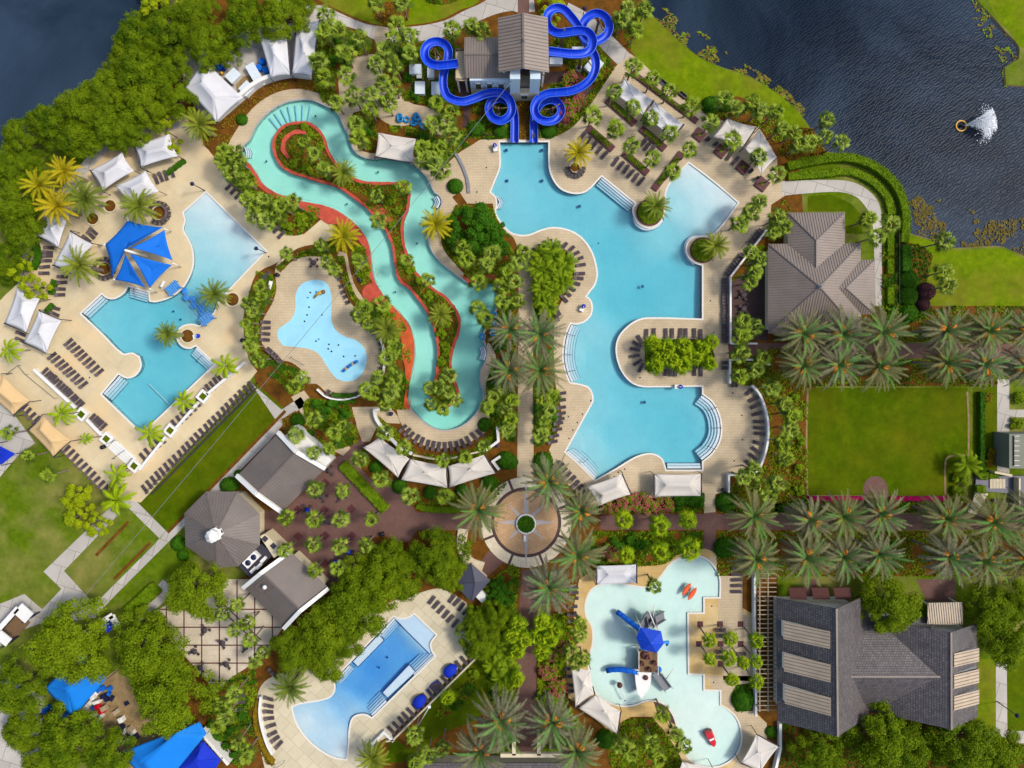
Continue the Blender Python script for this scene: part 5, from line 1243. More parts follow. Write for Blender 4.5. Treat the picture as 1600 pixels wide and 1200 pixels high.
wall([(497,608),(512,620),(535,624),(560,619),(576,606),(596,590),(601,570),(600,545),(592,522)], .3, 1.0, 'curved white wall around the splash pad chairs')
wall([(57,577),(122,637)], .55, .9, 'white pool wall beside packed loungers', sm=False); wall([(139,655),(163,680)], .55, .9, 'white pool wall between the two western planters', sm=False)
wall([(221,733),(262,682)], .5, .9, 'white pool wall by the southern planter', sm=False); wall([(278,668),(313,628)], .5, .9, 'white pool wall between eastern planters', sm=False); wall([(326,616),(385,566)], .5, .9, 'white pool wall at its northern end', sm=False)
wall([(238,772),(402,606)], .2, .35, 'low kerb wall behind the long lounger row', 'dark_metal', sm=False)
wall([(604,1155),(615,1153),(748,1022)], .3, .9, 'straight wall behind the south pool loungers', 'cream_wall', sm=False); wall([(582,1160),(601,1141),(616,1155)], .5, .9, 'angled white wall end by the south pool', 'white', sm=False)
wall([(410,1085),(408,1110),(412,1135),(420,1160),(428,1175)], .4, 1.0, 'curved white wall behind the southwest loungers')
wall([(1176,880),(1176,960),(1178,1070),(1178,1114)], .4, 1.3, 'long white wall between palm court and pergola', sm=False); wall([(1216,1126),(1216,1165),(1208,1200)], .5, 1.2, 'white wall below the slate roof corner', sm=False)
wall([(724,826),(722,850),(732,876),(755,886)], 2.0, .4, 'broad curved pale kerb west of the compass plaza', 'plaza_cream')
wall([(322,1133),(365,1183)], .5, 2.6, 'tall white market wall beside the hedge', sm=False)
def fence(line, h, label, mat='black', step=1.2):
    L = W(line, False, 1, False); t = thing('metal_fence', (L[0][0], L[0][1], 0), label, 'fence'); r = MB()
    for i in range(len(L) - 1):
        a, b = Vector((*L[i], 0)), Vector((*L[i + 1], 0)); n = max(1, int((b - a).length / step))
        for z in (.25, h): r.bar(a + Vector((0, 0, z)), b + Vector((0, 0, z)), .05, .05)
        for k in range(n * 6): p = a.lerp(b, k / (n * 6)); r.bar(p + Vector((0, 0, .05)), p + Vector((0, 0, h)), .02, .02)
        for k in range(n + 1): p = a.lerp(b, k / n); m = MB(); m.bar(p, p + Vector((0, 0, h + .1)), .08, .08); m.build('post', M[mat], t)
    r.build('rail', M[mat], t)
fence([(1399,367),(1399,474)], 1.5, 'black metal fence beside the pond hedge', step=2.2)
fence([(232,766),(404,598)], 1.2, 'dark fence between long lounger row and lawn', step=3)
fence([(724,180),(757,212),(783,212)], 1.0, 'dark fence left of the slide splashdown', step=2.0); fence([(858,212),(862,210),(880,188)], 1.0, 'dark fence right of the slide splashdown', step=2.0)
def rail(line, label, h=.95, mat='dark_metal'):
    L = [P(x, y) for x, y in line]; m = MB(); t = [L[0] + Vector((0, 0, .02))] + [p + Vector((0, 0, h)) for p in L] + [L[-1] + Vector((0, 0, .02))]; m.tube(t, .045, 6)
    for p in L[1:-1]: m.tube([p + Vector((0, 0, .02)), p + Vector((0, 0, h))], .035, 6)
    tag(m.build('handrail', M[mat]), label, 'handrail', 'pool and stair handrails')
for i, (a, b, lab) in enumerate((((165,695),(183,688),'dark handrail at the top of lower deck steps'),((180,716),(198,703),'dark handrail at the middle of lower deck steps'),((196,732),(210,715),'dark handrail beside the southern white planter'),((15,585),(33,571),'handrail at the top of the west ramp'),((428,420),(442,414),'handrail northwest of the splash pad'),((456,558),(476,570),'handrail above the splash pad steps'),((1155,390),(1165,378),'handrail at the terrace gate'),((885,522),(897,525),'upper handrail in the west main pool steps'),((882,553),(894,555),'middle handrail in the west main pool steps'),((887,581),(899,578),'lower handrail in the west main pool steps'),((910,722),(918,716),'handrail in the southwest main pool steps'),((1118,636),(1104,641),'upper handrail in the round corner steps'),((1126,668),(1112,668),'middle handrail in the round corner steps'),((1117,702),(1104,696),'lower handrail in the round corner steps'),((213,450),(214,463),'handrail in the family pool entry steps'),((318,556),(309,566),'handrail in the family pool east steps'))): rail((a, b), lab)
rail(((33,571),(45,585),(90,622)), 'long ramp handrail west of the white pool wall'); rail(((430,1198),(445,1188)), 'handrail at the bottom steps of south deck')
# broad deck steps
mb = MB()
for k in range(4): a = Vector((P(170 + 3.5 * k, 698 - 3.2 * k).x, P(170 + 3.5 * k, 698 - 3.2 * k).y)); b = Vector((P(203 + 3.5 * k, 727 - 3.2 * k).x, P(203 + 3.5 * k, 727 - 3.2 * k).y)); mb.bar((a.x, a.y, .05 + .07 * k), (b.x, b.y, .05 + .07 * k), .5, .1 + .14 * k)
tag(mb.build('deck_steps', M['white']), 'broad white steps between two square planters', 'steps')
# ------------------------------------------------------------------ buildings
random.seed(31)
def roof_face(mb, pts, down, spacing=.5, rib=(.06, .07), ribs=True):
    """one roof slope with its standing seams (or, ribs=False, with metric uv for shingles)"""
    pts = [Vector(p) for p in pts]; n = Vector()
    for i in range(len(pts)): n += pts[i - 1].cross(pts[i])
    n.normalize()
    if n.z < 0: n = -n; pts = pts[::-1]
    d = Vector((down[0], down[1], 0)); d = (d - n * d.dot(n)).normalized(); u = n.cross(d); o = pts[0]
    uv = [((p - o).dot(u), (p - o).dot(d)) for p in pts]
    mb.add(pts, [tuple(range(len(pts)))], 0, False, [[(a, b) for a, b in uv]])
    if not ribs: return
    s0 = math.floor(min(a for a, _ in uv) / spacing) * spacing; s = s0 + spacing * .5
    while s < max(a for a, _ in uv):
        cut = []
        for i in range(len(uv)):
            (a0, b0), (a1, b1) = uv[i - 1], uv[i]
            if (a0 > s) != (a1 > s): cut.append(b0 + (b1 - b0) * (s - a0) / (a1 - a0))
        cut.sort()
        for k in range(0, len(cut) - 1, 2):
            if cut[k + 1] - cut[k] > .15:
                A = o + u * s + d * (cut[k] + .03) + n * rib[1] * .5; B = o + u * s + d * (cut[k + 1] - .01) + n * rib[1] * .5
                x = (B - A).normalized(); y = n.cross(x); mb.box((A + B) / 2, ((B - A).length, rib[0], rib[1]), mi=1, rot=Matrix((x, y, n)).transposed())
        s += spacing
def thick(o, t=.14, off=-1): m = o.modifiers.new('thickness', 'SOLIDIFY'); m.thickness = t; m.offset = off; return o
def w3(x, y, z): return P(x, y, z)
def caps(mb, lines, w=.22, h=.10, mi=1):
    for a, b in lines: mb.bar(Vector(a) + Vector((0, 0, .07)), Vector(b) + Vector((0, 0, .07)), w, h, mi)
def xy(p): return (p.x, p.y)
def inset(poly, d): return offset_loop(poly, d if area(poly) > 0 else -d)
# hip roofed cafe on the east side
ze, za = 4.0, 8.2
t = thing('hip_roof_pavilion', P(1280, 450), 'pavilion under a brown metal hip roof with two wings', 'building')
A, B, Cc, D = w3(1200,381,ze), w3(1345,380,ze), w3(1345,521,ze), w3(1200,521,ze); ap = w3(1281,448,za)
r = MB()
roof_face(r, [A, B, ap], (0, 1)); roof_face(r, [B, Cc, ap], (1, 0)); roof_face(r, [Cc, D, ap], (0, -1)); roof_face(r, [D, A, ap], (-1, 0))
N1, N2 = w3(1231,332,ze + .05), w3(1320,332,ze + .05); rn0 = w3(1275.5,376,ze + 2.4); rn1 = Vector((rn0.x, ap.y + 1.2, rn0.z)); S1 = Vector((N1.x, ap.y + 4, N1.z)); S2 = Vector((N2.x, ap.y + 4, N2.z))
roof_face(r, [N1, N2, rn0], (0, 1)); roof_face(r, [N1, rn0, rn1, S1], (-1, 0)); roof_face(r, [N2, S2, rn1, rn0], (1, 0))
E1, E2 = w3(1367,406,ze - .05), w3(1367,491,ze - .05); re0 = w3(1322,450,ze + 2.3); re1 = Vector((ap.x + 1, re0.y, re0.z)); T1 = Vector((ap.x + 4, E1.y, E1.z)); T2 = Vector((ap.x + 4, E2.y, E2.z))
roof_face(r, [E1, E2, re0], (1, 0)); roof_face(r, [E1, re0, re1, T1], (0, 1)); roof_face(r, [E2, T2, re1, re0], (0, -1))
caps(r, [(A, ap), (B, ap), (Cc, ap), (D, ap), (N1, rn0), (N2, rn0), (rn0, rn1 + Vector((0, .4, 0))), (E1, re0), (E2, re0)])
thick(r.build('roof', [M['seam'], M['rib']], t), .12)
m = MB(); m.lathe([(.5, za - .25), (.45, za + .05), (.15, za + .2), (.05, za + .9), (.01, za + 1.5)], (ap.x, ap.y, 0), 10); m.build('finial', M['grey_metal'], t)
wl = inset([xy(A), xy(B), xy(Cc), xy(D)], .9); m = MB(); m.prism(wl, 0, 3.9); wo = m.build('wall', M['cream_wall'], t)
m = MB(); m.prism(inset([xy(N1), xy(N2), xy(S2), xy(S1)], .8), 0, 3.85); m.prism(inset([xy(T1), xy(E1), xy(E2), xy(T2)], .8), 0, 3.8); m.build('wing_wall', M['cream_wall'], t)
for k in range(4): m = MB(); x = wl[0][0] + 2.2 + k * 4.2; m.box((x, wl[2][1] - .02 if wl[2][1] < wl[0][1] else wl[0][1] - .02, 1.7), (1.8, .12, 2.2)); m.build('window', M['glass_dark'], t)
m = MB(); m.box((P(1190,555).x, P(1190,555).y, .1), (.1, .1, .2))
def gable(name, label, r0, r1, e0, e1, f0, f1, zr, zev, mats, parapet=True, wallmat='cream_wall', spacing=.5, cat='building', ribs=True, ins=.5, tw=.12, posts=()):
    """ridge r0-r1, eave e0-e1 on one side, f0-f1 on the other (px)"""
    R0, R1 = w3(*r0, zr), w3(*r1, zr); E0, E1 = w3(*e0, zev), w3(*e1, zev); F0, F1 = w3(*f0, zev), w3(*f1, zev)
    c = (E0 + E1 + F0 + F1) / 4; t = thing(name, (c.x, c.y, 0), label, cat); r = MB()
    roof_face(r, [R0, R1, E1, E0], E0 - R0, spacing, ribs=ribs); roof_face(r, [R0, F0, F1, R1], F0 - R0, spacing, ribs=ribs)
    caps(r, [(R0, R1)], .3, .08, 1 if ribs else 0)
    thick(r.build('roof', mats, t), tw)
    base = inset([xy(E0), xy(F0), xy(F1), xy(E1)], ins); m = MB(); m.prism(base, 0, zev - .1)
    for a, b, p in ((base[0], base[1], R0), (base[3], base[2], R1)):
        a3, b3 = Vector((*a, zev - .1)), Vector((*b, zev - .1)); q = Vector(((a[0] + b[0]) / 2, (a[1] + b[1]) / 2, zr - .3)); m.add([a3, b3, q], [(0, 1, 2)])
    m.build('wall', M[wallmat], t)
    if parapet:
        for (a, q, b) in ((E0, R0, F0), (E1, R1, F1)):
            out = (R0 - R1).normalized() * (.45 if q is R0 else -.45); m = MB()
            for s, e in ((a, q), (q, b)): m.bar(s + out + Vector((0, 0, .25)), e + out + Vector((0, 0, .25)), .75, .7)
            m.build('parapet', M['white'], t)
    return t, R0, R1, E0, E1, F0, F1, base
g1 = gable('gable_kiosk', 'brown gable roof with white parapets at the plaza corner', (404,768), (461,708), (374,740), (433,678), (444,797), (506,734), 6.8, 4.2, [M['seam_dark'], M['rib']])
m = MB(); q = P(480,702,3.4); m.box((q.x, q.y, 1.7), (9.6, 3.4, 3.4), math.radians(-43)); m.build('flat_annex', M['white'], g1[0])
g2 = gable('gable_kiosk', 'brown gable roof with a framed vent by the dining terrace', (412,897), (467,951), (457,864), (511,916), (384,920), (442,978), 6.6, 4.2, [M['seam_dark'], M['rib']])
m = MB(); q = P(414,917,6.4); d1 = Vector((1, -1, 0)).normalized(); d2 = Vector((1, 1, 0)).normalized()
for s in (-1, 1):
    m.bar(q + d1 * 1.2 + d2 * s * 1.2, q - d1 * 1.2 + d2 * s * 1.2, .06, .06); m.bar(q + d2 * 1.2 + d1 * s * 1.2, q - d2 * 1.2 + d1 * s * 1.2, .06, .06)
    for s2 in (-1, 1): m.bar(q + d1 * 1.2 * s + d2 * 1.2 * s2 - Vector((0, 0, 1.6)), q + d1 * 1.2 * s + d2 * 1.2 * s2, .06, .06)
m.build('vent_frame', M['wood'], g2[0]); m = MB(); m.lathe([(.35, 5.6), (.35, 6.5), (.42, 6.5), (.38, 6.75), (.05, 6.85)], (q.x, q.y, 0), 14); m.build('roof_vent', M['white'], g2[0])
# octagonal pavilion with white cupola
z0, z1 = 4.6, 8.0; oc = [(322,768),(371,768),(406,803),(406,852),(372,885),(338,887),(290,853),(288,802)]; K = [w3(x, y, z0) for x, y in oc]; ap = w3(337,834,z1)
t = thing('octagonal_pavilion', (K[0] + K[4]) / 2 * Vector((1, 1, 0)) if False else P(350, 826), 'octagonal brown roofed pavilion with a white cupola', 'building'); r = MB()
ap = Vector(((sum(k.x for k in K)) / 8 , (sum(k.y for k in K)) / 8, z1))
for i in range(8): a, b = K[i], K[(i + 1) % 8]; mid = (a + b) / 2 - ap; roof_face(r, [a, b, ap], (mid.x, mid.y), .55)
caps(r, [(k, ap) for k in K], .16, .06); thick(r.build('roof', [M['seam_dark'], M['rib']], t), .12)
m = MB(); m.prism(inset([xy(k) for k in K], .8), 0, 4.5); m.build('wall', M['cream_wall'], t)
m = MB(); m.lathe([(1.25, 7.2), (1.25, 8.3), (1.0, 8.4), (1.0, 9.6)], (ap.x, ap.y, 0), 8, smooth=False); cu = m.build('cupola', M['white'], t)
m = MB(); m.lathe([(1.15, 9.6), (1.2, 9.75), (.6, 10.3), (.1, 10.7)], (ap.x, ap.y, 0), 8, smooth=False); m.build('cupola_roof', M['white'], cu)
for k in range(8): a = (k + .5) * PI / 4; m = MB(); m.box((ap.x + 1.14 * math.cos(a), ap.y + 1.14 * math.sin(a), 7.9), (.06, .5, .5), a); m.build('cupola_window', M['black'], cu)
m = MB(); m.lathe([(.06, 10.6), (.04, 11.4)], (ap.x, ap.y, 0), 6); m.build('finial', M['red_toy'], cu)
# flat roofed plant yard with air conditioners
fr = [(408,850),(427,867),(391,903),(372,884)]; c = P(400,876,3.6); t = thing('plant_room', (c.x, c.y, 0), 'flat dark roof crowded with white air conditioners', 'building'); m = MB(); m.prism([xy(P(x, y, 3.6)) for x, y in fr], 0, 3.6); m.build('roof', M['dark_metal'], t)
m = MB(); m.prism([xy(P(x, y, 4.2)) for x, y in [(406,838),(414,834),(443,862),(428,872)]], 0, 4.2); pw = m.build('parapet', M['cream_wall'], t)
for x, y in ((414,842),(427,853)): m = MB(); q = P(x, y, 4.25); m.box((q.x, q.y, 4.22), (.95, .95, .08), PI / 4); m.build('vent_grille', M['dark_metal'], t)
c = P(392,875,4.6); ac = thing('air_conditioner', (c.x, c.y, 3.6), 'white air conditioner with two round fans on the flat roof', 'air conditioner'); m = MB(); m.box((c.x, c.y, 4.15), (3.2, 1.5, 1.0), PI / 4); m.build('casing', M['white'], ac)
for s in (-.75, .75): m = MB(); q = c + Vector((s * .707, s * .707, 0)); m.lathe([(.08, 4.66), (.55, 4.66), (.55, 4.70), (.08, 4.72)], (q.x, q.y, 0), 16); m.build('fan', M['fan'], ac)
bx = [(411,875),(404,885),(395,891)]
for q, lab in zip(bx, rank_labels(bx, 'white duct box', 'on the flat plant roof')): c = P(q[0], q[1], 4.2); m = MB(); m.box((c.x, c.y, 3.9), (1.3, .6, .6), PI / 4); m.box((c.x, c.y, 4.22), (1.1, .45, .05), PI / 4); tag(m.build('duct_box', M['white']), lab, 'duct')
# slide tower: tall gable, lower wing, white front
t = thing('slide_tower', P(818, 110), 'slide tower with a tall brown gable roof and white front', 'building'); zr, zev = 12.4, 10.6
R0, R1 = w3(817,20,zr), w3(818,107,zr); E0, E1 = w3(778,28,zev), w3(779,113,zev); F0, F1 = w3(856,27,zev), w3(858,113,zev); r = MB()
roof_face(r, [R0, R1, E1, E0], (-1, 0), .62); roof_face(r, [R0, F0, F1, R1], (1, 0), .62); caps(r, [(R0, R1)], .34, .1); thick(r.build('roof', [M['seam'], M['rib']], t), .14)
q = (R0 + R1) / 2; m = MB(); m.lathe([(.3, zr), (.22, zr + .3), (.05, zr + .6), (.02, zr + 1.4)], (q.x, q.y, 0), 8); m.build('finial', M['grey_metal'], t)
fy = P(0, 158).y; bx0, bx1 = P(797,158).x, P(841,158).x; ny = R0.y - 2; m = MB(); m.prism([(bx0, fy), (bx1, fy), (bx1, fy + 5.2), (bx0, fy + 5.2)], 0, 4.0); m.build('base', M['cream_wall'], t)
m = MB(); w = 1.85
for a, b in ((bx0, bx0 + w), (bx1 - w, bx1)): m.prism([(a, fy + .06), (b, fy + .06), (b, fy + 5), (a, fy + 5)], 4.0, 10.4)
m.prism([(bx0, fy + 5.2), (bx1, fy + 5.2), (bx1, ny), (bx0, ny)], 0, 6.2); m.build('wall', M['blue_wall'], t)
m = MB(); m.prism([(bx0 + w, fy + .1), (bx1 - w, fy + .1), (bx1 - w, fy + 5), (bx0 + w, fy + 5)], 3.6, 6.0); m.build('balcony_floor', M['paver'], t)
m = MB()
for z in (6.1, 6.5, 6.95): m.bar((bx0 + w, fy + .15, z), (bx1 - w, fy + .15, z), .07, .07)
for k in range(9): x = bx0 + w + (bx1 - bx0 - 2 * w) * k / 8; m.bar((x, fy + .15, 6.0), (x, fy + .15, 6.95), .04, .04)
m.build('balustrade', M['dark_metal'], t)
m = MB(); m.box(((bx0 + bx1) / 2, fy - .02, 2.0), (1.1, .1, 1.3)); m.build('window', M['glass_dark'], t); m = MB(); m.box(((bx0 + bx1) / 2, fy - .04, 3.25), (1.5, .1, .55)); m.build('sign_panel', M['white'], t)
m = MB(); m.lathe([(.0, 0), (.45, 0), (.45, .02)], (0, 0, 0), 20); sg = m.build('sign_emblem', M['glass_dark'], t); sg.data.transform(Matrix.Translation(Vector(((bx0 + bx1) / 2, fy - .1, 3.25)) ) @ Matrix.Diagonal((1, 1, .55, 1)) @ Matrix.Rotation(PI / 2, 4, 'X')); sg.data.transform(Matrix.Translation(Vector((0,0,0))))
m = MB(); m.box(((bx0 + bx1) / 2, fy + 3.4, 8.2), (bx1 - bx0 - 2 * w, .12, 4.2)); m.build('blue_opening', M['royal_canvas'], t)
m = MB(); q = (E0 + F1) / 2; m.prism([(E0.x + .9, E1.y + 1.2), (F0.x - .4, E1.y + 1.2), (F0.x - .4, E0.y - .8), (E0.x + .9, E0.y - .8)], 6.2, 6.6); m.build('deck', M['wood'], t)
m = MB()
for x in (E0.x + 1, F0.x - .6):
    for y in (E0.y - 1, (E0.y + E1.y) / 2, E1.y + 1.5): m.box((x, y, 5.2), (.35, .35, 10.4))
m.build('column', M['white'], t)
zr, zev = 8.6, 6.7; R0, R1 = w3(725,85,zr), w3(790,85,zr); N0, N1 = w3(726,58,zev), w3(790,58,zev); S0, S1 = w3(727,122,zev), w3(797,122,zev); r = MB()
roof_face(r, [R0, R1, N1, N0], (0, 1), .5); roof_face(r, [R0, S0, S1, R1], (0, -1), .5); caps(r, [(R0, R1)], .26, .08); wr = thick(r.build('wing_roof', [M['seam'], M['rib']], t), .13)
wy = P(0, 147).y; m = MB(); wx0, wx1 = P(737,147).x, bx0; m.prism([(wx0, wy), (wx1, wy), (wx1, N0.y - .6), (wx0, N0.y - .6)], 0, 6.5); wi = m.build('wing_wall', M['blue_wall'], t)
m = MB(); m.prism([(wx0 - .03, wy - .06), (wx1, wy - .06), (wx1, wy), (wx0 - .03, wy)], 0, 2.0); m.build('plinth', M['cream_wall'], t)
for k in range(3): x = wx0 + 1.5 + 2.15 * k; m = MB(); m.box((x, wy - .05, 4.0), (1.05, .1, 2.3)); wn = m.build('window', M['glass_dark'], t); m = MB(); [m.box((x + s * .62, wy - .07, 4.0), (.2, .14, 2.7)) for s in (-1, 1)]; m.box((x, wy - .07, 5.25), (1.44, .14, .2)); m.build('window_frame', M['white'], wn)
dx0, dx1 = P(712,100,6).x, P(730,100,6).x; dy0, dy1 = P(0,126,6).y, P(0,80,6).y; m = MB(); m.prism([(dx0, dy0), (dx1, dy0), (dx1, dy1), (dx0, dy1)], 5.8, 6.0); pd = m.build('platform', M['paver'], t)
for a, b in (((dx0, dy0), (dx1, dy0)), ((dx0, dy1), (dx1, dy1)), ((dx0, dy1), (dx0, dy1 - 1.6)), ((dx0, dy0), (dx0, dy0 + 1.2))):
    m = MB()
    for z in (6.4, 7.0): m.bar((*a, z), (*b, z), .07, .07)
    m.bar((*a, 6.0), (*b, 7.0), .05, .05); m.bar((*a, 7.0), (*b, 6.0), .05, .05); m.build('platform_railing', M['dark_metal'], pd)
for x in (dx0 + .3, dx1 - .3):
    for y in (dy0 + .3, dy1 - .3): m = MB(); m.box((x, y, 2.9), (.3, .3, 5.8)); m.build('post', M['white'], t)
# ------------------------------------------------------------------ water slides: an open trough swept along its run
def slide(label, pts, rad=.74):
    """pts: (px, py, z) of the trough's bottom centre line"""
    L = [P(x, y, z) for x, y, z in pts]; ctr = []
    N = len(L)
    for i in range(N - 1):                                        # centripetal-ish Catmull-Rom
        p0, p1, p2, p3 = L[max(i - 1, 0)], L[i], L[i + 1], L[min(i + 2, N - 1)]
        for k in range(6):
            s = k / 6; ctr.append(.5 * ((2 * p1) + (p2 - p0) * s + (2 * p0 - 5 * p1 + 4 * p2 - p3) * s * s + (3 * p1 - p0 - 3 * p2 + p3) * s ** 3))
    ctr.append(L[-1]); t = thing('water_slide', (ctr[0].x, ctr[0].y, 0), label, 'water slide', 'blue water slides')
    def frame(i):
        d = ctr[min(i + 1, len(ctr) - 1)] - ctr[max(i - 1, 0)]; d.z = 0; d.normalize(); return Vector((-d.y, d.x, 0))
    A = [math.radians(a) for a in range(-105, 106, 15)]; ring = []; m = MB(); vs = []
    for i, c in enumerate(ctr):
        s = frame(i)
        for r in (rad, rad + .07):
            for a in (A if r == rad else A[::-1]): vs.append(c + s * math.sin(a) * r + Vector((0, 0, rad - math.cos(a) * r)))
    n = len(A) * 2; fs = []
    for i in range(len(ctr) - 1):
        for k in range(n): fs.append((i * n + k, i * n + (k + 1) % n, (i + 1) * n + (k + 1) % n, (i + 1) * n + k))
    m.add(vs, fs, 0, True); m.build('trough', M['slide_blue'], t)
    j = MB(); acc = 0; last = ctr[0]
    for i, c in enumerate(ctr):
        acc += (c - last).length; last = c
        if acc > 1.9:
            acc = 0; s = frame(i); pr = [c + s * math.sin(a) * (rad - .012) + Vector((0, 0, rad - math.cos(a) * (rad - .012))) for a in A]; j.tube(pr, .022, 4)
    for sg in (0, -1):
        pr = []
        for i, c in enumerate(ctr): s = frame(i); a = A[sg]; pr.append(c + s * math.sin(a) * (rad + .03) + Vector((0, 0, rad - math.cos(a) * (rad + .03) + .02)))
        j.tube(pr, .05, 5)
    j.build('joint', M['slide_line'], t); return t, ctr
def run(pts, za, zb):
    d = [0]
    for i in range(1, len(pts)): d.append(d[-1] + math.hypot(pts[i][0] - pts[i - 1][0], pts[i][1] - pts[i - 1][1]))
    return [(x, y, za + (zb - za) * s / d[-1]) for (x, y), s in zip(pts, d)]
SW, cw = slide('blue spiral water slide starting west of the tower', run([(716,102),(700,104),(684,105),(672,101),(665,92),(665,80),(672,71),(684,68),(695,72),(701,81),(701,92),(698,102),(695,114),(693,126),(694,140),(699,152),(710,159),(725,161),(742,156),(757,150),(772,147),(786,149),(796,158),(800,172),(795,184),(783,191),(770,186),(764,174),(768,161),(781,156),(795,162),(802,174),(804,190),(804,206),(804,223)], 6.2, .02))
SE, ce = slide('blue looping water slide starting east of the tower', run([(856,83),(872,85),(890,87),(906,87),(917,84),(924,76),(925,64),(918,54),(906,51),(890,53),(874,55),(862,51),(855,42),(854,30),(860,20),(870,16),(881,19),(890,28),(898,38),(906,50),(912,62),(921,68),(934,66),(946,58),(951,46),(947,33),(936,25),(924,26),(914,34),(909,46),(911,60),(918,74),(926,86),(930,98),(929,112),(922,126),(908,138),(890,145),(872,147),(855,149),(842,156),(835,168),(836,180),(844,189),(857,192),(869,188),(876,178),(874,167),(865,159),(852,160),(842,167),(836,178),(834,192),(834,208),(834,223)], 9.2, .02))
def pylon(px, py, top, label, targets, r=.35):
    c = P(px, py); t = thing('slide_pylon', (c.x, c.y, 0), label, 'support post', 'slide support posts'); m = MB(); m.lathe([(r, 0), (r * .92, top), (r * .4, top + .15)], (c.x, c.y, 0), 14); m.build('column', M['wood'], t)
    m = MB(); m.lathe([(r * 2, 0), (r * 2, .5), (r, .55)], (c.x, c.y, 0), 16); m.build('footing', M['concrete'], t)
    m = MB()
    for tx, ty, tz in targets: e = P(tx, ty, tz); m.tube([(c.x, c.y, top - .5), e], .08, 6); m.tube([(c.x, c.y, top - 1.5), e], .06, 6)
    m.build('arm', M['wood'], t)
pylon(683,92,5.6,'brown slide post inside the west spiral loop',[(672,80,5),(694,96,5),(683,104,5.8)],.22); pylon(876,76,8.2,'brown slide post nearest the tower east side',[(862,45,7),(884,52,7.5)]); pylon(904,108,8.0,'brown slide post in the middle of the eastern loops',[(925,104,4.5),(918,62,7),(905,86,8)]); pylon(930,54,6.2,'brown slide post inside the eastern circle',[(945,52,6),(931,32,6)],.25); pylon(779,178,3.4,'brown slide post inside the western splash spiral',[(768,164,3),(793,168,3)],.2); pylon(862,178,3.4,'brown slide post inside the eastern splash spiral',[(846,172,2.6),(875,162,2.8)],.2)
# ------------------------------------------------------------------ slate roofed hall at the lower right
t = thing('slate_roof_hall', P(1370, 1050), 'large dark slate roofed hall with two gables and tan dormers', 'building'); ze, zr = 5.0, 12.0
def sl(mb, pts, dn): roof_face(mb, pts, dn, ribs=False)
r = MB(); Ra, Rb = w3(1307,951,zr), w3(1309,1151,zr); Wa, Wb = w3(1212,934,ze), w3(1214.5,1127,ze); hw = Ra.x - Wa.x; zi = 3.1; Ea, Eb = Vector((Ra.x + hw * (zr - zi) / (zr - ze), Wa.y, zi)), Vector((Rb.x + hw * (zr - zi) / (zr - ze), Wb.y, zi))
sl(r, [Ra, Rb, Wb, Wa], (-1, 0)); sl(r, [Ra, Ea, Eb, Rb], (1, 0))
zq = 9.0; Qa, Qb = w3(1486,988,zq), w3(1486.5,1140,zq); Xa, Xb = w3(1528,974,ze), w3(1528,1120,ze); hw2 = Xa.x - Qa.x; hi = hw2 * (zq - zi) / (zq - ze); Ya, Yb = Vector((Qa.x - hi, Xa.y, zi)), Vector((Qb.x - hi, Xb.y, zi))
sl(r, [Qa, Qb, Yb, Ya], (-1, 0)); sl(r, [Qa, Xa, Xb, Qb], (1, 0))
zc = 8.1; C0, C1 = w3(1318,1057,zc), w3(1472,1058,zc); C0 = Vector((Ra.x + 3.4, C0.y, zc)); C1 = Vector((Qa.x - .6, C0.y, zc)); hv = 9.2; zv = 3.15
sl(r, [C0, C1, C1 + Vector((0, hv, zv - zc)), C0 + Vector((0, hv, zv - zc))], (0, 1)); sl(r, [C0, C0 + Vector((0, -hv, zv - zc)), C1 + Vector((0, -hv, zv - zc)), C1], (0, -1))
thick(r.build('roof', M['slate'], t), .15)
r = MB(); caps(r, [(Ra, Rb), (Qa, Qb), (C0, C1)], .35, .10, 0); r.build('ridge_cap', M['seam'], t)
m = MB()
for a, b, c, d, p, q in ((Wa, Ea, Eb, Wb, Ra, Rb), (Ya, Xa, Xb, Yb, Qa, Qb)):
    e0 = 2 * p - a; e1 = 2 * q - d; s0 = 2 * p.x - b.x if a.x > p.x else a.x; lo_, hi_ = (a.x, 2 * p.x - a.x) if p is Ra else (2 * p.x - b.x, b.x); base = inset([(lo_, a.y), (hi_, a.y), (hi_, c.y), (lo_, c.y)], 1.5); m.prism(base, 0, ze - .15)
    for i, j, k in ((0, 1, p), (3, 2, q)): m.add([Vector((*base[i], ze - .15)), Vector((*base[j], ze - .15)), Vector(((base[i][0] + base[j][0]) / 2, base[i][1], k.z - .5))], [(0, 1, 2)])
m.prism([(C0.x, C0.y - hv + .7), (C1.x, C0.y - hv + .7), (C1.x, C0.y + hv - .7), (C0.x, C0.y + hv - .7)], 0, zv - .12); m.build('wall', M['white'], t)
def dormer(xo, xi, y0, y1, zo, zi):
    """a shed dormer: its roof lies a little flatter than the slates and stands off them at the outer edge"""
    a, b, c, d = w3(xo, y0, zo), w3(xi, y0, zi), w3(xi, y1, zi), w3(xo, y1, zo); n0 = (a.y + b.y) / 2; s0 = (c.y + d.y) / 2
    for p in (a, b): p.y = n0
    for p in (c, d): p.y = s0
    r = MB(); roof_face(r, [a, b, c, d], (a.x - b.x, 0), .62, (.07, .09)); thick(r.build('dormer_roof', [M['seam_tan'], M['rib_tan']], t), .12)
    g = .2 if xo < xi else -.2; m = MB(); vs = []
    for p in (a, b, c, d): q = p + Vector((g if p.x == a.x else 0, -.15 if p.y == n0 else .15, -.1)); vs += [q, q - Vector((0, 0, 1.4))]
    m.add(vs, [(0, 2, 3, 1), (2, 4, 5, 3), (4, 6, 7, 5), (6, 0, 1, 7)]); m.build('dormer', M['white'], t)
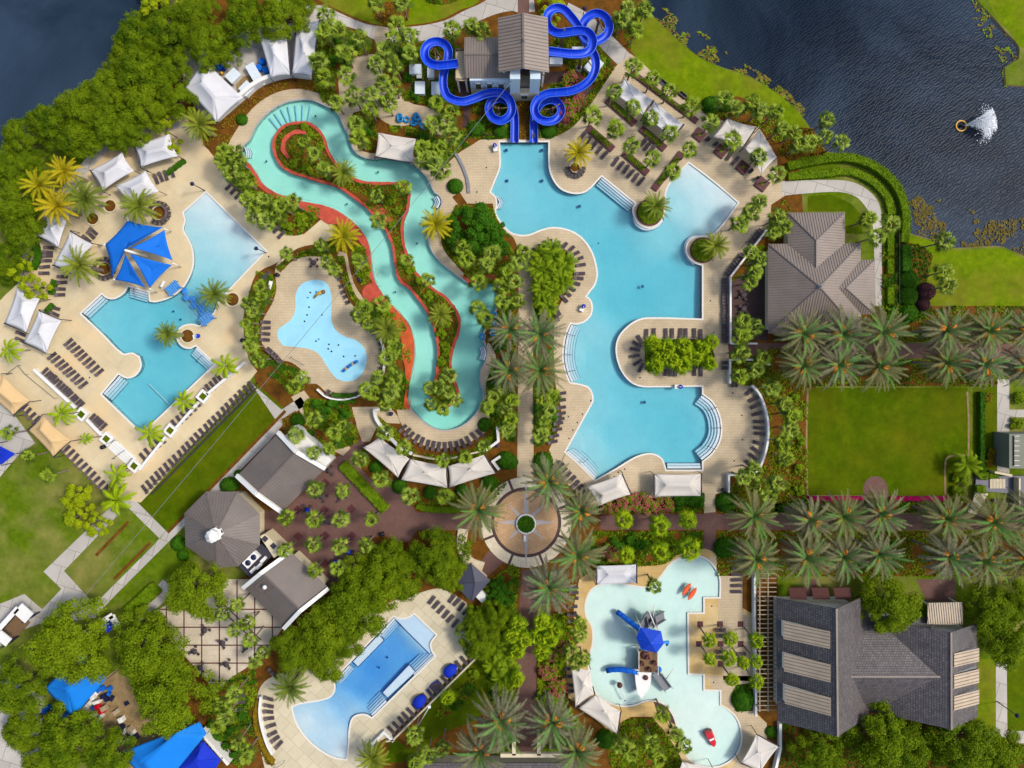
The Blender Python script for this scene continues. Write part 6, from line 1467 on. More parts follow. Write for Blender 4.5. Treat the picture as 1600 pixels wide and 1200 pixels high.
for k in range(3): dormer(1224 + k, 1297 + k * .5, 979 + 51 * k, 1006 + 51.5 * k, 7.1, 11.5); dormer(1530, 1491, 1017 + 33 * k, 1038 + 33.5 * k, 6.4, 8.8)
for k, x in enumerate((1248,1284,1318)): m = MB(); a = P(x - 13, 942, 4.4); b = P(x + 13, 942, 4.4); y0 = Wa.y - .5; m.add([(a.x, y0, 4.5), (b.x, y0, 4.5), (b.x, y0 + 1.9, 3.5), (a.x, y0 + 1.9, 3.5), (a.x, y0 + 1.9, 3.2), (b.x, y0 + 1.9, 3.2)], [(0, 1, 2, 3), (3, 2, 5, 4)]); thick(m.build('awning', M['brown_awning'], t), .04)
r = MB(); roof_face(r, [w3(1449,975,4.6), w3(1505,977,4.6), w3(1504,941,3.9), w3(1450,942,3.9)], (0, 1), .45); thick(r.build('porch_roof', [M['seam_tan'], M['rib_tan']], t), .12)
for x in (1452,1502): m = MB(); q = P(x, 943, 3.8); m.box((q.x, q.y - .3, 1.9), (.25, .25, 3.8)); m.build('porch_post', M['white'], t)
m = MB(); [m.bar(P(1366 + 6 * k, 1104, 3.2), P(1366 + 6 * k, 1132, 3.2), .2, .2) for k in range(6)]; m.bar(P(1362,1128,3), P(1402,1128,3), .25, .25)
for x in (1364,1400): m.bar(P(x,1128,3), P(x,1128,3) * Vector((1,1,0)) if False else Vector((P(x,1128,3).x, P(x,1128,3).y, 0.02)), .25, .25)
m.build('trellis', M['barrel'], t)
# pergola beside the hall
t = thing('pergola', P(1200, 1010), 'long timber pergola between the palm court and slate roof', 'pergola'); m = MB()
for x in (1187, 1200): m.bar(P(x, 880, 3), P(x, 1112, 3), .18, .22)
m.build('beam', M['pergola'], t)
for k in range(33): m = MB(); y = 882 + 7.1 * k; m.bar(P(1184, y, 3.22), P(1213, y, 3.22), .14, .16); m.build('rafter', M['pergola'], t)
for y in (885, 940, 1000, 1055, 1108):
    for x in (1187, 1200): m = MB(); q = P(x, y, 3); m.box((q.x, q.y, 1.45), (.25, .25, 2.9)); m.build('post', M['pergola'], t)
# small hut with blue roof
zr, zev = 4.6, 3.2; t = thing('pool_hut', P(745, 905), 'small slate blue metal roofed hut half under trees', 'building'); r = MB(); a, b, c, d = w3(736,880,zev), w3(766,907,zev), w3(737,940,zev), w3(724,929,zev); 
e = w3(708,912,zev); ap = w3(742,910,zr); r0 = w3(738,912,zr)
roof_face(r, [a, b, ap], b - a if False else (.67, .74), .3); roof_face(r, [b, c, ap], (.74, -.67), .3); roof_face(r, [c, e, ap], (-.67, -.74), .3); roof_face(r, [e, a, ap], (-.74, .67), .3); caps(r, [(a, ap), (b, ap), (c, ap), (e, ap)], .14, .06); thick(r.build('roof', [M['seam_blue'], M['rib_blue']], t), .1)
m = MB(); m.prism(inset([xy(a), xy(b), xy(c), xy(e)], .5), 0, 3.15); m.build('wall', M['cream_wall'], t)
c = P(752,932,1.4); m = MB(); m.box((c.x, c.y, .7), (2.0, 1.6, 1.4), math.radians(-47)); m.box((c.x, c.y, 1.43), (1.5, 1.1, .06), math.radians(-47)); tag(m.build('equipment_box', M['white']), 'white equipment box beside the small blue roofed hut', 'equipment box')
# low buildings at the edges
t = thing('lobby_building', P(800, 1215), 'dark shingled building cut by the bottom edge', 'building'); r = MB(); z = 4.4
roof_face(r, [w3(640,1192,z), w3(905,1192,z), w3(905,1300,z + 3), w3(640,1300,z + 3)], (0, 1), ribs=False); thick(r.build('roof', M['slate'], t), .2); m = MB(); a, b = P(642,1196,4.2), P(903,1196,4.2); m.prism([(a.x, a.y - 12), (b.x, a.y - 12), (b.x, a.y - .5), (a.x, a.y - .5)], 0, 4.1); m.build('wall', M['cream_wall'], t)
m = MB(); m.bar(w3(782,1179,4.4), w3(900,1179,4.4), .7, .7); [m.bar(w3(x,1179,4.4), w3(x,1158,4.4), .7, .7) for x in (803,842)]; [m.box((w3(x,1179,4.2).x, w3(x,1160,4.2).y, 2.1), (.55, .55, 4.2)) for x in (803, 842)]; m.build('portico', M['cream_wall'], t)
t = thing('flat_roof_building', P(1600, 705), 'grey green flat roof with a long skylight at the right edge', 'building'); m = MB(); z = 4.2; a, b = P(1577,678,z), P(1680,732,z); m.prism([(a.x, b.y), (b.x, b.y), (b.x, a.y), (a.x, a.y)], 0, z); m.build('roof', m_plain('grey_green_roof', C(128, 132, 116), .1, .6, .8), t)
m = MB(); q = P(1587,704,z); m.box((q.x, q.y, z + .15), (.9, 5.6, .3)); sk = m.build('skylight', M['glass_dark'], t); m = MB(); [m.box((q.x, q.y - 2.8 + .93 * k, z + .3), (1.0, .08, .06)) for k in range(7)]; m.build('skylight_bar', M['white'], sk)
t = thing('stone_steps', P(1520, 778), 'pale stone steps going down beside dark planting', 'steps'); m = MB()
for k in range(9): a = P(1519 - 1.2 * k, 769 + 4.2 * k); b = P(1538 - 1.8 * k, 771 + 4.2 * k); m.bar(a + Vector((0, 0, .9 - .09 * k)), b + Vector((0, 0, .9 - .09 * k)), .5, .18)
m.build('tread', M['cream_wall'], t); m = MB(); m.tube([P(1524,768,1.9), P(1512,806,1.1)], .05, 6); m.build('handrail', M['black'], t)
t = thing('entry_terrace', P(1560, 750), 'dark blue grey terrace with pale stone steps', 'terrace'); m = MB(); m.prism([xy(P(x, y)) for x, y in [(1522,744),(1640,742),(1640,800),(1585,800),(1575,770),(1522,766)]], 0, .5); m.build('floor', M['seam_blue'], t)
m = MB(); [m.bar(P(1548.5 + 4.9 * k, 748, .6), P(1548.5 + 4.9 * k, 763, .6), .55, .2) for k in range(5)]; m.build('tread', M['plaza_cream'], t); m = MB(); m.bar(P(1550,737,1), P(1577,742,1), .4, 1.6); m.bar(P(1588,746,1), P(1588,800,1), .3, 1.8); m.build('parapet', M['cream_wall'], t)
# ------------------------------------------------------------------ play structure in the shallow pool
random.seed(41)
def pt(x, y, z): return P(x, y, z)
t = thing('play_structure', P(1005, 1010), 'water play tower with blue hexagonal roof, white boat hull and slides', 'play structure')
zr, za = 7.0, 8.4; hx = [(995,985),(1014,980),(1033,985),(1038,1003),(1027,1020),(996,1012)]; hx = [(1001,980),(1033,986),(1037,1006),(1026,1020),(1002,1015),(994,996)]
K = [pt(x, y, zr) for x, y in hx]; ap = sum(K, Vector()) / 6; ap.z = za; r = MB()
for i in range(6): a, b = K[i], K[(i + 1) % 6]; md = (a + b) / 2 - ap; roof_face(r, [a, b, ap], (md.x, md.y), .34, (.1, .06))
thick(r.build('roof', [M['toy_roof'], M['rib_slide']], t), .08)
for k in K: m = MB(); m.tube([Vector((k.x, k.y, -.2)).lerp(Vector((ap.x, ap.y, -.2)), .15), Vector((k.x, k.y, zr)).lerp(Vector((ap.x, ap.y, zr)), .15)], .1, 8); m.build('post', M['white'], t)
m = MB(); m.prism([xy(pt(x, y, 3)) for x, y in [(998,984),(1032,988),(1034,1010),(1024,1016),(996,1012)]], 2.9, 3.1); m.build('upper_deck', M['grey_metal'], t)
dk = [(997,1017),(1027,1019),(1027,1050),(997,1052)]; D = [pt(x, y, 2.4) for x, y in dk]; m = MB(); m.prism([xy(p) for p in D], 2.2, 2.4); de = m.build('deck', M['wood'], t)
for p in D: m = MB(); m.tube([(p.x, p.y, -.2), (p.x, p.y, 3.4)], .1, 8); m.build('post', M['white'], t)
m = MB()
for i in (1, 3):
    a, b = D[i], D[(i + 1) % 4]
    for k in range(9): q = a.lerp(b, k / 8); m.bar(q, q + Vector((0, 0, .9)), .05, .05)
    m.bar(a + Vector((0, 0, .9)), b + Vector((0, 0, .9)), .08, .08)
m.build('railing', M['white'], t)
for x, y in ((1012,1027),(1003,1037),(1023,1036),(1015,1046)): m = MB(); q = pt(x, y, 2.9); m.lathe([(.32, 2.4), (.45, 2.85), (.42, 3.2), (.3, 3.35), (.26, 3.2)], (q.x, q.y, 0), 14); m.build('barrel', M['barrel'], t)
m = MB(); q = pt(1008,1024,2.6); m.lathe([(.8, 2.4), (.75, 2.7), (.4, 2.85)], (q.x, q.y, 0), 16); m.build('barrel', M['barrel'], t)
hull = [(992,1050),(1018,1051),(1017,1066),(1012,1080),(1002,1092),(996,1082),(993,1066)]; T = [pt(x, y, 2.6) for x, y in hull]; cx = sum(T, Vector()) / len(T); m = MB(); n = len(T)
lo = [Vector((cx.x + (p.x - cx.x) * .6, cx.y + (p.y - cx.y) * .75, -.3)) for p in T]; md = [Vector((cx.x + (p.x - cx.x) * .92, cx.y + (p.y - cx.y) * .95, 1.4)) for p in T]
m.add(lo + md + T, [(i, (i + 1) % n, n + (i + 1) % n, n + i) for i in range(n)] + [(n + i, n + (i + 1) % n, 2 * n + (i + 1) % n, 2 * n + i) for i in range(n)] + [tuple(2 * n + i for i in range(n))]); m.build('boat_hull', M['white'], t)
m = MB(); q = pt(1009,1059,2.8); m.lathe([(.35, 2.6), (.5, 2.8), (.4, 3.0), (.1, 3.1)], (q.x, q.y, 0), 14); m.build('capstan', M['barrel'], t)
def tubeslide(pts, r, name='tube_slide'):
    m = MB(); L = [pt(*p) for p in pts]; m.tube(L, r, 14, cap=False); o = m.build(name, M['sail_blue'], t); s = o.modifiers.new('thickness', 'SOLIDIFY'); s.thickness = .06
    m = MB()
    for k in range(1, 6): i = k / 6 * (len(L) - 1); a = L[int(i)].lerp(L[min(int(i) + 1, len(L) - 1)], i % 1); d = (L[min(int(i) + 1, len(L) - 1)] - L[int(i)]).normalized() * .06; m.tube([a - d, a + d], r + .05, 14)
    m.build('slide_joint', M['slide_blue'], o)
tubeslide([(999,982,3.4),(990,976,3.0),(980,968,2.2),(970,960,1.1),(964,956,.7)], .5); tubeslide([(996,1050,2.6),(985,1048,2.4),(970,1046,1.8),(956,1046,1.0),(948,1048,.6)], .5)
def stair(pts, w, name='stairs'):
    (a, b) = pts; A, B = pt(*a), pt(*b); m = MB(); n = 9; d = (B - A); s = Vector((-d.y, d.x, 0)).normalized()
    for k in range(n): q = A.lerp(B, (k + .5) / n); x = Vector((d.x, d.y, 0)).normalized(); m.box(q, (Vector((d.x, d.y, 0)).length / n + .04, w, .08), math.atan2(d.y, d.x))
    for sg in (-1, 1): m.bar(A + s * sg * w / 2 + Vector((0, 0, .5)), B + s * sg * w / 2 + Vector((0, 0, .5)), .08, .7)
    m.build(name, M['grey_metal'], t)
stair(((1003,979,3.0),(1016,958,2.6)), 1.6, 'ramp'); stair(((1020,979,3.0),(1016,962,2.6)), 1.6, 'ramp'); stair(((1018,972,2.6),(1037,960,.1)), 1.6); stair(((1024,1051,2.4),(1031,1058,2.0)), 1.5, 'ramp'); stair(((1030,1057,2.0),(1044,1076,.1)), 1.6)
for a, b in (((1020,968,2.6),(1023,946,5.2)), ((1026,985,3),(1014,955,4.4)), ((1040,1062,2),(1052,1046,4)), ((988,1046,2.6),(997,1047,3.4))): m = MB(); m.tube([pt(*a), pt(*b)], .1, 8); m.build('spray_arm', M['white'], t)
m = MB(); m.tube([pt(1034,1004,3), pt(1044,1003,2.2), pt(1042,1008,1.8)], .28, 8); m.build('water_spout', M['lily_blue'], t)
m = MB(); q = pt(1029,1046,2); m.lathe([(.5, 1.6), (.6, 2.1), (.55, 2.2)], (q.x, q.y, 0), 12); m.build('splash_bucket', M['sail_blue'], t)
def canoe(px, py, L, ang, label):
    c = P(px, py, .5); t = thing('spray_canoe', (c.x, c.y, 0), label, 'water toy', 'orange spray canoes'); a = math.radians(ang); d = Vector((math.cos(a), math.sin(a), 0)); s = Vector((-d.y, d.x, 0)); vs = []; fs = []; n = 13
    for i in range(n):
        u = -1 + 2 * i / (n - 1); w = .48 * (1 - u * u) ** .8 + .01; z = .35 + .22 * u * u
        for k, (y, zz) in enumerate(((-1, .22), (-.6, -.08), (0, -.2), (.6, -.08), (1, .22), (.5, .28), (0, .31), (-.5, .28))): vs.append(c + d * u * L / 2 + s * y * w + Vector((0, 0, z + zz * (1 - .5 * u * u) - .3)))
    for i in range(n - 1):
        for k in range(8): fs.append((i * 8 + k, i * 8 + (k + 1) % 8, (i + 1) * 8 + (k + 1) % 8, (i + 1) * 8 + k))
    m = MB(); m.add(vs, fs, 0, True); m.build('hull', M['orange_toy'], t); m = MB(); m.lathe([(.2, .5), (.22, .75), (.1, .8)], (c.x, c.y, 0), 10); m.build('cockpit', M['white'], t)
    m = MB(); m.tube([c + d * .9 + s * .7 + Vector((0, 0, .05)), c - d * .3 - s * .7 + Vector((0, 0, .15))], .05, 6); m.build('paddle', M['white'], t)
    for q in (-.9, .9): m = MB(); e = c + d * q; m.tube([(e.x, e.y, -.2), (e.x, e.y, .3)], .08, 6); m.build('stand', M['white'], t)
canoe(1072,920,2.9,55,'longer orange canoe water toy, the upper left one'); canoe(1081,927,2.9,55,'orange canoe water toy, the lower right one')
c = P(1112,1156,1); t = thing('spray_car', (c.x, c.y, 0), 'red toy car fountain in the round end of play pool', 'water toy'); a = math.radians(-66); d = Vector((math.cos(a), math.sin(a), 0)); s = Vector((-d.y, d.x, 0))
def lofted(secs):
    vs = []; fs = []
    for u, w, z0, z1 in secs:
        q = c + d * u; q.z = 0
        for y, z in ((-1, z0), (1, z0), (1, z0 + (z1 - z0) * .7), (.75, z1), (-.75, z1), (-1, z0 + (z1 - z0) * .7)): vs.append(q + s * y * w + Vector((0, 0, z)))
    for i in range(len(secs) - 1):
        for k in range(6): fs.append((i * 6 + k, i * 6 + (k + 1) % 6, (i + 1) * 6 + (k + 1) % 6, (i + 1) * 6 + k))
    return vs, fs + [tuple(range(6))[::-1], tuple((len(secs) - 1) * 6 + k for k in range(6))]
m = MB(); m.add(*lofted([(-1.7, .72, .3, 1.35), (-.6, .78, .2, 1.3), (-.2, .75, .2, .85), (.6, .6, .2, .85), (1.2, .5, .2, .8), (1.65, .3, .3, .6)])); m.build('body', M['red_toy'], t)
m = MB(); m.add(*lofted([(-.35, .55, .8, 1.25), (.15, .5, .8, 1.0)])); m.build('windscreen', M['white'], t)
for u in (-1.1, 1.0):
    for y in (-.7, .7): m = MB(); q = c + d * u + s * y * (1 if u < 0 else .75); m.tube([Vector((q.x, q.y, .15)) - s * .12, Vector((q.x, q.y, .15)) + s * .12], .35, 12); m.build('wheel', M['barrel'], t)
c = P(968,1071,1); t = thing('spray_toy', (c.x, c.y, 0), 'brown and yellow spray toy with a white arm', 'water toy'); m = MB(); m.tube([(c.x, c.y, -.2), (c.x, c.y, 1.0)], .12, 8); m.build('stem', M['yellow_toy'], t); m = MB(); m.lathe([(.1, .9), (.5, 1.1), (.55, 1.4), (.3, 1.7), (.05, 1.75)], (c.x, c.y + .2, 0), 14); m.build('head', M['barrel'], t); m = MB(); m.tube([(c.x, c.y, 1.2), P(973,1082,1.3), P(977,1094,.9)], .09, 8); m.build('arm', M['white'], t); m = MB(); q = P(977,1095,.9); m.lathe([(.05, .6), (.2, .75), (.05, .95)], (q.x, q.y, 0), 8); m.build('nozzle', M['sail_blue'], t)
c = P(991,1079,.5); m = MB(); m.lathe([(.28, -.1), (.3, .2), (.22, .3)], (c.x, c.y, 0), 12); tag(m.build('spray_drum', M['white']), 'small white spray drum left of the boat bow', 'water toy')
# lily pad crossing
lp = [(289,455),(290.5,465),(301,467),(302.5,477),(314,482),(316,491)]
for q, lab in zip(lp, rank_labels(lp, 'round blue lily pad float', 'in the family pool crossing')): c = P(*q); m = MB(); m.lathe([(.5, -.16), (.62, -.1), (.62, .06), (.5, .12), (.05, .13)], (c.x, c.y, 0), 20); tag(m.build('lily_pad', M['lily_blue']), lab, 'pool float', 'lily pad floats')
t = thing('climbing_net', P(300, 480), 'pale rope net hung above the lily pad floats', 'rope net'); m = MB()
for k in range(5): m.tube([P(278 + 4.5 * k, 462 - 2.5 * k, 1.9), P(314 + 4.5 * k, 506 - 2.5 * k, 1.9)], .025, 5)
for k in range(15): m.tube([P(278 + 2.6 * k, 462 + 3.1 * k, 1.9), P(296 + 2.6 * k, 452 + 3.1 * k, 1.9)], .02, 5)
m.build('net', M['rope'], t)
for i, (x, y, lab) in enumerate(((275,451,'blue ladder frame at the north end of the lily pads'),(327,498,'blue ladder frame at the south end of the lily pads'))):
    c = P(x, y); t = thing('climbing_ladder', (c.x, c.y, 0), lab, 'ladder'); m = MB(); a = math.radians(38); m.box((c.x, c.y, 1.2), (2.6, 1.8, .12), a); d = Vector((math.cos(a), math.sin(a), 0)); s = Vector((-d.y, d.x, 0)); m.build('platform', M['lily_blue'], t)
    m = MB(); [m.bar(c + d * (-1.2 + .4 * k) - s * .9 + Vector((0, 0, 1.35)), c + d * (-1.2 + .4 * k) + s * .9 + Vector((0, 0, 1.35)), .06, .06) for k in range(7)]; m.build('rung', M['rope'], t)
    for u in (-1.2, 1.2):
        for v in (-.8, .8): m = MB(); q = c + d * u + s * v; m.tube([(q.x, q.y, 0), (q.x, q.y, 2.2)], .08, 8); m.build('post', M['lily_blue'], t)
    if i == 0: m = MB(); m.bar(c - d * 1.6 + s * 1.5 + Vector((0, 0, 1.4)), c - d * .4 + s * 2.0 + Vector((0, 0, 1.4)), .5, .1); m.build('entry_board', M['white'], t)
# splash pad toys
c = P(500,457); t = thing('spray_toy', (c.x, c.y, 0), 'yellow and brown creature spray toy on splash pad', 'water toy'); m = MB(); m.tube([P(491,465,.3), P(497,459,.8), P(503,456,1.1)], [.18, .25, .35], 10); m.build('body', M['yellow_toy'], t); m = MB(); q = P(505,456,1.2); m.lathe([(.2, .8), (.42, 1.1), (.3, 1.5), (.05, 1.6)], (q.x, q.y, 0), 12); m.build('head', M['wood'], t); m = MB(); m.tube([(c.x, c.y, .02), (c.x, c.y, .9)], .1, 8); m.build('stem', M['sail_blue'], t)
t = thing('spray_toy', P(548,570), 'blue and yellow row of spray drums on splash pad', 'water toy')
for k in range(7): m = MB(); q = P(538 + 3.4 * k, 578 - 2.4 * k + .12 * (k - 3) ** 2); m.lathe([(.24, .02), (.3, .5), (.2, .75)], (q.x, q.y, 0), 12); m.build('drum', M[('sail_blue', 'yellow_toy', 'royal_canvas')[k % 3]], t)
m = MB(); m.tube([P(538 + 3.4 * k, 578 - 2.4 * k, .7) for k in range(7)], .08, 8); m.build('pipe', M['turquoise'], t)
jets = [(485,457),(481,465),(494,456),(483,480),(480,492),(503,492),(476,502),(494,533),(514,538),(518,549),(529,539),(537,557),(555,556),(513,545),(498,530)]
for q, lab in zip(jets, rank_labels(jets, 'small dark spray nozzle', 'set in the blue splash pad')): m = MB(); p = P(*q); m.lathe([(.17, .026), (.17, .07), (.05, .08)], (p.x, p.y, 0), 10); tag(m.build('spray_nozzle', M['black'] if rnd(0, 1) > .3 else M['turquoise']), lab, 'spray nozzle', 'splash pad nozzles')
# inner tubes
def ringtube(px, py, lab, z=.2, mat='turquoise'):
    c = P(px, py, z); m = MB(); m.tube([c + Vector((.48 * math.cos(2 * PI * k / 20), .48 * math.sin(2 * PI * k / 20), 0)) for k in range(20)], .2, 10, closed=True); tag(m.build('swim_ring', M[mat]), lab, 'swim ring', 'turquoise swim rings')
tb = [(624,182,.2),(625,186,.55),(635,187,.2),(648,188,.2),(650,181,.2),(649,184,.55),(652,184,.9),(646,192,.3),(654,190,.3),(661,197,.2)]
for q, lab in zip(tb, rank_labels(tb, 'turquoise swim ring', 'stacked on the paving north of the river')): ringtube(q[0], q[1], lab, q[2])
tb = [(754,526,.1),(770,520,.5),(775,505,.4),(772,492,.5)]
for q, lab in zip(tb, rank_labels(tb, 'turquoise swim ring', 'by the river east landing')): ringtube(q[0], q[1], lab, q[2])
# service yard by the tents and by the slide
def cabinet(px, py, sx, sy, h, ang, lab, mat='white'):
    c = P(px, py, h); t = thing('equipment_box', (c.x, c.y, 0), lab, 'equipment box'); m = MB(); a = math.radians(ang); m.box((c.x, c.y, h / 2), (sx, sy, h), a); m.build('casing', M[mat], t); m = MB(); m.box((c.x, c.y, h + .04), (sx + .12, sy + .12, .07), a); m.build('lid', M['white' if mat != 'white' else 'shelf'], t)
for a in ((364,118,2.4,1.9,1.2,45,'white square cabinet nearest the large northwest tent'),(385,138,2.2,2.0,1.2,45,'white square cabinet next to the curved wall'),(396,112,1.7,3.2,1.3,30,'long white cabinet beside three blue barrels'),(360,82,1.6,1.6,1.4,55,'pale blue cabinet with a red canister'),(649,108,2.2,1.8,1.3,0,'white service box, upper left of the slide yard'),(656,137,1.8,2.3,1.3,0,'white service box, lower left of the slide yard'),(681,138,1.6,2.4,1.3,0,'white service box under the west slide curve'),(673,112,1.2,2.2,1.2,0,'narrow white service box by the west loop'),(869,95,2.4,1.2,1.2,0,'white service box right beside the slide tower'),(903,78,2.2,1.1,1.2,0,'white service box under the eastern loops'),(928,102,2.4,3.0,1.3,-40,'large white service box under the long east chute')): cabinet(*a)
cabinet(655,118,.9,1.0,1.0,0,'dark blue service bin in the slide yard','fan'); cabinet(1084,1006 - 20,.01 + .9,1.6,.5,0,'blue crate in the palm court','turquoise') if False else None
br = [(404,105),(409,95),(415,109),(341,103)]
for q, lab in zip(br, ('bright blue barrel, left of the three by the tents','bright blue barrel, topmost of the three by the tents','bright blue barrel, right of the three by the tents','bright blue barrel standing alone beside white clutter')): c = P(q[0], q[1], 1); m = MB(); m.lathe([(.6, 0), (.66, .3), (.66, .9), (.6, 1.1), (.5, 1.14), (.1, 1.12)], (c.x, c.y, 0), 20); tag(m.build('storage_drum', M['sail_blue']), lab, 'barrel', 'blue barrels in the tent yard')
wr = [(400,131),(411,128),(420,122)]
for q, lab in zip(wr, rank_labels(wr, 'white ring float', 'leaning on the curved white wall')): ringtube(q[0], q[1], lab, .5, 'white')
for x, y, lab, mt in ((366,86,'red canister beside the pale blue cabinet','red_toy'),(346,114,'small yellow buoy by the blue barrel','yellow_toy'),(349,108,'small blue box by the blue barrel','royal_canvas')): c = P(x, y, .5); m = MB(); m.lathe([(.25, 0), (.32, .3), (.3, .6), (.1, .75)], (c.x, c.y, 0), 12); tag(m.build('canister', M[mt]), lab, 'canister')
for x, y, ang, lab in ((345,95,60,'white ladder rack nearest the oaks'),(356,98,60,'white ladder rack beside the wooden bench')):
    c = P(x, y); m = MB(); d = Vector((math.cos(math.radians(ang)), math.sin(math.radians(ang)), 0)); s = Vector((-d.y, d.x, 0)); [m.bar(c + s * .4 * g - d * 1.3 + Vector((0, 0, .5)), c + s * .4 * g + d * 1.3 + Vector((0, 0, .5)), .08, .08) for g in (-1, 1)]; [m.bar(c - s * .4 + d * (-1.1 + .37 * k) + Vector((0, 0, .5)), c + s * .4 + d * (-1.1 + .37 * k) + Vector((0, 0, .5)), .06, .06) for k in range(7)]
    for g in (-1, 1):
        for u in (-1.2, 1.2): m.bar(c + s * .4 * g + d * u, c + s * .4 * g + d * u + Vector((0, 0, .5)), .06, .06)
    tag(m.build('ladder_rack', M['white']), lab, 'rack')
# pool lifts, lifeguard things, lamps, bins
def lift(px, py, ang, lab, cover='royal_canvas'):
    c = P(px, py); t = thing('pool_lift', (c.x, c.y, .02), lab, 'pool lift'); a = math.radians(ang); d = Vector((math.cos(a), math.sin(a), 0)); m = MB(); m.box((c.x, c.y, .4), (1.0, .8, .75), a); m.build('base', M['white'], t); m = MB(); e = c + d * .6; m.lathe([(.25, .5), (.42, .8), (.38, 1.2), (.1, 1.3)], (e.x, e.y, 0), 12); m.build('seat', M[cover], t); m = MB(); m.tube([c + Vector((0, 0, .7)), c + d * .3 + Vector((0, 0, 1.5)), e + Vector((0, 0, 1.4))], .06, 6); m.build('arm', M['white'], t)
lift(909,483,60,'white pool lift with blue seat beside the main pool'); lift(308,526,10,'blue covered pool lift by the family pool palm'); lift(774,234,100,'blue covered pool lift at the slide pool edge'); lift(1057,604,0,'white pool lift on the peninsula edge')
for x, y, lab in ((1129,765,'dark bin by the southeast deck corner'),(164,698,'round dark bin beside the southern white planter'),(198,730,'round dark bin at the foot of the steps'),(406,808,'dark bin beside the octagonal pavilion'),(612,646,'blue bin in the bed by the left cream sail'),(776,695,'blue bin east of the lounger arc'),(484,884,'dark bin at the plaza south'),(381,532,'dark bin in the bed near the family pool'),(484,885 + 1,'') if False else (598,833,'dark bin at the plaza southeast'),(435,430,'dark bin by the splash pad gate')): c = P(x, y); m = MB(); m.lathe([(.35, .01), (.4, .9), (.42, .95), (.3, 1.05), (.05, 1.08)], (c.x, c.y, 0), 14); tag(m.build('litter_bin', M['fan'] if 'blue' in lab else M['black']), lab, 'bin', 'litter bins')
def lamp(px, py, h, lab, bx=0, by=0):
    c = P(px, py); t = thing('lamp_post', (c.x, c.y, 0), lab, 'lamp post', 'lamp posts'); m = MB(); m.tube([(c.x, c.y, 0), (c.x, c.y, h)], [.11, .07], 8); m.build('pole', M['dark_metal'], t); m = MB(); m.lathe([(.1, h), (.35, h + .1), (.4, h + .35), (.2, h + .6), (.03, h + .75)], (c.x, c.y, 0), 12); m.build('lantern', M['fan'], t)
for x, y, h, lab in ((320,298,5,'black lamp post at the north beach entry'),(416,395,5,'black lamp post at the east beach entry tip'),(907,43,7,'tall black lamp post beside the northern slide loops'),(1558,1096,5,'black lamp post on the lawn beside slate roof'),(566,440,3,'short lamp post by the river rocks'),(628,118,5,'black lamp post north of the river')): lamp(x, y, h, lab)
c = P(652,1136); t = thing('banner_pole', (c.x, c.y, 0), 'long white pole standing behind the south pool wall', 'pole'); m = MB(); m.tube([(c.x, c.y, 0), P(671,1104,6.5)], .07, 8); m.build('pole', M['white'], t); m = MB(); q = P(671,1104,6.5); m.box(q, (.5, .5, .4)); m.build('floodlight', M['white'], t)
# clamshell umbrellas behind the south pool
for i, (x, y, lab, op) in enumerate(((704,1049,'open blue clamshell sunshade, furthest from the bottom edge',1),(681,1077,'folded blue clamshell sunshade between the other two',0),(656,1097,'open blue clamshell sunshade, nearest the bottom edge',1))):
    c = P(x, y, .8); t = thing('clamshell_shade', (c.x, c.y, .03), lab, 'sunshade', 'blue clamshell sunshades'); m = MB(); a0 = math.radians(-48); vs = []; fs = []; nu, nv = 12, 8
    for i in range(nu + 1):
        for j in range(nv + 1):
            u = PI * i / nu; v = (math.radians(20 + 105 * j / nv) if op else math.radians(4 + 14 * j / nv)); x_ = math.cos(u) * 1.5; rr = math.sin(u) * 1.35
            p = Vector((x_, rr * math.cos(v), .45 + rr * math.sin(v) * .9)); cs, sn = math.cos(a0 + PI / 2), math.sin(a0 + PI / 2); vs.append(Vector((c.x + p.x * cs - p.y * sn, c.y + p.x * sn + p.y * cs, p.z)))
    for i in range(nu):
        for j in range(nv): fs.append((i * (nv + 1) + j, i * (nv + 1) + j + 1, (i + 1) * (nv + 1) + j + 1, (i + 1) * (nv + 1) + j))
    m.add(vs, fs, 0, True); thick(m.build('canopy', M['royal_canvas'], t), .04); m = MB(); m.box((c.x, c.y, .3), (2.0, 1.7, .3), a0); m.build('bed', M['sling'], t)
# market yard on the lower left
t = thing('market_stall', P(30, 968), 'white roofed U shaped stall with dark blue sides', 'stall'); m = MB(); z = 3.2
for a, b, w in (((-6,988),(28,950),.9), ((28,950),(46,966),2.4), ((-6,988),(14,1004),1.8)): m.bar(P(*a, z), P(*b, z), w, .25)
m.build('roof', M['white'], t); m = MB(); m.bar(P(42,969,1.5), P(55,960,1.5), .2, 3.0); m.bar(P(10,1008,1.5), P(22,998,1.5), .2, 3.0); m.bar(P(-6,990,1.5), P(28,953,1.5), .2, 3.0); m.build('wall', M['fan'], t); m = MB(); m.prism([xy(P(x, y)) for x, y in [(0,985),(28,955),(48,972),(20,1004)]], 0, .08); m.build('floor', M['wood'], t)
t = thing('market_stall', P(172, 972), 'small white roofed booth with a blue counter', 'stall'); m = MB(); m.bar(P(162,970,2.8), P(176,961,2.8), 1.0, .2); m.bar(P(174,962,2.8), P(184,978,2.8), 1.2, .2); m.build('roof', M['white'], t); m = MB(); m.bar(P(164,974,.6), P(174,984,.6), 1.2, 1.2); m.build('counter', M['royal_canvas'], t)
sheet('market_ground', [W([(70,1110),(150,1070),(190,1040),(225,1090),(330,1145),(300,1210),(190,1210),(120,1170),(75,1120)], False)], .02, M['dirt'], skirt=.03)
rr = random.Random(8); mk = ['blue', 'white', 'red', 'tan', 'dark']
mm = {'blue': 'sail_blue', 'white': 'white', 'red': 'red_toy', 'tan': 'pergola', 'dark': 'fan'}
